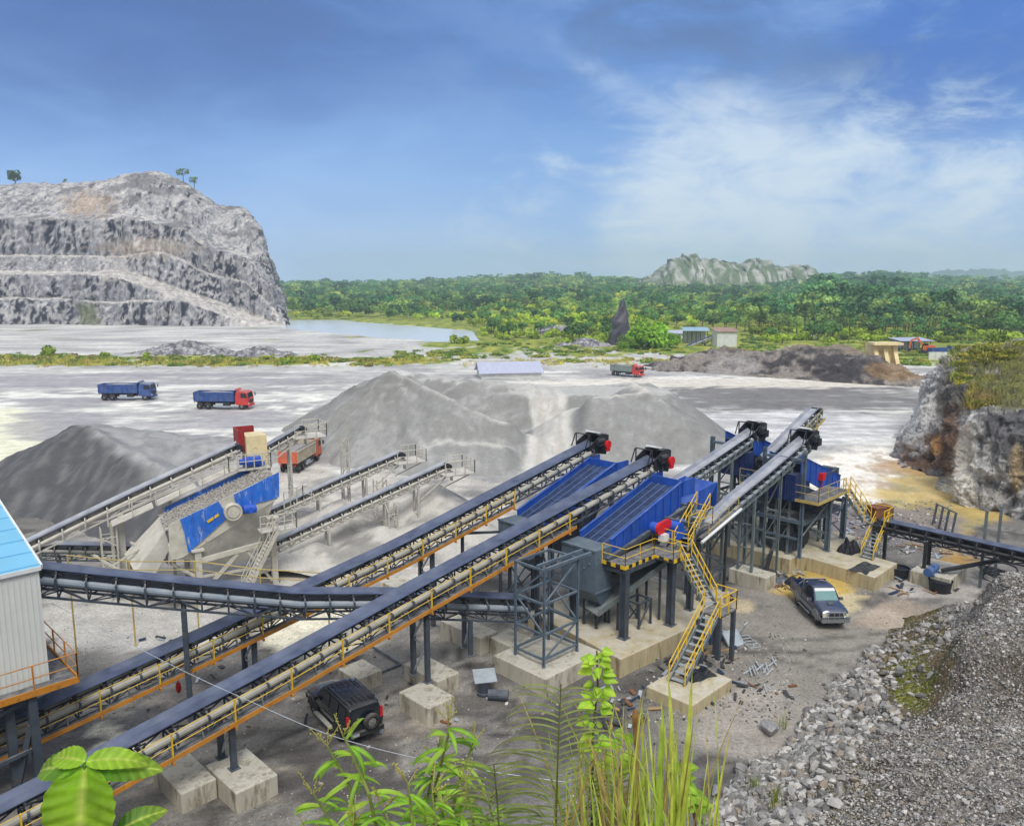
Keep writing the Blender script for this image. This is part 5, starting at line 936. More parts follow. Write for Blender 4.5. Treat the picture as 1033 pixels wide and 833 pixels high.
def oldscreen():
    r = thing('vibrating_screen', 'old beige vibrating screen with worn bright blue side panels and a bed of stone', 'screen', U(9, -54.5, 0)); vn, vf = -52.6, -56.0
    zt = lambda u: 5.25+(u-6.4)*.36
    s = MB(); s.prism([U(5.6, vn, zt(5.6)), U(12.5, vn, zt(12.5)), U(12.4, vn, zt(12.4)-1.7), U(6.3, vn, zt(6.3)-2.5), U(5.6, vn, zt(5.6)-2.3)], U2*-.08); s.prism([U(5.6, vf, zt(5.6)+.25), U(12.5, vf, zt(12.5)+.25), U(12.4, vf, zt(12.4)-1.6), U(6.1, vf, zt(6.1)-2.)], U2*.08); s.build('side_plate', 'beige_paint', r)
    b = MB()
    for pts in ([(6.3, .02), (8.65, .02), (9.2, -1.3), (7.9, -1.85), (6.65, -2.35), (6.5, -1.0)], [(9.6, -.02), (12.55, .06), (12.5, -1.6), (11.6, -1.45), (9.75, -.95)]): b.prism([U(u, vn+.03, zt(u)+z) for u, z in pts], U2*.05)
    for u in (7.0, 7.7, 8.3, 10.1, 10.8, 11.5, 12.1): b.bar(U(u, vn+.11, zt(u)-.02), U(u, vn+.11, zt(u)-(1.15 if u > 9 else 1.35)), .08, .07, up=U1)
    b.build('side_panel', 'blue_worn', r); f = MB(); f.prism([U(5.7, vf+.1, zt(5.7)+.2), U(12.4, vf+.1, zt(12.4)+.2), U(12.4, vf+.1, zt(12.4)-.5), U(5.7, vf+.1, zt(5.7)-.5)], U2*.04); f.build('far_liner', 'blue_worn', r)
    w = MB(); w.bar(U(7.9, vn+.12, zt(7.9)-.95), U(8.6, vn+.12, zt(8.6)-.82), .05, .16); w.build('nameplate', 'yellow_paint', r)
    e = MB(); c = U(9.45, vn+.02, zt(9.45)-1.0); e.tube(c, c+U2*.5, .55, 18); e.tube(c+U2*.5, c+U2*.62, .36, 16); e.torus(c+U2*.5, U2, .5, .08); e.build('exciter', 'beige_paint', r); m = MB(); c = U(10.5, vn+.3, zt(10.5)-1.35); m.tube(c-U1*.4, c+U1*.4, .3, 12); m.tube(c+U2*.1, c+U2*.5, .2, 10); m.build('motor', 'blue_motor', r)
    d = MB(); d.prism([U(5.4, vf+.12, zt(5.4)-.25), U(12.3, vf+.12, zt(12.3)-.25), U(12.3, vn-.12, zt(12.3)-.25), U(5.4, vn-.12, zt(5.4)-.25)], (0, 0, -.1)); d.build('deck', 'beige_dust', r)
    k = MB(); z0 = zt(8)-2.4; k.add([U(6, vf, zt(6)-2.), U(12.2, vf, zt(12.2)-1.6), U(12.2, vn, zt(12.2)-1.7), U(6, vn, zt(6)-2.4), U(9.3, -55, 1.4), U(10.8, -55, 1.6), U(10.8, -53.6, 1.6), U(9.3, -53.6, 1.4)], [(0, 1, 5, 4), (1, 2, 6, 5), (2, 3, 7, 6), (3, 0, 4, 7)]); k.build('underpan', 'beige_dust', r)
    # stones lying on the deck: part of the bed
    rg = random.Random(3); st = MB()
    for _ in range(3600):
        u = rg.uniform(5.4, 12.3); v = rg.uniform(vf+.2, vn-.2); a = rg.uniform(.03, .075); st.col = None; st.ball(U(u, v, zt(u)-.2+rg.uniform(0, .16)), a, 5, 3, (rg.uniform(.7, 1.2), 1, rg.uniform(.6, 1)))
    o = st.build('stone_bed', 'stone_pale', r); o['kind'] = 'stuff'
mat('stone_pale', hexc(168, 163, 156), .9, 0., .5, 6.); mat('stone_mid', hexc(148, 145, 142), .9, 0., .35, 3.)
oldscreen()
def oldframe():
    r = thing('support_tower', 'pale legs and beams under the old blue-panelled screen', 'support frame', U(9, -53.5, 0), 'steel support frames')
    for u, v, h, w in ((7.2, -52.5, 3.1, .42), (11.9, -52.3, 4.6, .42), (7., -56.2, 3., .36), (11.9, -56.4, 5., .36)):
        l = MB(); l.bar(U(u, v, -.2), U(u, v, h), w, w*.9, up=U1); l.box(U(u, v, h), (w*1.8, w*1.5, .1), Matrix.Rotation(math.radians(30), 3, 'Z')); l.build('column', 'beige_paint', r)
    b = MB(); b.bar(U(7.4, -52.4, 2.4), U(11.7, -52.2, 3.0), .26, .3); b.bar(U(7.2, -52.5, 1.3), U(11.9, -52.3, 1.3), .14); b.bar(U(7., -56.2, 2.6), U(7.2, -52.5, 2.6), .2); b.bar(U(11.9, -52.3, 4.2), U(11.9, -56.4, 4.5), .2); b.build('beam', 'beige_paint', r)
    x = MB(); x.bar(U(7.4, -52.4, .3), U(9.6, -52.3, 2.5), .2); x.bar(U(11.7, -52.2, .3), U(10.2, -52.3, 2.6), .16); x.bar(U(3.6, -55.6, 3.3), U(7.2, -52.5, 1.2), .14); x.build('brace', 'beige_paint', r)
    pl = MB(); pl.prism([U(10.9, -52.2, 4.0), U(13.2, -52.2, 4.0), U(13.2, -51.2, 4.0), U(10.9, -51.2, 4.0)], (0, 0, -.07)); pl.build('platform', 'beige_dust', r); h = MB(); handrail(h, [U(10.9, -51.2, 4.), U(13.2, -51.2, 4.), U(13.2, -52.2, 4.)], post=.9, r=.04, rr=.03); handrail(h, [U(12.9, -53, 4.9), U(14.6, -54.5, 4.9), U(15.2, -54.5, 4.6)], post=.7, r=.04, rr=.03); h.build('handrail', 'beige_paint', r)
oldframe()
stairs('pale steep stairs in front of the old blue-panelled screen', [(U(11.9, -51.5, 3.95), U(9.7, -51.2, .2))], .8, m='beige_paint', rm='beige_paint', base=U(10, -51.3, 0), group=None)
def lumps():
    r = thing('discharge_chute', 'bent pale discharge chutes at the lower end of the old screen', 'chute', U(4.8, -54.5, 0), None); c = MB()
    c.prism([U(3.2, -55.6, 2.6), U(5.5, -55.4, 4.9), U(5.5, -53.2, 4.5), U(3.6, -53.3, 2.0)], (0, 0, -.08)); c.prism([U(3.6, -53.28, 2.0), U(5.5, -53.18, 4.5), U(5.6, -53.1, 3.2), U(4.4, -53.1, 1.3)], U2*.06); c.prism([U(5.52, -55.4, 4.9), U(5.52, -53.2, 4.6), U(5.52, -53.2, 2.0), U(5.52, -55.4, 2.4)], U1*.06); c.build('plate', 'beige_dust', r)
    d = MB(); d.tube(U(3.4, -54.6, 1.2), U(4.6, -53.2, 1.2), .5, 14); d.build('drum', 'steel_grey', r); e = MB()
    for k in range(4): e.bar(U(2.2+.5*k, -54.5, .0), U(2.2+.5*k, -54.5, 2.+.3*k), .09)
    e.bar(U(2., -54.5, 2.1), U(4., -54.5, 3.1), .1); e.bar(U(1.4, -54.4, 3.2), U(4.4, -53.2, .8), .12); e.build('brace', 'beige_paint', r)
    r = thing('chute_walkway', 'long pale sloping walkway plates between the steep feed conveyor and the old screen', 'walkway', U(6., -56.2, 0)); p = MB()
    for k in range(3): a = 2.6+k*2.7; p.prism([U(a, -56.35, 4.7+.36*(a-2.6)), U(a+2.5, -56.35, 4.7+.36*(a-.1)), U(a+2.5, -55.4, 4.6+.36*(a-.1)), U(a, -55.4, 4.6+.36*(a-2.6))], (0, 0, -.08))
    p.build('plate', 'beige_dust', r); h = MB(); handrail(h, [U(2.4, -55.35, 4.6), U(9.6, -55.35, 7.1)], post=1.4, r=.04, rr=.03, h=.9); h.build('handrail', 'beige_paint', r)
    for u in (2.6, 6.2): l = MB(); l.bar(U(u, -56.2, 0), U(u, -56.2, 4.6+.36*(u-2.6)), .16); l.build('leg', 'beige_paint', r)
lumps()
mat('box_cream', hexc(226, 208, 160), .6, 0., .12, 1.5, dust=.15, wear=.15); mat('box_red', hexc(150, 34, 34), .55, 0., .2, 1.5, dust=.12)
def headbox():
    r = thing('transfer_box', 'cream steel box with an open dark red top above the old screen', 'transfer box', U(11.6, -57, 0)); z = 7.3
    c = MB(); c.prism([U(11.3, -57.9, z), U(12.7, -57.9, z), U(12.7, -56.2, z), U(11.3, -56.2, z)], (0, 0, 2.1)); c.prism([U(11.5, -57.7, z-1.2), U(12.9, -57.7, z-1.2), U(12.9, -56.4, z-1.2), U(11.5, -56.4, z-1.2)], (0, 0, 1.19)); c.build('box', 'box_cream', r)
    k = MB()
    for q in (([(10.9, -58.3), (12.2, -58.3)], 0), ([(10.9, -58.3), (10.9, -56.6)], 1), ([(12.2, -58.3), (12.2, -57.92)], 1), ([(10.9, -56.6), (11.28, -56.6)], 0)): (a, b), (c_, d) = q[0]; k.bar(U(a, b, z+1.75), U(c_, d, z+1.75), .06, 1.5)
    k.build('hopper', 'box_red', r)
    p = MB(); p.prism([U(9.9, -56.15, z), U(12.7, -56.15, z), U(12.7, -55.3, z), U(9.9, -55.3, z)], (0, 0, -.08)); p.build('platform', 'beige_dust', r); h = MB(); handrail(h, [U(9.9, -56.1, z), U(9.9, -55.3, z), U(12.7, -55.3, z), U(12.7, -56.1, z)], post=.6, r=.04, rr=.03); h.build('handrail', 'beige_paint', r)
    m = MB(); m.tube(U(11., -55.8, z+.45), U(12.1, -55.8, z+.45), .34, 12); m.tube(U(10.7, -55.8, z+.45), U(11., -55.8, z+.45), .2, 10); m.build('motor', 'blue_motor', r)
    for u, v in ((11.4, -57.8), (12.6, -57.8), (11.4, -55.5), (12.6, -55.5)): l = MB(); l.bar(U(u, v, 0 if v < -57 else 6.2), U(u, v, z-.08), .18); l.build('leg', 'beige_paint', r)
headbox()
conveyor('dark little conveyor low under the steep feed conveyor, left of the old screen', [U(-1.5, -59.5, 2.9), U(5., -58.6, 1.9)], .9, U2, 'steel_grey', 'beige_dust', ('rubber_dusty', 'rubber_dusty'), .9, .5, legs=[(1., 0.), (5.6, 0.)], cov_r=.1, legw=.14, skip_head=True)
def oldrail():
    h = MB(); pts = [D(68, 560, 41), D(130, 566, 42), D(196, 566, 43), D(262, 574, 43.6), D(330, 578, 44)]; gz = lambda p: Vector((p.x, p.y, .02))
    for p, q in zip(pts[:-1], pts[1:]): h.tube(p, q, .035, 6); h.tube(p-UP*.5, q-UP*.5, .03, 6)
    for i, p in enumerate(pts):
        h.tube(gz(p), p, .045, 6); h.tube(gz(p), gz(p)+UP*.05, .1, 6)
    solo('guard_rail', h, 'yellow_old', 'long thin yellow guard rail behind the level dark conveyor', 'guard rail', gz(pts[2]))
oldrail()
# ================================================================ vehicles, built along +x with the ground at z=0
mat('tyre', hexc(34, 34, 35), .85, 0., .2, 6., dust=.3, dustcol=hexc(140, 132, 122)); mat('rim', hexc(150, 150, 148), .4, .6, .15, 6., dust=.25); mat('glass_dark', hexc(26, 34, 42), .08, 0., .05, 1., spec=.7); mat('glass_teal', hexc(112, 150, 150), .1, 0., .1, 1., spec=.7)
mat('car_black', hexc(22, 24, 30), .22, .1, .06, 1., coat=.6, dust=.06, spec=.6); mat('car_blue', hexc(28, 46, 82), .25, .1, .06, 1., coat=.6, dust=.08, spec=.6); mat('car_silver', hexc(140, 146, 148), .35, .4, .1, 1.); mat('chrome', hexc(200, 204, 206), .2, .9, .05, 1.)
mat('lamp_red', hexc(190, 26, 34), .25, 0., .05, 1.); mat('lamp_clear', hexc(206, 206, 176), .15, 0., .05, 1.); mat('truck_blue', hexc(26, 70, 138), .5, 0., .3, .8, dust=.45, wear=.15, wearcol=hexc(110, 120, 130)); mat('truck_red', hexc(200, 48, 42), .45, 0., .2, .8, dust=.25); mat('truck_orange', hexc(206, 96, 62), .55, 0., .2, .8, dust=.25, wear=.25); mat('truck_grey', hexc(126, 138, 136), .5, 0., .2, .8, dust=.3); mat('truck_beige', hexc(176, 164, 142), .6, 0., .25, .8, dust=.4); mat('plastic_black', hexc(26, 26, 28), .6, 0., .15, 2., dust=.2)
def wheel(root, c, r, w, name='wheel', side=1):
    t = MB(); c = Vector(c); y = Vector((0, 1, 0)); t.torus(c, y, r-w*.42, w*.46, 22, 8); t.tube(c-y*w*.42, c+y*w*.42, r*.72, 22, cap=False); o = t.build(name, 'tyre', root, smooth=True)
    m = MB(); m.tube(c-y*w*.2, c+y*w*.2, r*.62, 18); m.tube(c+y*side*w*.2, c+y*side*w*.36, r*.2, 10)
    for k in range(6): a = k*math.pi/3; m.bar(c+y*side*w*.22+Vector((math.cos(a)*r*.2, 0, math.sin(a)*r*.2)), c+y*side*w*.24+Vector((math.cos(a)*r*.6, 0, math.sin(a)*r*.6)), r*.14, .04, up=y)
    m.build('rim', 'rim', o); return o
def loft(stn):
    """body from stations along x: (x, z0, zs, zb, zr, w0, wb, wr): sill, waist and roof heights and half widths"""
    m = MB(); n = 0
    for x, z0, zs, zb, zr, w0, wb, wr in stn:
        hp = [(w0*.92, z0), (w0, zs), (wb, zb-.12), (wb-.03, zb), (wr, zr-.05), (wr*.82, zr), (wr*.4, zr+.012)]; ring = hp+[(-a, b) for a, b in hp[::-1]]; n = len(ring); m.v.extend([(x, a, b) for a, b in ring])
    for i in range(len(stn)-1):
        for k in range(n): m.f.append((i*n+k, i*n+(k+1) % n, (i+1)*n+(k+1) % n, (i+1)*n+k)); m.mi.append(0)
    m.f += [tuple(range(n)), tuple(range((len(stn)-1)*n, len(stn)*n))[::-1]]; m.mi += [0, 0]
    return m
def finish(root, loc, hd): root.location = loc; root.rotation_euler = (0, 0, math.radians(hd))
def crease(o, a=35, bev=.0):
    me = o.data; me.polygons.foreach_set('use_smooth', [True]*len(me.polygons))
    if bev: m = o.modifiers.new('bevel', 'BEVEL'); m.width = bev; m.segments = 2; m.limit_method = 'ANGLE'; m.angle_limit = math.radians(25)
    m = o.modifiers.new('wn', 'WEIGHTED_NORMAL') if False else None
    me.set_sharp_from_angle(angle=math.radians(a))
    return o
def suv():
    r = thing('parked_car', 'black four-wheel drive with a spare wheel on its back door, parked under the longest conveyor', 'car', (0, 0, 0), 'parked cars'); L = 2.3
    b = loft([(-2.22, .55, .6, 1.02, 1.10, .80, .84, .74), (-2.2, .48, .62, 1.08, 1.72, .84, .9, .70), (-2.05, .42, .62, 1.08, 1.80, .86, .91, .72), (-1.0, .38, .6, 1.08, 1.84, .86, .92, .73), (.1, .38, .6, 1.08, 1.83, .86, .92, .73), (.45, .38, .6, 1.07, 1.78, .86, .92, .70), (1.1, .38, .6, 1.06, 1.16, .86, .91, .76), (1.9, .42, .6, .98, 1.06, .86, .88, .74), (2.2, .46, .6, .90, .96, .80, .82, .68), (2.27, .5, .6, .82, .86, .74, .76, .62)])
    crease(b.build('body', 'car_black', r), 32, .02)
    w = MB()
    for s in (-1, 1):
        for q in ([(.95, .86, 1.15), (.22, .755, 1.70), (-.42, .76, 1.72), (-.42, .90, 1.14)], [(-.5, .90, 1.14), (-.5, .76, 1.72), (-1.25, .76, 1.72), (-1.3, .90, 1.14)], [(-1.4, .90, 1.16), (-1.35, .755, 1.71), (-1.98, .745, 1.68), (-2.06, .885, 1.18)]): pts = [(x, s*(y+.012), z) for x, y, z in q]; w.add(pts, [(0, 1, 2, 3)] if s > 0 else [(3, 2, 1, 0)])
    w.add([(1.06, -.70, 1.21), (1.06, .70, 1.21), (.50, .64, 1.745), (.50, -.64, 1.745)], [(0, 1, 2, 3)]); w.add([(-2.225, -.66, 1.2), (-2.225, .66, 1.2), (-2.215, .6, 1.66), (-2.215, -.6, 1.66)], [(3, 2, 1, 0)]); w.build('window_glass', 'glass_dark', r)
    k = MB(); [k.tube((-1.9, s*.66, 1.87), (.1, s*.66, 1.88), .025, 8) for s in (-1, 1)]; [k.tube((x, s*.66, 1.8), (x, s*.66, 1.87), .02, 6) for s in (-1, 1) for x in (-1.8, -.9, 0.)]
    for y in (-.45, -.22, 0, .22, .45): k.bar((-1.95, y, 1.85), (.2, y, 1.855), .05, .014)
    k.build('roof_rail', 'car_black', r)
    for s in (-1, 1):
        wheel(r, (1.35, s*.80, .38), .38, .27, side=s); wheel(r, (-1.35, s*.80, .38), .38, .27, side=s)
        for x in (1.35, -1.35): a = MB(); a.prism([(x+.52*math.cos(t*math.pi/10), s*.86, .40+.50*math.sin(t*math.pi/10)) for t in range(11)], (0, s*.075, 0)); a.build('wheel_arch', 'plastic_black', r)
        q = MB(); q.box((0, s*.98, .40), (1.75, .2, .06)); q.build('running_board', 'cover_cream', r); q = MB(); q.box((-2.19, s*.80, 1.22), (.1, .13, .46)); q.build('tail_light', 'lamp_red', r); q = MB(); q.box((.75, s*1.02, 1.14), (.14, .2, .15)); q.build('wing_mirror', 'car_black', r); q = MB(); q.box((2.2, s*.62, .80), (.1, .26, .16)); q.build('headlight', 'lamp_clear', r)
    m = MB(); m.box((-2.3, 0, .56), (.18, 1.66, .2)); m.build('rear_bumper', 'plastic_black', r); m = MB(); m.box((-2.4, .55, .60), (.04, .36, .12)); m.build('number_plate', 'galv', r); m = MB(); m.box((2.3, 0, .55), (.2, 1.6, .22)); m.build('front_bumper', 'plastic_black', r)
    sp = MB(); c = Vector((-2.40, -.22, 1.02)); sp.torus(c, (1, 0, 0), .27, .12, 22, 8); o = sp.build('spare_wheel', 'tyre', r, smooth=True); m = MB(); m.tube(c-Vector((.08, 0, 0)), c+Vector((.08, 0, 0)), .24, 16); m.tube(c-Vector((.13, 0, 0)), c, .08, 10); m.build('rim', 'rim', o)
    h = MB(); [h.bar((x, s*.93, 1.02), (x-.16, s*.93, 1.02), .03, .04) for s in (-1, 1) for x in (-.3, -1.1)]; h.build('door_handle', 'plastic_black', r)
    finish(r, (-7.75, 34.2, .03), 127)
suv()
def pickup():
    r = thing('parked_car', 'dark blue pickup with silver sills and a chrome bull bar, by the ochre mud', 'pickup', (0, 0, 0), 'parked cars')
    b = loft([(-.72, .42, .62, 1.06, 1.66, .84, .88, .66), (-.6, .4, .62, 1.06, 1.72, .84, .88, .68), (.3, .4, .62, 1.06, 1.74, .84, .88, .68), (.55, .4, .62, 1.06, 1.70, .84, .88, .66), (1.15, .4, .62, 1.05, 1.16, .84, .87, .76), (2.0, .44, .62, 1.0, 1.11, .84, .86, .74), (2.36, .48, .62, .95, 1.04, .80, .83, .70), (2.47, .5, .6, .86, .92, .76, .79, .66)]); crease(b.build('cab', 'car_blue', r), 32, .02)
    k = MB(); z0, z1 = .55, 1.10
    for s in (-1, 1): k.box((-1.68, s*.82, (z0+z1)/2+.05), (1.88, .09, z1-z0+.1))
    k.box((-2.60, 0, .85), (.07, 1.64, .6)); k.box((-.76, 0, .86), (.05, 1.54, .6)); k.box((-1.68, 0, .62), (1.8, 1.54, .06)); k.build('cargo_bed', 'car_blue', r)
    l = MB()
    for s in (-1, 1): l.box((-.1, s*.885, .60), (5., .03, .2))
    l.build('side_trim', 'car_silver', r)
    for s in (-1, 1):
        for q in ([(1.04, .83, 1.13), (.38, .715, 1.64), (-.05, .72, 1.66), (-.05, .865, 1.12)], [(-.12, .865, 1.12), (-.12, .72, 1.66), (-.62, .70, 1.64), (-.64, .865, 1.13)]): w = MB(); pts = [(x, s*(y+.014), z) for x, y, z in q]; w.add(pts, [(0, 1, 2, 3)] if s > 0 else [(3, 2, 1, 0)]); w.build('side_glass', 'glass_dark', r)
    w = MB(); w.add([(1.17, -.68, 1.165), (1.17, .68, 1.165), (.60, .61, 1.675), (.60, -.61, 1.675)], [(0, 1, 2, 3)]); w.build('windscreen', 'glass_teal', r); w = MB(); w.add([(.74, -.632, 1.556), (.74, .632, 1.556), (.602, .612, 1.679), (.602, -.612, 1.679)], [(0, 1, 2, 3)]); w.build('painted_reflection', 'white_paint', r)  # white band across the windscreen top is a painted reflection
    o = MB()
    for x in (-.82,): o.pipe([Vector((x, -.74, 1.1)), Vector((x-.06, -.66, 1.72)), Vector((x-.06, .66, 1.72)), Vector((x, .74, 1.1))], .05, 8)
    for s in (-1, 1): o.pipe([Vector((-.88, s*.66, 1.70)), Vector((-1.6, s*.76, 1.14))], .04, 8)
    o.build('roll_bar', 'chrome', r)
    u = MB(); u.pipe([Vector((2.58, -.52, .42)), Vector((2.68, -.5, 1.0)), Vector((2.68, .5, 1.0)), Vector((2.58, .52, .42))], .04, 8); u.pipe([Vector((2.64, -.84, .72)), Vector((2.68, -.5, .76)), Vector((2.68, .5, .76)), Vector((2.64, .84, .72))], .035, 8); u.pipe([Vector((2.66, -.16, 1.0)), Vector((2.6, -.16, .42))], .03, 6); u.pipe([Vector((2.66, .16, 1.0)), Vector((2.6, .16, .42))], .03, 6); u.build('bull_bar', 'chrome', r); m = MB(); m.box((2.5, 0, .52), (.2, 1.68, .22)); m.build('front_bumper', 'car_silver', r); m = MB(); m.box((2.49, 0, .74), (.06, .9, .16)); m.build('grille', 'plastic_black', r); m = MB(); m.prism([(1.55, -.16, 1.13), (1.8, -.16, 1.1), (1.8, .16, 1.1), (1.55, .16, 1.13)], (0, 0, .06)); m.build('hood_scoop', 'plastic_black', r); m = MB(); m.box((2.56, 0, .5), (.02, .4, .12)); m.build('number_plate', 'plastic_black', r)
    for s in (-1, 1):
        wheel(r, (1.62, s*.78, .37), .37, .26, side=s); wheel(r, (-1.5, s*.78, .37), .37, .26, side=s)
        for x in (1.62, -1.5): a = MB(); a.prism([(x+.5*math.cos(t*math.pi/10), s*.84, .38+.48*math.sin(t*math.pi/10)) for t in range(11)], (0, s*.055, 0)); a.build('wheel_arch', 'car_silver', r)
        q = MB(); q.box((2.42, s*.62, .79), (.14, .34, .18)); q.build('headlight', 'lamp_clear', r); q = MB(); q.box((.85, s*.99, 1.15), (.14, .22, .15)); q.build('wing_mirror', 'chrome', r); q = MB(); q.box((-2.62, s*.74, .9), (.05, .14, .32)); q.build('tail_light', 'lamp_red', r); q = MB(); q.box((.1, s*.95, .40), (1.8, .18, .05)); q.build('running_board', 'chrome', r)
    r.scale = (.93, .97, 1.1); finish(r, (18.65, 46.3, .03), -88)
pickup()
def tipper(label, cabm, bedm, loc, hd, load='stone_mid', tailm=None, sc=1.):
    r = thing('dump_truck', label, 'dump truck', (0, 0, 0), 'dump trucks in the yard')
    c = MB()
    for s in (-1, 1): c.bar((-4.2, s*.45, .95), (4.1, s*.45, .95), .14, .28)
    for x in (-3.2, -2., -.4, 1.2, 2.4): c.bar((x, -.45, .95), (x, .45, .95), .12, .2)
    c.box((.9, .95, .85), (1.1, .5, .5)); c.box((.9, -.95, .85), (1.1, .5, .5)); c.build('chassis', 'plastic_black', r)
    b = MB(); prof = [(2.35, .72), (2.35, 2.0), (2.55, 2.75), (2.75, 2.88), (4.05, 2.88), (4.32, 2.7), (4.5, 1.85), (4.52, .72)]; b.prism([(x, -1.2, z) for x, z in prof], (0, 2.4, 0)); crease(b.build('cab', cabm, r), 30, .06)
    w = MB(); w.add([(4.50, -1.02, 1.9), (4.50, 1.02, 1.9), (4.36, .98, 2.62), (4.36, -.98, 2.62)], [(0, 1, 2, 3)]); w.add([(4.36, -1.215, 1.88), (3.3, -1.215, 1.88), (3.3, -1.215, 2.6), (4.22, -1.215, 2.6)], [(0, 1, 2, 3)]); w.add([(4.36, 1.215, 1.88), (3.3, 1.215, 1.88), (3.3, 1.215, 2.6), (4.22, 1.215, 2.6)], [(3, 2, 1, 0)]); w.build('window_glass', 'glass_dark', r)
    v = MB(); v.box((4.53, 0, .62), (.16, 2.44, .36)); v.build('bumper', cabm, r); v = MB(); v.box((4.55, 0, 1.3), (.06, 1.5, .5)); v.build('grille', 'plastic_black', r); v = MB(); v.prism([(2.6, -1., 2.9), (2.6, 1., 2.9), (2.35, 1., 3.25), (2.35, -1., 3.25)], (.1, 0, .02)); v.build('sun_visor', cabm, r)
    d = MB(); x0, x1, z0, z1, hw = -4.4, 2.15, 1.3, 2.75, 1.22
    for s in (-1, 1):
        d.box(((x0+x1)/2, s*hw, (z0+z1)/2), (x1-x0, .07, z1-z0)); d.bar((x0, s*(hw+.05), z1-.06), (x1, s*(hw+.05), z1-.06), .1, .14)
        for k in range(9): x = lerp(x0+.1, x1-.1, k/8); d.bar((x, s*(hw+.06), z0), (x, s*(hw+.06), z1), .09, .07, up=(1, 0, 0))
    d.box(((x0+x1)/2, 0, z0), (x1-x0, 2*hw, .1)); d.box((x1, 0, (z0+z1)/2+.15), (.07, 2*hw, z1-z0+.3)); d.build('cargo_bed', bedm, r); t = MB(); t.box((x0-.05, 0, (z0+z1)/2), (.07, 2*hw, z1-z0)); [t.bar((x0-.1, y, z0), (x0-.1, y, z1), .08, .05, up=(1, 0, 0)) for y in (-1., -.33, .33, 1.)]; t.build('tailgate', tailm or bedm, r)
    if load:
        m = MB(); n = 12; q = 8
        for j in range(q+1):
            for i in range(n+1): x = lerp(x0+.08, x1-.08, i/n); y = lerp(-hw+.06, hw-.06, j/q); m.v.append((x, y, z1-.28+.34*math.sin(math.pi*i/n)*math.sin(math.pi*j/q)+.06*fbm(x*1.3+loc[0], y*1.3)))
        for j in range(q):
            for i in range(n): a = j*(n+1)+i; m.f.append((a, a+1, a+n+2, a+n+1)); m.mi.append(0)
        m.build('load', load, r, smooth=True)
    for s in (-1, 1):
        for x in (3.35, -2.2, -3.55): wheel(r, (x, s*1.0, .54), .54, .36 if x > 0 else .5, side=s)
        q = MB(); q.box((4.5, s*.95, .95), (.1, .4, .24)); q.build('headlight', 'lamp_clear', r); q = MB(); q.bar((4.5, s*1.2, 2.6), (4.66, s*1.42, 2.5), .05); q.box((4.66, s*1.42, 2.2), (.1, .2, .5)); q.build('wing_mirror', 'plastic_black', r); q = MB(); q.box((-2.9, s*1.0, 1.16), (2.6, .5, .05)); q.build('mudguard', 'plastic_black', r); q = MB(); q.box((-4.48, s*.9, 1.05), (.05, .3, .14)); q.build('tail_light', 'lamp_red', r)
        q = MB(); q.tube((1.3, s*.98, .75), (-.9, s*.98, .75), .22, 12); q.bar((1.3, s*1.16, .55), (-1.3, s*1.16, .55), .04, .3); q.build('fuel_tank', 'galv', r)
    r.scale = (sc, sc, sc); finish(r, loc, hd); return r
p = G(126.5, 404); tipper('all-blue dump truck with a tall grey load, furthest left on the yard', 'truck_blue', 'truck_blue', (p.x, p.y+1, .05), 2, sc=.98)
p = G(224, 413); tipper('blue-bodied dump truck with a bright red cab, between the stockpiles and the grass strip', 'truck_red', 'truck_blue', (p.x, p.y+1, .05), -4, sc=.98)
tipper('dump truck seen from behind with an orange-red tailgate, under the short old conveyor', 'truck_orange', 'truck_beige', (-23.0, 85.6, .1), 84, tailm='truck_orange', sc=.84)
p = G(633, 380); tipper('small far dump truck with a grey body and a red cab, beyond the largest stockpile', 'truck_red', 'truck_grey', (p.x, p.y+1, .05), -42, sc=.82)
# ================================================================ stones, boulders, scrap
def rockv(seed, n=1):
    r = random.Random(seed); import bmesh
    bm = bmesh.new(); bmesh.ops.create_icosphere(bm, subdivisions=n, radius=1.); s = Vector((r.uniform(.75, 1.25), r.uniform(.7, 1.1), r.uniform(.5, .85)))
    for v in bm.verts:
        d = v.co.normalized(); k = 1+.38*N.noise(d*1.3+Vector((seed*7.1, 0, 0)))+.2*N.noise(d*3.1+Vector((0, seed*3.3, 0))); v.co = Vector((d.x*s.x, d.y*s.y, d.z*s.z))*k
    for _ in range(11 if n > 0 else 3):      # broken facets
        p = Vector((r.gauss(0, 1), r.gauss(0, 1), r.gauss(0, .7))).normalized(); c = r.uniform(.25, .6)
        for v in bm.verts:
            q = v.co.dot(p)
            if q > c: v.co -= p*(q-c)
    v = np.array([tuple(x.co) for x in bm.verts], np.float32); f = np.array([[x.index for x in t.verts] for t in bm.faces], np.int32); bm.free(); return v, f
ROCKS = [rockv(k+1, 0) for k in range(12)]
earth_mat('stones', fine=3., fvar=.2, grit=18., gvar=.25, bump=.5, bdist=.03)
def scatter(name, items, m='stones', smooth=False, temps=None):
    """items: (x, y, z, size, colour); one mesh of many small stones"""
    rg = np.random.default_rng(5); V = []; F = []; Cc = []; o = 0
    for x, y, z, s, c in items:
        v, f = (temps or ROCKS)[rg.integers(len(temps or ROCKS))]; e = Matrix.Rotation(rg.uniform(0, 6.28), 3, 'Z') @ Matrix.Rotation(rg.uniform(-.5, .5), 3, 'X'); R = np.array(e, np.float32)
        V.append(v @ R.T*s+np.array((x, y, z), np.float32)); F.append(f+o); o += len(v); Cc.append(np.tile(np.array(c, np.float32), (len(v), 1)))
    me = bpy.data.meshes.new(name); fastmesh(me, np.concatenate(V), np.concatenate(F), np.concatenate(Cc)); me.materials.append(MATS[m]); ob = bpy.data.objects.new(name, me); COL.objects.link(ob); return struct(ob, 'stuff')
rg = random.Random(11); it = []
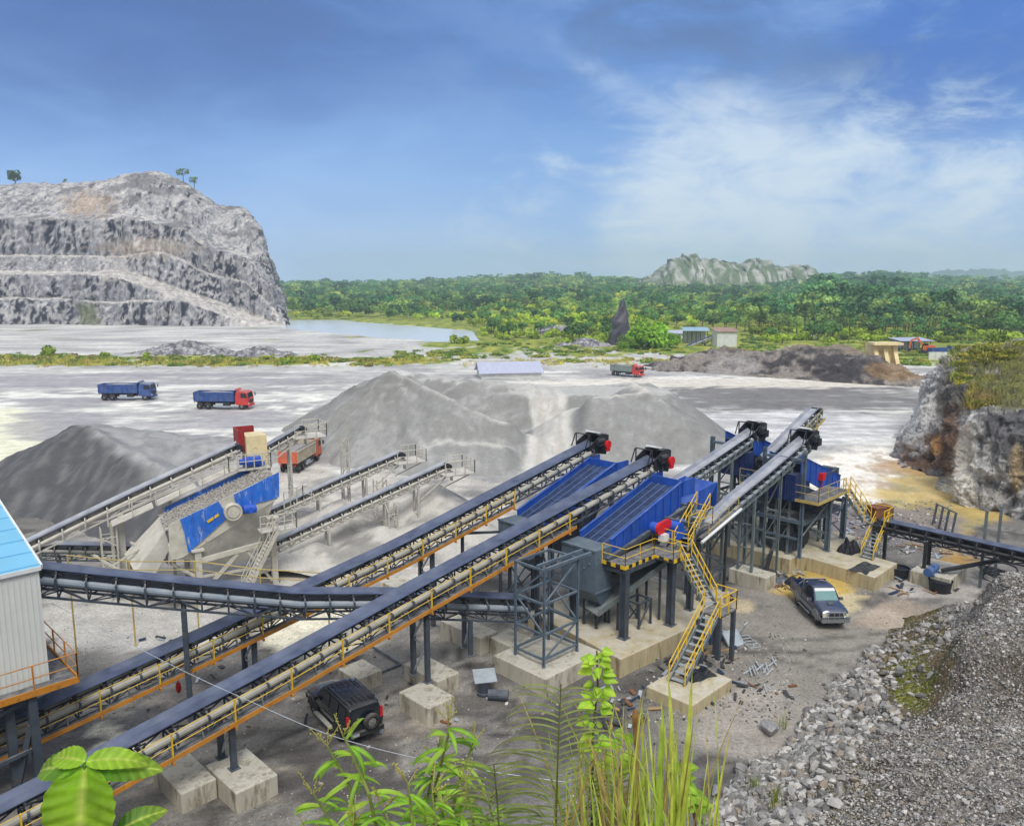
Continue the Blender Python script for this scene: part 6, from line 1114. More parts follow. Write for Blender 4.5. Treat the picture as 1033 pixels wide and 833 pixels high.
SG = [hexc(160, 158, 154), hexc(182, 179, 174), hexc(128, 126, 123), hexc(204, 200, 194), hexc(152, 140, 124), hexc(104, 102, 100), hexc(140, 137, 132)]
n = 0
while n < 42000:
    x, y = rg.uniform(5, 38), rg.uniform(17, 44); h, s, d = emb(x, y)
    if h < .05 or d < -.4: continue
    px, py = PX(x, y, h)
    if px > 1060 or py > 860: continue
    if ell(px, py, 922, 668, 38, 56) > .3 and rg.random() < .82: continue
    big = sstep(5.5, 1., d)*sstep(24, 16, s); r = rg.uniform(.022, .055) if rg.random() > .07 else rg.uniform(.06, .12)
    if rg.random() < big*.5: r = rg.choice((rg.uniform(.05, .12), rg.uniform(.08, .18), rg.uniform(.14, .30)))
    it.append((x, y, embz(x, y)+r*.25, r, mixc(rg.choice(SG), (.27, .26, .24), rg.uniform(0, .45)))); n += 1
scatter('rubble', it)
it = []
for _ in range(9000):
    px, py = rg.uniform(60, 930), rg.uniform(520, 840); p = G(px, py)
    if emb(p.x, p.y)[0] > .1 or p.y < 24: continue
    n2 = fbm(p.x*.3, p.y*.3, 71.)
    if n2 < rg.uniform(-.5, .5): continue
    r = rg.uniform(.015, .05) if rg.random() > .05 else rg.uniform(.05, .14); it.append((p.x, p.y, gh(p.x, p.y)+r*.3, r, rg.choice(SG+[hexc(86, 82, 80)]*3)))
for _ in range(1500):
    px, py = rg.uniform(800, 960), rg.uniform(505, 560); p = G(px, py); r = rg.uniform(.03, .14); it.append((p.x, p.y, gh(p.x, p.y)+r*.3, r, rg.choice(SG)))
for _ in range(700):
    px, py = rg.uniform(640, 800), rg.uniform(640, 730); p = G(px, py)
    if emb(p.x, p.y)[0] > .1: continue
    r = rg.uniform(.02, .09); it.append((p.x, p.y, gh(p.x, p.y)+r*.3, r, rg.choice(SG+[hexc(84, 80, 78)]*3)))
scatter('gravel', it)
# boulders: things of their own
BM = []
for k in range(5):
    v, f = rockv(40+k, 2); me = bpy.data.meshes.new('boulder'); fastmesh(me, v, f, np.tile(np.array(hexc(148, 146, 146), np.float32), (len(v), 1))); me.materials.append(MATS['stones']); BM.append(me)
def boulder(px, py, s, label, k, z=None, group=None, col=None):
    p = G(px, py)
    for _ in range(6): p = G(px, py, max(0, embz(p.x, p.y)) if emb(p.x, p.y)[2] > -.5 else 0)
    o = bpy.data.objects.new('boulder', BM[k % 5]); COL.objects.link(o); o.location = (p.x, p.y, p.z+s*.25); o.scale = (s, s*.9, s*.9); o.rotation_euler = (.2*k, .1*k, 1.3*k); return tag(o, label, 'boulder', group)
boulder(777, 741, .75, 'large dark angular boulder at the edge of the gravel slope, above the leafy grass', 1); boulder(748, 782, .7, 'low dark boulder beside the muddy floor, lowest on the gravel slope', 2); boulder(722, 800, .5, 'flat pale slab of rock at the foot of the gravel slope', 3)
for i in range(34):
    t = rg.random(); px = lerp(735, 900, t)+rg.uniform(-10, 40)*(1-t*.5); py = lerp(800, 662, t)+rg.uniform(-14, 30); boulder(px, py, rg.uniform(.2, .4), 'grey angular boulder among the rubble edging the gravel slope', i, group='boulders edging the gravel slope')
# rubble heaps below the quarry hill
def h_rub(cx, cy, r, h):
    return lambda x, y: h*(1-math.hypot((x-cx)/r, (y-cy)/(r*.5)))+.9*fbm(x*.3, y*.3, 3.)+.5*ridged(x*.5, y*.5, 2.)-.6
def c_rub(x, y, z): n = fbm(x*.5, y*.5, 9.); return mixc(hexc(158, 156, 158), hexc(104, 103, 108), sstep(-.2, .4, n))
earth_mat('rubblepile', fine=.4, fvar=.3, grit=3., gvar=.35, bump=1., bdist=.3, stones=1.1)
for px, py, r, h, lb in ((186, 356, 14, 3.4, 'grey rubble heap on the flat ground below the quarry hill, left of a lower heap'), (262, 359, 11, 2.8, 'lower grey rubble heap below the right end of the quarry hill'), (590, 349, 9, 2.4, 'small grey rubble heap on the far side of the yard beside green scrub'), (560, 336, 16, 3.2, 'broad grey rubble heap by the lake end, overgrown on top')):
    p = G(px, py); heap('rubble_heap', lb, (p.x-r*1.3, p.x+r*1.3, p.y-r*.8, p.y+r*.8), .5, h_rub(p.x, p.y, r, h), c_rub, 'rubble heap', 'rubble heaps', 'rubblepile')
def spire():
    b = MB(); p = G(624, 345, 0); p = D(624, 345, 255); n = 14; m = 16
    for j in range(m+1):
        t = j/m; z = p.z-2+15.5*t; r = (2.6+.6*math.sin(t*5))*(1-t**2.6)**.6+.05
        for i in range(n): a = 2*math.pi*i/n; k = 1+.35*fbm(math.cos(a)*1.2, math.sin(a)*1.2, t*4); b.v.append((p.x+1.2*t+r*k*math.cos(a), p.y+r*k*math.sin(a), z)); b.c.append(mixc(hexc(70, 68, 76), hexc(112, 108, 116), sstep(-.2, .4, fbm(i*.7, t*6))))
    for j in range(m):
        for i in range(n): b.f.append((j*n+i, j*n+(i+1) % n, (j+1)*n+(i+1) % n, (j+1)*n+i)); b.mi.append(0)
    solo('rock_pinnacle', b, 'rockface', 'tall dark rock pinnacle standing out of the green scrub', 'rock pinnacle', (p.x, p.y, p.z-2), smooth=True)
spire()
# ---------------------------------------------------------------- scrap about the plant floor
mat('wood', hexc(164, 136, 96), .8, 0., .3, 4., stretch=(1, 8, 1)); mat('tarp_blue', hexc(36, 52, 84), .6, 0., .3, 2.); mat('tarp_black', hexc(34, 36, 42), .55, 0., .25, 2., bump=.5); mat('tank_blue', hexc(52, 92, 150), .5, 0., .15, 2., dust=.25); mat('pipe_pale', hexc(186, 192, 196), .45, .2, .2, 4.)
def at(px, py, z=0.): q = G(px, py, z); return q
for k in range(12):
    p = at(755+k*2.4+rg.uniform(-1, 1), 673+rg.uniform(-3, 7)); a = math.radians(66+rg.uniform(-26, 30)); d = Vector((math.cos(a), math.sin(a), 0)); b = MB(); z = .06+.05*(k % 3); b.tube(p-d*.42+UP*z, p+d*.42+UP*(z+.04), .045, 8); solo('steel_pipe', b, 'pipe_pale', 'pale steel pipe offcut in the loose spread of pipes right of the stairs', 'pipe', p, 'pipe offcuts by the stairs')
def scrapbox(px, py, s, rz, tilt, label, m='galv', name='steel_sheet', cat='panel'):
    p = at(px, py); R = Matrix.Rotation(rz, 3, 'Z') @ Matrix.Rotation(tilt, 3, 'X'); b = MB(); c = p+UP*(abs(s[1]*math.sin(tilt))/2+s[2]/2*abs(math.cos(tilt))); b.box(c, s, R)
    for q in (-1, 1): b.box(c+R @ Vector((q*s[0]*.47, 0, s[2]*.6)), (s[0]*.06, s[1], s[2]*.5), R); b.box(c+R @ Vector((0, q*s[1]*.47, s[2]*.6)), (s[0], s[1]*.06, s[2]*.5), R)
    return solo(name, b, m, label, cat, p)
scrapbox(739, 650, (1.1, .95, .07), .5, .8, 'grey rimmed steel panel leaning in the scrap by the stairs'); scrapbox(747, 646, (.45, 1.2, .06), .9, -1.1, 'narrow pale panel propped beside the rimmed panel', 'pipe_pale')
def tubeframe(px, py, w, l, rz, label, m='galv', z=.05, bars=5, r=.03):
    p = at(px, py); x = Vector((math.cos(rz), math.sin(rz), 0)); y = Vector((-x.y, x.x, 0)); b = MB(); o = UP*(z+r)
    for s in (-1, 1): b.tube(p+x*w*s/2-y*l/2+o, p+x*w*s/2+y*l/2+o+UP*.1, r, 6)
    for k in range(bars): t = k/(bars-1)-.5; b.tube(p-x*w/2+y*l*t+o+UP*(.05+.1*t), p+x*w/2+y*l*t+o+UP*(.05+.1*t), r, 6)
    return solo('tube_frame', b, m, label, 'frame', p)
tubeframe(755, 649, .7, 1.3, .3, 'small ladder-like tube frame lying beside the rimmed panel'); tubeframe(728, 641, .8, 1.2, 1.2, 'tangled pale tube frame lying behind the blue sheet', bars=6); tubeframe(378, 668, 1.5, 2.6, .78, 'rectangular dark steel frame lying on the floor beside a concrete block', 'steel_dark', bars=2, r=.06)
def crumple(px, py, w, l, rz, h, label, m, name='sheet', cat='sheet', seed=1., z0=0., n=14):
    p = at(px, py, z0); b = MB()
    for j in range(n+1):
        for i in range(n+1):
            u, v = i/n-.5, j/n-.5; e = 1-max(abs(u), abs(v))*2; x = u*w*(1+.2*N.noise(Vector((v*3, seed, 0)))); y = v*l*(1+.2*N.noise(Vector((u*3, seed, 4)))); z = .015+max(0, h*min(1, e*2.2)*(.7+.6*N.noise(Vector((u*4, v*4, seed))))); b.v.append((p.x+x*math.cos(rz)-y*math.sin(rz), p.y+x*math.sin(rz)+y*math.cos(rz), p.z+z))
    for j in range(n):
        for i in range(n): a = j*(n+1)+i; b.f.append((a, a+1, a+n+2, a+n+1)); b.mi.append(0)
    return solo(name, b, m, label, cat, p)
crumple(722, 644, 1.9, 1.3, .4, .35, 'crumpled dark blue sheet lying behind the stairs pad', 'tarp_blue'); crumple(856, 556, 1.5, 1.2, .7, .9, 'black sheeting over a lump on the right-hand slab', 'tarp_black', seed=4., z0=1.); crumple(704, 681, 1.6, 1.0, .5, .4, 'black heap of scrap on the pad at the stairs foot', 'tarp_black', 'scrap_heap', 'scrap heap', 9., .6); crumple(872, 573, 2.2, 1.2, .75, .3, 'flat dark heap of gravel on the corner of the right-hand slab', 'steel_black', 'gravel_heap', 'gravel heap', 12., 1.); crumple(803, 589, 1.3, .9, .2, .55, 'black scrap heap on the floor below the retaining wall', 'tarp_black', 'scrap_heap', 'scrap heap', 15.); crumple(787, 586, 1.5, .8, .5, .3, 'low dark scrap heap left of the black heap below the retaining wall', 'steel_dark', 'scrap_heap', 'scrap heap', 21.)
for k, (px, py, L, a) in enumerate(((716, 658, 1.7, .5), (728, 657, 1.5, .35), (722, 651, 1.9, .62), (692, 662, 1.6, .7))):
    p = at(px, py); d = Vector((math.cos(a), math.sin(a), 0)); b = MB(); b.bar(p-d*L/2+UP*.04, p+d*L/2+UP*.06, .2, .04); solo('wooden_plank', b, 'wood', 'worn wooden plank lying in the scrap between the stairs pad and the pipes', 'plank', p, 'planks by the stairs')
def tyre(px, py, label, lean):
    p = at(px, py); b = MB(); b.torus(p+UP*.26, (math.cos(lean), math.sin(lean), .2), .19, .08, 20, 8); o = solo('tyre', b, 'tyre', label, 'tyre', p, smooth=True)
tyre(737, 607, 'small black tyre standing right of the cream block', .6); tyre(731, 611, 'small black tyre leaning against the cream block', 1.4)
def tub(px, py, r, h, label, m, lidm=None, group=None):
    p = at(px, py); b = MB(); b.tube(p+UP*.01, p+UP*h, r*.85, 18, r, cap=False); b.tube(p+UP*.01, p+UP*.05, r*.85, 18); b.tube(p+UP*(h-.12), p+UP*(h-.11), r*.95, 18); b.torus(p+UP*h, UP, r, .035, 20, 6); return solo('tub', b, m, label, 'tub', p, group)
tub(907, 582, .62, .7, 'black open tub standing right of the retaining wall', 'tarp_black'); tub(948, 596, .72, .75, 'black open tub in front of the low conveyor block', 'tarp_black')
p = at(941, 579, .9); b = MB(); b.tube(p-E2*.1+UP*.28-E1*.75, p-E2*.1+UP*.28+E1*.75, .28, 16); b.tube(p+UP*.5, p+UP*.62, .12, 10); [b.box(p+E1*s*.5+UP*.07, (.14, .5, .14), Matrix.Rotation(math.pi/4, 3, 'Z')) for s in (-1, 1)]; solo('tank', b, 'tank_blue', 'small blue tank lying on the low conveyor block', 'tank', p)
def leanframe():
    r = thing('post_rack', 'open rack of four dark leaning posts in front of the ochre water', 'rack', at(950, 532)); q = [at(x, y) for x, y in ((941, 529), (947, 533), (953, 536), (960, 539))]
    for p in q: b = MB(); b.bar(p, p+UP*1.75+Vector((.35, .25, 0)), .14); b.build('post', 'steel_dark', r)
    b = MB(); b.bar(q[0]+UP*1.7+Vector((.34, .25, 0)), q[-1]+UP*1.7+Vector((.34, .25, 0)), .08); b.build('rail', 'steel_dark', r)
leanframe()
p = W(57.6, -20.6, 3.3); b = MB(); b.box(p+UP*.5, (1.5, .9, .7), Matrix.Rotation(.35, 3, 'Z')); b.box(p+UP*.88, (1.6, 1., .08), Matrix.Rotation(.35, 3, 'Z')); [b.bar(p+Vector((x, y, 0)), p+Vector((x, y, .2)), .1) for x in (-.5, .5) for y in (-.2, .2)]; solo('feed_hopper', b, 'rust', 'rusty steel hopper at the head of the low dark conveyor', 'hopper', p)
b = MB(); p = at(772, 578); b.bar(p, p+Vector((.5, .45, 1.5)), .28, .08); solo('steel_plank', b, 'steel_black', 'black steel plank leaning on the retaining wall', 'plank', p)
def plate():
    p = at(489, 700); b = MB(); R = Matrix.Rotation(.2, 3, 'Z') @ Matrix.Rotation(.35, 3, 'X'); b.box(p+UP*.92+Vector((0, .1, 0)), (1.1, .9, .05), R); b.bar(p+UP*.5, p+UP*.9, .14); solo('steel_plate', b, 'galv', 'flat steel plate propped on pipe pieces in the middle of the floor', 'plate', p)
    b = MB(); b.tube(p+Vector((-.05, -.1, 0)), p+Vector((-.05, -.1, .75)), .25, 16); b.tube(p+Vector((-.05, -.1, .1)), p+Vector((-.05, -.1, .18)), .32, 16); solo('pipe_piece', b, 'steel_dark', 'short upright dark pipe piece under the steel plate', 'pipe', p+Vector((-.05, -.1, 0)))
    q = at(503, 705); b = MB(); b.tube(q+Vector((-.5, -.05, .27)), q+Vector((.45, -.15, .27)), .26, 16); b.torus(q+Vector((.45, -.15, .27)), (1, -.1, 0), .24, .03, 18, 6); solo('pipe_piece', b, 'steel_dark', 'short dark pipe piece lying beside the steel plate', 'pipe', q)
plate()
def coil():
    p = at(1002, 582); b = MB()
    for k in range(5): b.torus(p+Vector((rg.uniform(-.5, .5), rg.uniform(-.4, .4), .12+.14*k)), (rg.uniform(-.2, .2), rg.uniform(-.2, .2), 1), rg.uniform(.6, .9), .06, 22, 6)
    solo('hose_coil', b, 'tarp_black', 'black coiled hoses behind the slanted steel beam', 'hose', p)
coil()
# loose bits of board, bar and plate nobody could count
db = MB()
for reg, cnt in (((800, 905, 518, 545), 60), ((905, 985, 540, 562), 40), ((655, 745, 640, 716), 70), ((745, 800, 690, 712), 14), ((780, 812, 578, 596), 30), ((900, 975, 568, 600), 40), ((590, 650, 690, 740), 40), ((120, 230, 640, 690), 26), ((300, 470, 690, 740), 14)):
    for _ in range(cnt):
        p = at(rg.uniform(*reg[:2]), rg.uniform(*reg[2:]))
        if emb(p.x, p.y)[0] > .1: continue
        a = rg.uniform(0, 3.14); L = rg.uniform(.15, .7)*(1.6 if reg[0] > 790 else 1); d = Vector((math.cos(a), math.sin(a), 0)); db.cur = rg.choice((0, 0, 0, 0, 1, 2, 2, 3, 4)); db.bar(p-d*L/2+UP*.06, p+d*L/2+UP*rg.uniform(.05, .2), rg.uniform(.04, .22), rg.uniform(.02, .05))
o = db.build('debris', ['steel_black', 'wood', 'galv', 'tarp_blue', 'rust']); struct(o, 'stuff')
# red tag on the tall leg, long white cable
b = MB(); p = D(180, 693, 35.3); b.ball(p, .3, 10, 8, (.45, .3, 1.0)); b.tube(p+UP*.28, p+UP*.75, .02, 6); solo('red_marker', b, 'red_paint', 'red marker hanging on the leg of the level dark conveyor', 'marker', p-UP*.3)
def cable():
    b = MB(); c = [D(x, y, Y) for x, y, Y in ((52, 608, 30.5), (110, 638, 28.8), (180, 674, 27.3), (250, 706, 26.3), (330, 740, 25.4), (410, 762, 24.8), (490, 777, 24.4), (575, 789, 24.1))]; P_ = [Vector(catmull([tuple(q) for q in c], t/6)) for t in range(6*7+1)]
    for p, q in zip(P_[:-1], P_[1:]): b.tube(p, q, .012, 5)
    g = P_[-1]; b.tube(g+UP*.1, Vector((g.x, g.y, gh(g.x, g.y)-.1)), .05, 6); solo('cable', b, 'galv', 'thin white cable sagging from the bin house past the black four-wheel drive', 'cable', tuple(P_[0]))
cable()
# ---------------------------------------------------------------- far buildings
mat('roof_grey', hexc(180, 184, 204), .5, .1, .12, .6, stretch=(6, 1, 1)); mat('wall_white', hexc(206, 208, 204), .7, 0., .12, .8); mat('wall_red', hexc(176, 90, 80), .7, 0., .12, .8); mat('roof_blue_grey', hexc(150, 178, 196), .5, 0., .1, .6); mat('roof_rust', hexc(160, 130, 118), .7, 0., .2, .6); mat('concrete_tan', hexc(224, 206, 158), .85, 0., .25, .5, bump=.3); mat('digger', hexc(214, 104, 44), .5, 0., .15, .8)
def shed(label, p, L, Wd, h, rise, rz, rm, wm, win=0, open_=False, strip=None, name='shed', cat='shed', mono=False, group='sheds beyond the yard'):
    r = thing(name, label, cat, (0, 0, 0), group); b = MB()
    if open_:
        for x in [lerp(-L/2+.2, L/2-.2, k/5) for k in range(6)]:
            for y in (-Wd/2+.2, Wd/2-.2): q = MB(); q.bar((x, y, 0), (x, y, h), .18); q.build('post', 'steel_grey', r)
        b.box((0, Wd/2-.1, h/2), (L-.4, .1, h)); b.build('wall', wm, r)
    else: b.prism([(-L/2, -Wd/2, 0), (-L/2, -Wd/2, h), (-L/2, 0 if not mono else Wd/2, h+rise), (-L/2, Wd/2, h if not mono else h+rise*.99), (-L/2, Wd/2, 0)], (L, 0, 0)); b.build('wall', wm, r)
    f = MB(); o = .5
    if mono: f.prism([(-L/2-o, -Wd/2-o, h-.0), (-L/2-o, Wd/2+o, h+rise+.1), (-L/2-o, Wd/2+o, h+rise+.22), (-L/2-o, -Wd/2-o, h+.14)], (L+2*o, 0, 0))
    else:
        for s in (-1, 1): f.prism([(-L/2-o, s*(Wd/2+o), h-rise*.15), (-L/2-o, 0, h+rise+.03), (-L/2-o, 0, h+rise+.15), (-L/2-o, s*(Wd/2+o), h-rise*.15+.12)], (L+2*o, 0, 0))
    f.build('roof', rm, r)
    if strip: q = MB(); q.box((0, -Wd/2-.03, h*.28), (L*.6, .06, h*.4)); q.build('wall_strip', strip, r)
    for k in range(win): q = MB(); q.box((lerp(-L/2+1, L/2-1, (k+.5)/win), -Wd/2-.05, h*.72), (1.2, .1, .9)); q.build('window', 'glass_dark', r)
    r.location = p; r.rotation_euler = (0, 0, rz); return r
p = G(513, 381); shed('long low shed with a pale grey roof behind the largest stockpile', (p.x, p.y+2.5, 0), 12.6, 7., 1.3, 1.7, .18, 'roof_grey', 'wall_white', 0, False, None)
p = D(730, 350, 248); shed('white bin building with a dark flat roof at the end of a small far conveyor', (p.x, p.y, 0), 6.2, 5., 4.6, .8, .1, 'roof_rust', 'wall_white', 0, name='bin_building', cat='building', mono=True)
p = D(701, 346, 262); shed('open shed with a blue-grey roof left of the white bin building', (p.x, p.y, 0), 7.5, 6, 4., .7, -.1, 'roof_blue_grey', 'wall_white', open_=True, mono=True)
p = D(684, 345, 275); shed('low pale-roofed shed half hidden by the big green bush', (p.x, p.y, 0), 8, 5, 2.4, .8, .1, 'roof_grey', 'wall_white')
conveyor('small far conveyor climbing to the white bin building', [D(690, 349.5, 250), D(722, 337, 250)], 1.2, -UP.cross(Vector((1, 0, 0))), 'steel_black', 'roof_grey', ('rubber', 'rubber'), 2., .9, legs=[(7., 0.)], cov_r=.2, skip_head=True)
p = D(918, 353, 232); shed('open shed with a long flat grey roof beside the orange digger', (p.x, p.y, 0), 9, 6, 3., .4, .05, 'roof_grey', 'wall_white', open_=True, mono=True)
p = D(720, 319, 560); shed('far cluster roof of a pale factory shed in the trees', (p.x, p.y, p.z-3), 26, 12, 4., 1.6, .1, 'roof_grey', 'wall_white')
p = D(1012, 352, 300); shed('long rusty-roofed house at the right behind the cliff-top grass', (p.x, p.y, 0), 18, 8, 3., 1.8, .1, 'roof_rust', 'wall_white', name='house', cat='house')
p = D(950, 367, 205); b = MB(); b.box((p.x, p.y, 1.0), (7.2, .3, 2.0)); [b.box((p.x-3.4+k*1.7, p.y-.2, 1.0), (.3, .2, 2.05)) for k in range(5)]; solo('boundary_wall', b, 'wall_white', 'short white wall in front of the blue parked lorry', 'wall', (p.x, p.y, 0))
p = D(950, 360, 214); tipper('dusty blue lorry parked beyond the white wall near the cliff top', 'truck_blue', 'truck_blue', (p.x, p.y, max(0, .05)), 4, sc=.82, load=None)
def digger():
    p = D(935, 356, 222); r = thing('excavator', 'orange excavator with a bent arm parked by the open grey-roofed shed', 'excavator', (0, 0, 0)); b = MB()
    for s in (-1, 1): b.prism([(-1.9, s*1.0, .1), (1.9, s*1.0, .1), (2.1, s*1.0, .5), (1.8, s*1.0, .9), (-1.8, s*1.0, .9), (-2.1, s*1.0, .5)], (0, s*.5, 0))
    b.build('track', 'plastic_black', r); b = MB(); b.tube((0, 0, .9), (0, 0, 1.15), .9, 14); b.box((-.5, 0, 1.75), (3., 2.3, 1.2)); b.box((-1.7, 0, 1.7), (.8, 2.4, 1.1)); b.build('body', 'digger', r); b = MB(); b.prism([(.5, .2, 1.15), (1.3, .2, 1.15), (1.3, .2, 2.2), (.9, .2, 2.9), (-.3, .2, 2.9), (-.3, .2, 2.3), (.5, .2, 2.3)], (0, .9, 0)); b.build('cab', 'glass_dark', r); b = MB(); b.bar((.7, -.3, 1.7), (2.6, -.3, 4.2), .4, .5); b.bar((2.6, -.3, 4.2), (4.1, -.3, 3.6), .35, .5); b.bar((4.1, -.3, 3.7), (4.5, -.3, 1.3), .3, .4); b.build('arm', 'digger', r); b = MB(); b.prism([(4.1, -.8, 1.4), (4.9, -.8, 1.3), (4.8, -.8, .5), (4.1, -.8, .3)], (0, 1., 0)); b.build('bucket', 'plastic_black', r); r.location = (p.x, p.y, 0); r.rotation_euler = (0, 0, 2.6)
digger()
def buttress():
    q = D(891, 368, 166); b = MB(); z = q.z; x0, x1 = D(878, 368, 166).x, D(905, 368, 166).x; zt = D(891, 347, 166).z; b.prism([(x0, q.y+.2, -.2), (x1, q.y+.2, -.2), (x1, q.y+.2, zt), (x0, q.y+.2, zt)], (0, 3., 0)); b.box(((x0+x1)/2, q.y, zt+.1), (x1-x0+.5, 3.4, .5))
    for t in (.14, .5, .86): x = lerp(x0, x1, t); b.prism([(x-.4, q.y-3.2, z-1.5), (x-.4, q.y+.2, z-1.5), (x-.4, q.y+.2, zt-.3)], (.8, 0, 0))
    solo('retaining_block', b, 'concrete_tan', 'tan concrete retaining block with three sloping buttresses on the rubble bank', 'concrete block', ((x0+x1)/2, q.y, 0))
buttress()
# ================================================================ trees
def grass_np(seed, n=16):
    r = random.Random(seed); V = []; F = []; T = []; o = 0
    for k in range(n):
        a = r.uniform(0, 6.28); p = Vector((r.gauss(0, .28), r.gauss(0, .28), 0)); d = Vector((math.cos(a), math.sin(a), 0)); h = r.uniform(.5, 1.1); w = Vector((-d.y, d.x, 0))*.05; m = p+d*.1*h+UP*h*.6; t = p+d*.42*h+UP*h
        V += [p-w, p+w, m+w*.8, m-w*.8, m-w*.8, m+w*.8, t+w*.1, t-w*.1]; F += [(o, o+1, o+2, o+3), (o+4, o+5, o+6, o+7)]; T += [r.uniform(.7, 1.25)]*8; o += 8
    return np.array([tuple(v) for v in V], np.float32), np.array(F, np.int32), np.array(T, np.float32)
def crown_np(seed, nb, nl, sq=1., leaf=.17, low=-.5, droop=0.):
    """unit crown (radius about 1, base at z=0): leaf clumps on the surfaces of several boughs"""
    r = random.Random(seed); V = []; F = []; T = []; o = 0
    for b in range(nb):
        a = r.uniform(0, 6.28); el = r.uniform(low, 1.); rad = .62*math.sqrt(max(0, 1-el*el*.6)); c = Vector((rad*math.cos(a), rad*math.sin(a), .95*sq+.62*sq*el)); br = r.uniform(.26, .46); tone = r.uniform(.72, 1.25)
        for k in range(nl):
            d = Vector((r.gauss(0, 1), r.gauss(0, 1), r.gauss(.25, .9))).normalized(); p = c+Vector((d.x*br, d.y*br, d.z*br*.8))*r.uniform(.75, 1.12); nrm = (d+Vector((r.gauss(0, .5), r.gauss(0, .5), r.gauss(.35, .5)))).normalized(); t = nrm.cross(Vector((r.gauss(0, 1), r.gauss(0, 1), r.gauss(0, 1)))).normalized(); u = nrm.cross(t); s = leaf*r.uniform(.6, 1.25)
            V += [p+t*s, p+u*s*.8-nrm*s*.25, p-t*s*.9, p-u*s*.8-nrm*s*.25]; F.append((o, o+1, o+2, o+3)); T += [tone*r.uniform(.85, 1.15)]*4; o += 4
    return np.array([tuple(v) for v in V], np.float32), np.array(F, np.int32), np.array(T, np.float32)
leaf_mat('foliage', None, .25, .6, .25, .35, .18)
mat('bark', hexc(96, 84, 70), .9, 0., .3, 3., stretch=(1, 1, .2)); mat('bark_dark', hexc(64, 58, 54), .9, 0., .3, 3.)
CR = {'broad': [crown_np(1+k, 11, 26, .8) for k in range(3)], 'tall': [crown_np(11+k, 12, 24, 1.35, .16) for k in range(3)], 'bush': [crown_np(21+k, 9, 26, .55, .19, -.9) for k in range(3)], 'spare': [crown_np(31+k, 8, 20, 1.1, .15) for k in range(2)], 'dense': [crown_np(51+k, 16, 130, .6, .075, -.9) for k in range(2)], 'grass': [grass_np(61+k) for k in range(3)]}
FG = {'broad': hexc(96, 136, 64), 'tall': hexc(78, 122, 72), 'bush': hexc(160, 184, 54), 'dense': hexc(132, 176, 46), 'spare': hexc(134, 160, 80)}
def tree_proto(kind, i, col):
    v, f, t = CR[kind][i]; me = bpy.data.meshes.new('crown'); c = t[:, None]*np.array(col, np.float32)[None]; fastmesh(me, v*np.array((1, 1, 1), np.float32)+np.array((0, 0, {'bush': -.15, 'dense': -.15}.get(kind, .35)), np.float32), f, c); me.materials.append(MATS['foliage'])
    b = MB(); zt = {'bush': .5, 'dense': .5, 'broad': 1.2, 'tall': 1.9, 'spare': 1.7}[kind]; b.tube((0, 0, -.1), (.03, 0, zt*.6), .07, 7, .05); b.tube((.03, 0, zt*.6), (0, .05, zt), .05, 6, .02); r = random.Random(i)
    for k in range(4): a = r.uniform(0, 6.28); z = zt*r.uniform(.4, .7); b.tube((.02, 0, z), (.5*math.cos(a), .5*math.sin(a), z+.35), .03, 5, .01)
    tm = b.mesh('trunk'); tm.materials.append(MATS['bark']); return me, tm
LB = {'broad': 'broad round-crowned green tree standing in the wood beyond the yard', 'tall': 'tall dark green tree standing in the wood beyond the yard', 'bush': 'low yellow-green bush growing on the scrub beyond the yard', 'spare': 'loose light green tree standing in the wood beyond the yard'}
PROT = {}
def put_tree(kind, p, s, rz, name=None, label=None, tone=1., sz=1., group='trees beyond the yard', ti=None):
    ti = random.Random(int(p[0]*13+p[1]*7)).randrange(len(CR[kind])) if ti is None else ti; key = (kind, ti, round(tone, 1))
    if key not in PROT: PROT[key] = tree_proto(kind, ti, tuple(x*tone for x in FG[kind]))
    cm, tm = PROT[key]; r = bpy.data.objects.new(name or ('bush' if kind == 'bush' else 'tree'), None); COL.objects.link(r); tag(r, label or LB[kind], 'bush' if kind in ('bush', 'dense') else 'tree', group if group else None)
    for nm, me in (('crown', cm), ('trunk', tm)): o = bpy.data.objects.new(nm, me); COL.objects.link(o); o.parent = r
    r.location = p; r.rotation_euler = (0, 0, rz); r.scale = (s, s, s*sz); return r
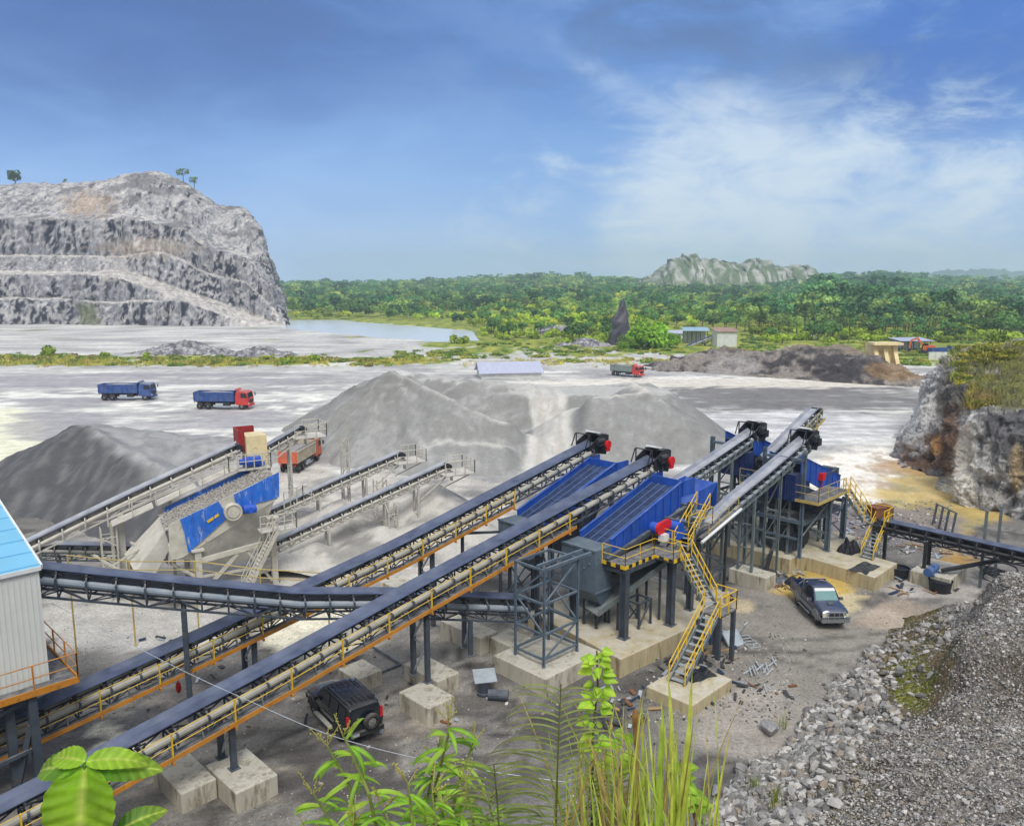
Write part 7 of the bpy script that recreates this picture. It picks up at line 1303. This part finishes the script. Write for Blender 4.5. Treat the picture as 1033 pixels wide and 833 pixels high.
def forest():
    rg = random.Random(21); L = []; Y = 244.
    while Y < 1750:
        step = (8.0 if Y > 330 else 5.5)*FOC/Y*.66; px = 276+rg.uniform(0, step)
        while px < 1075:
            q = px+rg.uniform(-.3, .3)*step; y = Y*(1+rg.uniform(-.03, .03)); x = (q-CX)*y/FOC; px += step
            n = fbm(x*.012, y*.008, 61.); ok = True
            ymin = 408 if q < 462 else (258 if q < 690 else 300 if q < 770 else 262)
            if y < ymin or lake_in(x, y) > -2.5: ok = False
            if 470 < q < 600 and y < 275 and n < .02: ok = False
            if 676 < q < 748 and y < 330: ok = False
            if 690 < q < 760 and 490 < y < 600: ok = False
            if 895 < q < 985 and y < 262: ok = False
            if 600 < q < 660 and y < 262: ok = False
            if not ok: continue
            right = sstep(715, 775, q); near = sstep(520, 300, y)
            if q < 700 and y < 455+90*n: kind = 'bush' if rg.random() < .72 else 'broad'; s = rg.uniform(1.7, 3.2) if kind == 'bush' else rg.uniform(2.2, 3.4)
            elif right > .5 and y > 290: kind = rg.choice(['tall', 'tall', 'broad', 'spare']) if n > -.12 else rg.choice(['broad', 'bush', 'spare']); s = (rg.uniform(5., 8.8)*(1+.25*n)*(.55 if q < 815 else .82 if q < 930 else .6) if y > 385 else rg.uniform(2.8, 4.6))
            elif right > .5: kind = rg.choice(['bush', 'broad', 'bush']); s = rg.uniform(1.8, 3.2)
            else: kind = rg.choice(['broad', 'broad', 'tall', 'spare', 'bush']); s = rg.uniform(2.9, 4.6)
            s *= 1+.45*fbm(x*.02, y*.014, 77.)
            if y > 700: s *= 1.15
            L.append((y, x, gh(x, y)+.1, kind, s, n))
        Y *= 1.052
    L.sort(); ind = L[:290]; rest = L[290:]
    for y, x, z, kind, s, n in ind: put_tree(kind, (x, y, z), s, rg.uniform(0, 6.28), tone=rg.choice((.7, 1., 1.3)))
    V = []; F = []; C = []; o = 0; R = np.random.default_rng(3)
    for y, x, z, kind, s, n in rest:
        v, f, t = CR[kind][R.integers(len(CR[kind]))]
        if y > 800: k = R.random(len(f)) < .6; f = f[k]; idx = f.ravel(); v = v[idx]; t = t[idx]; f = np.arange(len(idx), dtype=np.int32).reshape(-1, 4)
        a = R.uniform(0, 6.28); ca, sa = math.cos(a), math.sin(a); gro = 1.28 if y > 800 else 1.
        vv = np.stack([(v[:, 0]*ca-v[:, 1]*sa)*s*gro, (v[:, 0]*sa+v[:, 1]*ca)*s*gro, (v[:, 2]+.2)*s], 1)+np.array((x, y, z), np.float32)
        c = np.array(FG[kind], np.float32)*R.choice((.62, .85, 1., 1.2, 1.45))*(1+.5*n); c = c*np.array((1+R.uniform(-.12, .16), 1, 1+R.uniform(-.1, .1)))
        V.append(vv); F.append(f+o); o += len(v); C.append(np.clip(t[:, None]*c[None], 0, .6))
    me = bpy.data.meshes.new('forest'); fastmesh(me, np.concatenate(V), np.concatenate(F), np.concatenate(C)); me.materials.append(MATS['foliage']); ob = bpy.data.objects.new('forest', me); COL.objects.link(ob); struct(ob, 'stuff'); print('forest', len(L), len(me.polygons))
forest()
for px, py, Y, kind, s, lb in ((16, 187, 478, 'broad', 4.8, 'lone bushy tree on the skyline at the left end of the quarry hill'), (42, 187, 480, 'bush', 1.6, 'tiny bush on the quarry hill skyline beside the lone bushy tree'), (66, 186, 480, 'spare', 1.7, 'thin little tree on the quarry hill skyline left of its peak'), (185, 182, 474, 'spare', 3.6, 'taller thin tree just right of the quarry hill peak'), (196, 188, 474, 'spare', 3.0, 'shorter thin tree right of the taller one by the quarry hill peak'), (102, 186, 480, 'bush', 1.1, 'low dark bush on the quarry hill skyline near its peak')):
    q = D(px, py, Y); put_tree(kind, (q.x, q.y, q.z-.8), s, px, label=lb, tone=.7, group=None)
q = D(653, 361, 240); put_tree('dense', (q.x, q.y, 0), 7.2, .3, 'bush', 'biggest bright green bush beside the dark rock pinnacle', 1.1, 1.15, None)
q = D(636, 362, 238); put_tree('dense', (q.x-1, q.y, 0), 3.6, 1.3, 'bush', 'smaller green bush at the left foot of the biggest bush', .9, 1., None)
q = D(672, 360, 242); put_tree('dense', (q.x, q.y, 0), 4.4, 2.3, 'bush', 'rounded yellow-green bush at the right foot of the biggest bush', 1.2, 1., None)
for px, py, s, lb in ((46, 360, 2.5, 'upright green bush in the grass strip at the far left'), (150, 362, 1.5, 'small green bush in the grass strip left of the rubble heaps'), (292, 366, 1.9, 'green bush in the grass strip below the end of the quarry hill'), (318, 366, 1.6, 'green bush in the grass strip right of the quarry hill end'), (106, 361, 1.4, 'low green bush in the grass strip behind the all-blue dump truck')):
    q = G(px, py); put_tree('bush', (q.x, q.y, 0), s, px, label=lb, tone=1., sz=1.2, group=None)
q = D(765, 345, 310); put_tree('spare', (q.x, q.y, 0), 5.2, 1., label='grey-green feathery tree standing left of the dark right-hand wood', tone=1.2, sz=.9, group=None)
def undergrowth():
    V = []; F = []; C = []; o = 0; R = np.random.default_rng(9)
    def add(x, y, z, s, col, flat=.6, kind='bush'):
        nonlocal o
        v, f, t = CR[kind][R.integers(len(CR[kind]))]; k = R.random(len(f)) < (.5 if kind == 'bush' else 1.1); idx = f[k].ravel(); v = v[idx]; t = t[idx]; a = R.uniform(0, 6.28); ca, sa = math.cos(a), math.sin(a)
        V.append(np.stack([(v[:, 0]*ca-v[:, 1]*sa)*s*1.2, (v[:, 0]*sa+v[:, 1]*ca)*s*1.2, (v[:, 2]-.2)*s*flat], 1)+np.array((x, y, z), np.float32)); F.append(np.arange(len(idx), dtype=np.int32).reshape(-1, 4)+o); o += len(idx); C.append(t[:, None]*np.array(col, np.float32)[None]*R.uniform(.75, 1.2))
    cy, cg, cd = hexc(176, 178, 70), hexc(118, 146, 52), hexc(150, 140, 78)
    for _ in range(900):
        px = R.uniform(-30, 400); py = 364+R.normal(0, 2.4)+(-2 if px < 100 else 0); p = G(px, py)
        if fbm(p.x*.06, p.y*.06, 81.) < R.uniform(-.5, .25)-(.0 if px < 330 else -.2): continue
        add(p.x, p.y, 0, R.uniform(.5, 1.5), (cy, cg, cg, cd)[R.integers(4)])
    for _ in range(420):
        px = R.uniform(400, 690); py = R.uniform(340, 366) if px > 480 else R.uniform(354, 364); p = G(px, py)
        if lake_in(p.x, p.y) > -1.5 or (470 < px < 550 and py > 362) or fbm(p.x*.05, p.y*.05, 83.) < R.uniform(-.4, .4): continue
        add(p.x, p.y, 0, R.uniform(.7, 1.8), (cg, cg, cy)[R.integers(3)])
    for _ in range(900):
        px = R.uniform(690, 1000); Y = R.uniform(225, 330); x = (px-CX)*Y/FOC
        if fbm(x*.04, Y*.04, 19.) > R.uniform(-.5, .3) and not (676 < px < 748 and Y < 290): add(x, Y, 0, R.uniform(.5, 1.6), (hexc(176, 184, 74), hexc(128, 152, 58), hexc(104, 136, 56))[R.integers(3)])
    for _ in range(260):
        px = R.uniform(740, 960); py = R.uniform(352, 372); Y = R.uniform(188, 235); x = (px-CX)*Y/FOC; add(x, Y, 0, R.uniform(.8, 1.8), (cg, cy, cg)[R.integers(3)])
    for _ in range(520):   # grass and scrub on the cliff top at the right
        px = R.uniform(968, 1085); Y = R.uniform(91, 122); py = lerp(388, 352, sstep(90, 106, Y))-(px-968)*.09*sstep(92, 104, Y); p = D(px, py, Y); add(p.x, p.y, p.z-.1, R.uniform(.25, .7), (hexc(176, 168, 64), hexc(150, 148, 54), hexc(120, 126, 52))[R.integers(3)], .9)
    for _ in range(120):
        px = R.uniform(985, 1060); py = R.uniform(388, 410); p = D(px, py, lerp(90, 81, (py-385)/24)); add(p.x, p.y, p.z, R.uniform(.25, .6), (hexc(130, 128, 50), hexc(104, 106, 46))[R.integers(2)], .8)
    for _ in range(2600):
        px = R.uniform(962, 1085); Y = R.uniform(92, 124); py = lerp(384, 353, sstep(92, 106, Y))-(px-968)*.10*sstep(92, 104, Y); p = D(px, py, Y)
        if fbm(p.x*.35, p.y*.35, 5.) < -.12+.25*(px < 985): continue
        add(p.x, p.y, p.z-.35, R.uniform(.55, 1.15), (hexc(160, 168, 66), hexc(140, 156, 58), hexc(112, 134, 52), hexc(190, 180, 100))[R.integers(4)], 1., 'grass')
    for _ in range(700):
        px = R.uniform(978, 1075); t = R.uniform(0, 1); p = D(px, lerp(384, 410, t), lerp(90.5, 80.5, t)); add(p.x, p.y, p.z-.2, R.uniform(.4, .9), (hexc(150, 148, 62), hexc(122, 124, 54), hexc(160, 138, 72))[R.integers(3)], 1., 'grass')
    for _ in range(3000):
        px = R.uniform(-20, 690); py = 365.5+R.normal(0, 1.8); p = G(px, py)
        if fbm(p.x*.06, p.y*.06, 81.) < R.uniform(-.5, .2)-(.0 if px < 330 else -.25): continue
        add(p.x, p.y, 0, R.uniform(.5, 1.1), (hexc(206, 196, 96), hexc(176, 180, 70), hexc(190, 170, 100))[R.integers(3)], 1., 'grass')
    me = bpy.data.meshes.new('undergrowth'); fastmesh(me, np.concatenate(V), np.concatenate(F), np.concatenate(C)); me.materials.append(MATS['foliage']); ob = bpy.data.objects.new('undergrowth', me); COL.objects.link(ob); struct(ob, 'stuff')
undergrowth()
q = D(1006, 356, 108); put_tree('spare', (q.x, q.y, q.z-.5), 1.5, .4, label='small dark shrub tree rising from the cliff-top grass at the right', tone=.6, group=None)
# ================================================================ plants on the bank just below the camera
leaf_mat('leaf_bright', None, .38, .5, .32, 16., 0., spec=.35); leaf_mat('leaf_dry', None, .15, .7, .3, 30., 0.)
VW = Vector((0, 0, EYE))
def blade(mb, base, d, nrm, L, Wd, col, droop=.3, n=9, cols=5, fold=.25, shape=.75, tipcol=None, rib=None, vein=0., curl=0.):
    """one leaf: base, growth direction, upper-side normal; width profile swells then tapers to a tip"""
    d = Vector(d).normalized(); nrm = Vector(nrm); nrm = (nrm-d*nrm.dot(d)).normalized(); o = len(mb.v); p = Vector(base); dd = d.copy(); nn = nrm.copy(); sd_ = d.cross(nrm)
    for i in range(n+1):
        s = i/n; w = Wd*.5*(math.sin(math.pi*min(1, s**shape*.985+.012)))**.8 if shape < 3 else Wd*.5*min(1, s*8+.5)*(1-s**3)**.7
        for k in range(cols):
            t = k/(cols-1)*2-1; q = p+sd_*w*t+nn*(abs(t)*w*fold)+nn*(vein*w*math.sin(s*52-abs(t)*5)*abs(t)*(1-abs(t)*.4)); mb.v.append(tuple(q)); c = col if tipcol is None else mixc(col, tipcol, s); c = mixc(c, rib or c, 1. if abs(t) < .1 else 0.); vv = max(0, math.sin(s*44-abs(t)*4.5)) if vein else 0.; mb.c.append(tuple(x*(1-.12*abs(t))*(1+.22*vv-(.10 if vein else 0)) for x in c))
        ax = Matrix.Rotation(-droop/n*(1+s), 3, sd_); dd = ax @ dd; nn = ax @ nn; p = p+dd*(L/n)
    for i in range(n):
        for k in range(cols-1): a = o+i*cols+k; mb.f.append((a, a+1, a+cols+1, a+cols)); mb.mi.append(mb.cur)
def stem(mb, pts, r0, r1, col):
    mb.col = col; n = len(pts)-1
    for i in range(n): mb.tube(pts[i], pts[i+1], lerp(r0, r1, i/n), 6, lerp(r0, r1, (i+1)/n))
    mb.col = None
def root_at(p): y = max(.6, p.y); return Vector((p.x, y, gh(p.x, y)-.05))
LG = hexc(140, 200, 46); LD = hexc(78, 142, 40); LY = hexc(204, 222, 84)
tocam = lambda p: (VW-Vector(p)).normalized()
def P3(px, py, Y): return D(px, py, Y)
def broadleaf():
    Y = 1.75; c = P3(86, 770, Y); r = thing('broadleaf_plant', 'bright green broad-leaved plant with one big ribbed leaf at the bottom left', 'plant', root_at(c))
    b = MB(); stem(b, [root_at(c), P3(92, 900, Y), P3(88, 830, Y+.03), c], .012, .006, hexc(120, 150, 60)); b.build('stem', 'leaf_bright', r)
    def lf(px, py, dx, dz, dy, L, Wd, col, tilt=(0, -.5, .9), droop=.4, vein=.05, f=.18):
        b = MB(); p = P3(px, py, Y); blade(b, p, (dx, dy, dz), tilt, L, Wd, col, droop, 48, 11, f, .72, mixc(col, hexc(186, 196, 70), .5), hexc(196, 214, 96), vein*1.7); b.build('leaf', 'leaf_bright', r, smooth=True)
    lf(86, 772, -.02, -.85, -.32, .25, .175, hexc(132, 184, 34), (0, -.8, .5), .3); lf(86, 768, -.75, .12, .15, .11, .06, hexc(150, 200, 50), (.1, -.5, .9), .5); lf(87, 768, .95, .22, .0, .15, .055, hexc(156, 204, 52), (0, -.55, .85), .9); lf(80, 774, -.95, -.02, .15, .16, .07, LD, (0, -.6, .8), .6); lf(95, 775, .9, -.05, .25, .16, .075, LD, (0, -.6, .8), .5); lf(118, 838, .6, .3, .2, .12, .06, LD, (0, -.6, .8), .6)
broadleaf()
def shrub(label, stems, Y, lmin, lmax, col, seed, flower=True):
    rg = random.Random(seed); c = P3(*stems[0][0], Y); rt = root_at(c); r = thing('leafy_shrub', label, 'plant', rt, 'leafy shrubs at the front'); b = MB(); l = MB(); f = MB()
    for st in stems:
        pts = [P3(px, py, Y+.05*rg.uniform(-1, 1)) for px, py in st]; stem(b, [rt]+pts, .008, .003, hexc(150, 160, 84)); N_ = len(pts)
        dens = []
        for i in range(N_-1):
            k = max(2, int((pts[i+1]-pts[i]).length/.03))
            for j in range(k): dens.append((pts[i]+(pts[i+1]-pts[i])*(j/k), (i+j/k)/(N_-1)))
        for i, (p, t) in enumerate(dens):
            for _ in range(2):
                a = i*2.4+rg.uniform(-.5, .5); up = rg.uniform(-.1, .55); d = Vector((math.cos(a), math.sin(a)*.7, up)); blade(l, p, d, (rg.uniform(-.3, .3), -.4, 1), rg.uniform(lmin, lmax)*(1.15-.35*t), rg.uniform(.011, .019), mixc(col, LY, rg.uniform(0, .6)), rg.uniform(.5, 1.5), 8, 5, .3, .8, None, mixc(col, LY, .4))
        if flower:
            p = pts[-1]; f = MB()
            for k in range(4):
                d = Vector((rg.uniform(-.6, .6), rg.uniform(-.4, .4), rg.uniform(.3, 1))).normalized(); q = p+d*rg.uniform(.05, .1); f.col = hexc(186, 180, 96); f.tube(p, q, .0016, 5)
                for z in range(7): f.ball(p+(q-p)*(.4+.1*z)+Vector((rg.gauss(0, .004), rg.gauss(0, .004), rg.gauss(0, .004))), .0028, 5, 4)
                f.col = None
            f.build('flower_spike', 'leaf_bright', r)
    b.build('stem', 'leaf_bright', r); l.build('leaves', 'leaf_bright', r, smooth=True)
    return r
shrub('leftmost leafy shrub at the front, thin arching stems below the black four-wheel drive', [[(372, 900), (352, 790), (330, 752)], [(395, 900), (372, 800), (352, 752), (346, 742)], [(385, 900), (340, 838), (316, 800)], [(360, 900), (330, 850), (312, 842)]], 2.5, .10, .17, hexc(112, 172, 46), 1)
shrub('taller leafy shrub at the front with pointed leaves and pale flower spikes', [[(430, 900), (440, 790), (452, 742), (452, 728)], [(420, 900), (432, 800), (440, 760)], [(440, 900), (462, 790), (476, 752)]], 2.6, .11, .18, hexc(98, 160, 42), 2)
shrub('dense low leafy shrub at the front between the arching stems and the fern', [[(425, 900), (415, 820), (412, 790)], [(440, 900), (440, 830), (436, 800)], [(410, 900), (395, 840), (388, 815)], [(455, 900), (462, 835), (470, 808)], [(400, 900), (372, 850), (356, 832)]], 2.35, .10, .16, hexc(124, 184, 46), 3)
shrub('rightmost leafy shrub at the front, bright thin leaves just left of the tallest fern', [[(485, 900), (478, 830), (470, 790)], [(490, 900), (500, 840), (494, 812)], [(470, 900), (452, 840), (446, 818)]], 2.45, .09, .15, hexc(140, 196, 54), 4)
def fern(label, px, y0, y1, Y, n, L, seed, lean=0., col=hexc(130, 150, 88)):
    rg = random.Random(seed); pts = [P3(px+lean*t*t, lerp(y0, y1, t), Y-.1*t) for t in [k/14 for k in range(15)]]; r = thing('fern', label, 'fern', root_at(pts[0]), 'ferns at the front'); b = MB(); stem(b, [root_at(pts[0])]+pts, .006, .002, hexc(120, 124, 66)); b.build('stem', 'leaf_bright', r); l = MB()
    for k in range(n):
        t = k/n; q = Vector(catmull([tuple(p) for p in pts], t*13.9)); s = 1-abs(t-.35)*.85
        for sd_ in (-1, 1): blade(l, q, (sd_, rg.uniform(-.25, .15), .42+.3*t), (0, -.35, 1), L*s*rg.uniform(.8, 1.15), .008, mixc(col, hexc(150, 160, 80), rg.uniform(0, .6)), rg.uniform(1.0, 1.7), 12, 3, .2, 3.2, hexc(140, 138, 80))
    l.build('fronds', 'leaf_bright', r, smooth=True)
fern('tallest feathery fern at the front with long arching thin fronds', 560, 920, 690, 2.6, 36, .44, 4, 6); fern('shorter feathery fern at the front, left of the tallest fern', 506, 920, 770, 2.4, 24, .36, 5, -8, hexc(98, 124, 62)); fern('drooping feathery fern at the front leaning over the tall grass', 612, 930, 770, 2.75, 24, .24, 6, 14, hexc(120, 134, 76))
def heart(mb, p, d, nrm, s, col): blade(mb, p, d, nrm, s, s*random.Random(int(p[2]*9999)).uniform(.5, .8), col, .5, 9, 7, .16, .52, mixc(col, LY, .5), mixc(col, LY, .6))
def vine():
    rg = random.Random(8); Y = 2.7; st = [P3(x, y, Y) for x, y in ((592, 930), (597, 830), (598, 740), (603, 690), (602, 656))]; r = thing('vine_plant', 'upright bright green plant with heart-shaped leaves stacked up its stem', 'plant', root_at(st[0])); b = MB(); stem(b, [root_at(st[0])]+st, .007, .003, hexc(112, 110, 60)); b.build('stem', 'leaf_bright', r); l = MB()
    for i in range(74):
        t = rg.uniform(.42, 1.) if i > 7 else rg.uniform(.25, .5); p = Vector(catmull([tuple(q) for q in st], t*3.99)); a = rg.uniform(0, 6.28); d = Vector((math.cos(a), math.sin(a)*.6-.25, rg.uniform(-.6, .35))); heart(l, p+d*.02, d, (rg.uniform(-.3, .3), -.7, .8), rg.uniform(.034, .058)*(1 if t < .9 else .8), mixc(hexc(134, 192, 40), hexc(178, 214, 60), rg.random()))
    for i in range(12): p = P3(622+rg.uniform(-12, 12), 738+rg.uniform(-14, 40), Y+.05); d = Vector((rg.uniform(-.8, .8), -.3, rg.uniform(-.9, .1))); heart(l, p, d, (0, -.7, .7), rg.uniform(.045, .07), mixc(hexc(128, 184, 44), LY, rg.random()*.6))
    l.build('leaves', 'leaf_bright', r, smooth=True)
vine()
def grass():
    rg = random.Random(12); c = P3(650, 930, 2.6); r = thing('grass_clump', 'tall clump of strap-like green and dry brown grass blades at the front', 'grass', root_at(c)); g = MB(); dry = MB()
    spec = [(672, 745, 668, .030, 0), (697, 700, 672, .032, 0), (716, 712, 676, .026, 0), (655, 715, 650, .020, 0), (690, 790, 690, .022, 0), (702, 770, 694, .018, 0), (640, 720, 642, .022, 1), (622, 752, 630, .016, 1), (628, 700, 634, .012, 1), (668, 735, 664, .013, 1), (684, 738, 670, .013, 1)]
    for i in range(110): x = rg.gauss(645, 38); spec.append((x+rg.gauss(0, 14), rg.uniform(720, 822), x, rg.uniform(.006, .017), int(rg.random() < .42)))
    for i in range(26): x = rg.uniform(560, 715); spec.append((x+rg.gauss(0, 10), rg.uniform(768, 828), x, rg.uniform(.008, .014), int(rg.random() < .25)))
    for tx, ty, bx, w, d in spec:
        Y = 2.5+rg.uniform(-.3, .3); a = P3(bx, 960, Y); t = P3(tx, ty, Y+rg.uniform(-.15, .15)); L = (t-a).length; col = (mixc(hexc(138, 190, 42), hexc(206, 222, 80), rg.random()) if not d else mixc(hexc(104, 72, 44), hexc(176, 150, 88), rg.random())); blade(dry if d else g, a, (t-a)+Vector((rg.uniform(-.06, .06), 0, .06)), (rg.uniform(-.9, .9), -1, .2), L*1.04, w*(.8 if w < .02 else 1.05), col, rg.uniform(-.1, .75) if w < .02 else rg.uniform(0, .3), 14, 3, .35, 3.2, mixc(col, hexc(190, 180, 96), .5), None)
    g.build('green_blades', 'leaf_bright', r, smooth=True); dry.build('dry_blades', 'leaf_dry', r, smooth=True); a = root_at(c)
    q = MB(); q.col = hexc(150, 110, 60); p = P3(641, 722, 2.6); q.tube(P3(642, 760, 2.6), p, .006, 6, .014); q.tube(p, p+UP*.03, .014, 6, .002); q.col = None; q.build('dry_bud', 'leaf_dry', r)
grass()
def sprout(label, px, py, Y, seed, n=9, s=.07, stems=3):
    rg = random.Random(seed); c = P3(px, py+60, Y); r = thing('sprout', label, 'plant', root_at(c)); b = MB(); l = MB()
    for k in range(stems):
        t = P3(px+rg.uniform(-16, 18), py+rg.uniform(-20, 16), Y); m = P3(px, py+50, Y); stem(b, [root_at(c), m, t], .005, .002, hexc(120, 100, 60))
        for i in range(n//stems): p = m+(t-m)*rg.uniform(.4, 1.); d = Vector((rg.uniform(-1, 1), -.2, rg.uniform(-.3, .5))); heart(l, p, d, (0, -.6, .8), s*rg.uniform(.8, 1.2), mixc(hexc(108, 168, 44), LY, rg.random()*.5))
    b.build('stem', 'leaf_bright', r); l.build('leaves', 'leaf_bright', r, smooth=True)
sprout('small heart-leaved sprout right of the tall grass clump', 702, 782, 2.7, 31, 12)
def tuft(px, py, h, label, seed, n=26):
    rg = random.Random(seed); p = G(px, py)
    for _ in range(6): p = G(px, py, max(0, embz(p.x, p.y)))
    b = MB()
    for k in range(n): a = rg.uniform(0, 6.28); d = Vector((math.cos(a)*.5, math.sin(a)*.5, 1)); blade(b, p+Vector((rg.gauss(0, .12), rg.gauss(0, .12), -.03)), d, (math.cos(a), math.sin(a), .3), h*rg.uniform(.5, 1.1), .03, mixc(hexc(118, 148, 48), hexc(170, 170, 70), rg.random()), rg.uniform(.4, 1.2), 6, 3, .2, 3.2)
    solo('grass_tuft', b, 'leaf_bright', label, 'grass', tuple(p), smooth=True)
tuft(789, 736, .9, 'thin upright grass tuft on the large dark boulder', 3, 12); tuft(782, 815, 1.1, 'straggly grass tuft on the gravel at the bottom edge', 4, 40); tuft(760, 798, .8, 'small grass tuft beside the low dark boulder', 5)
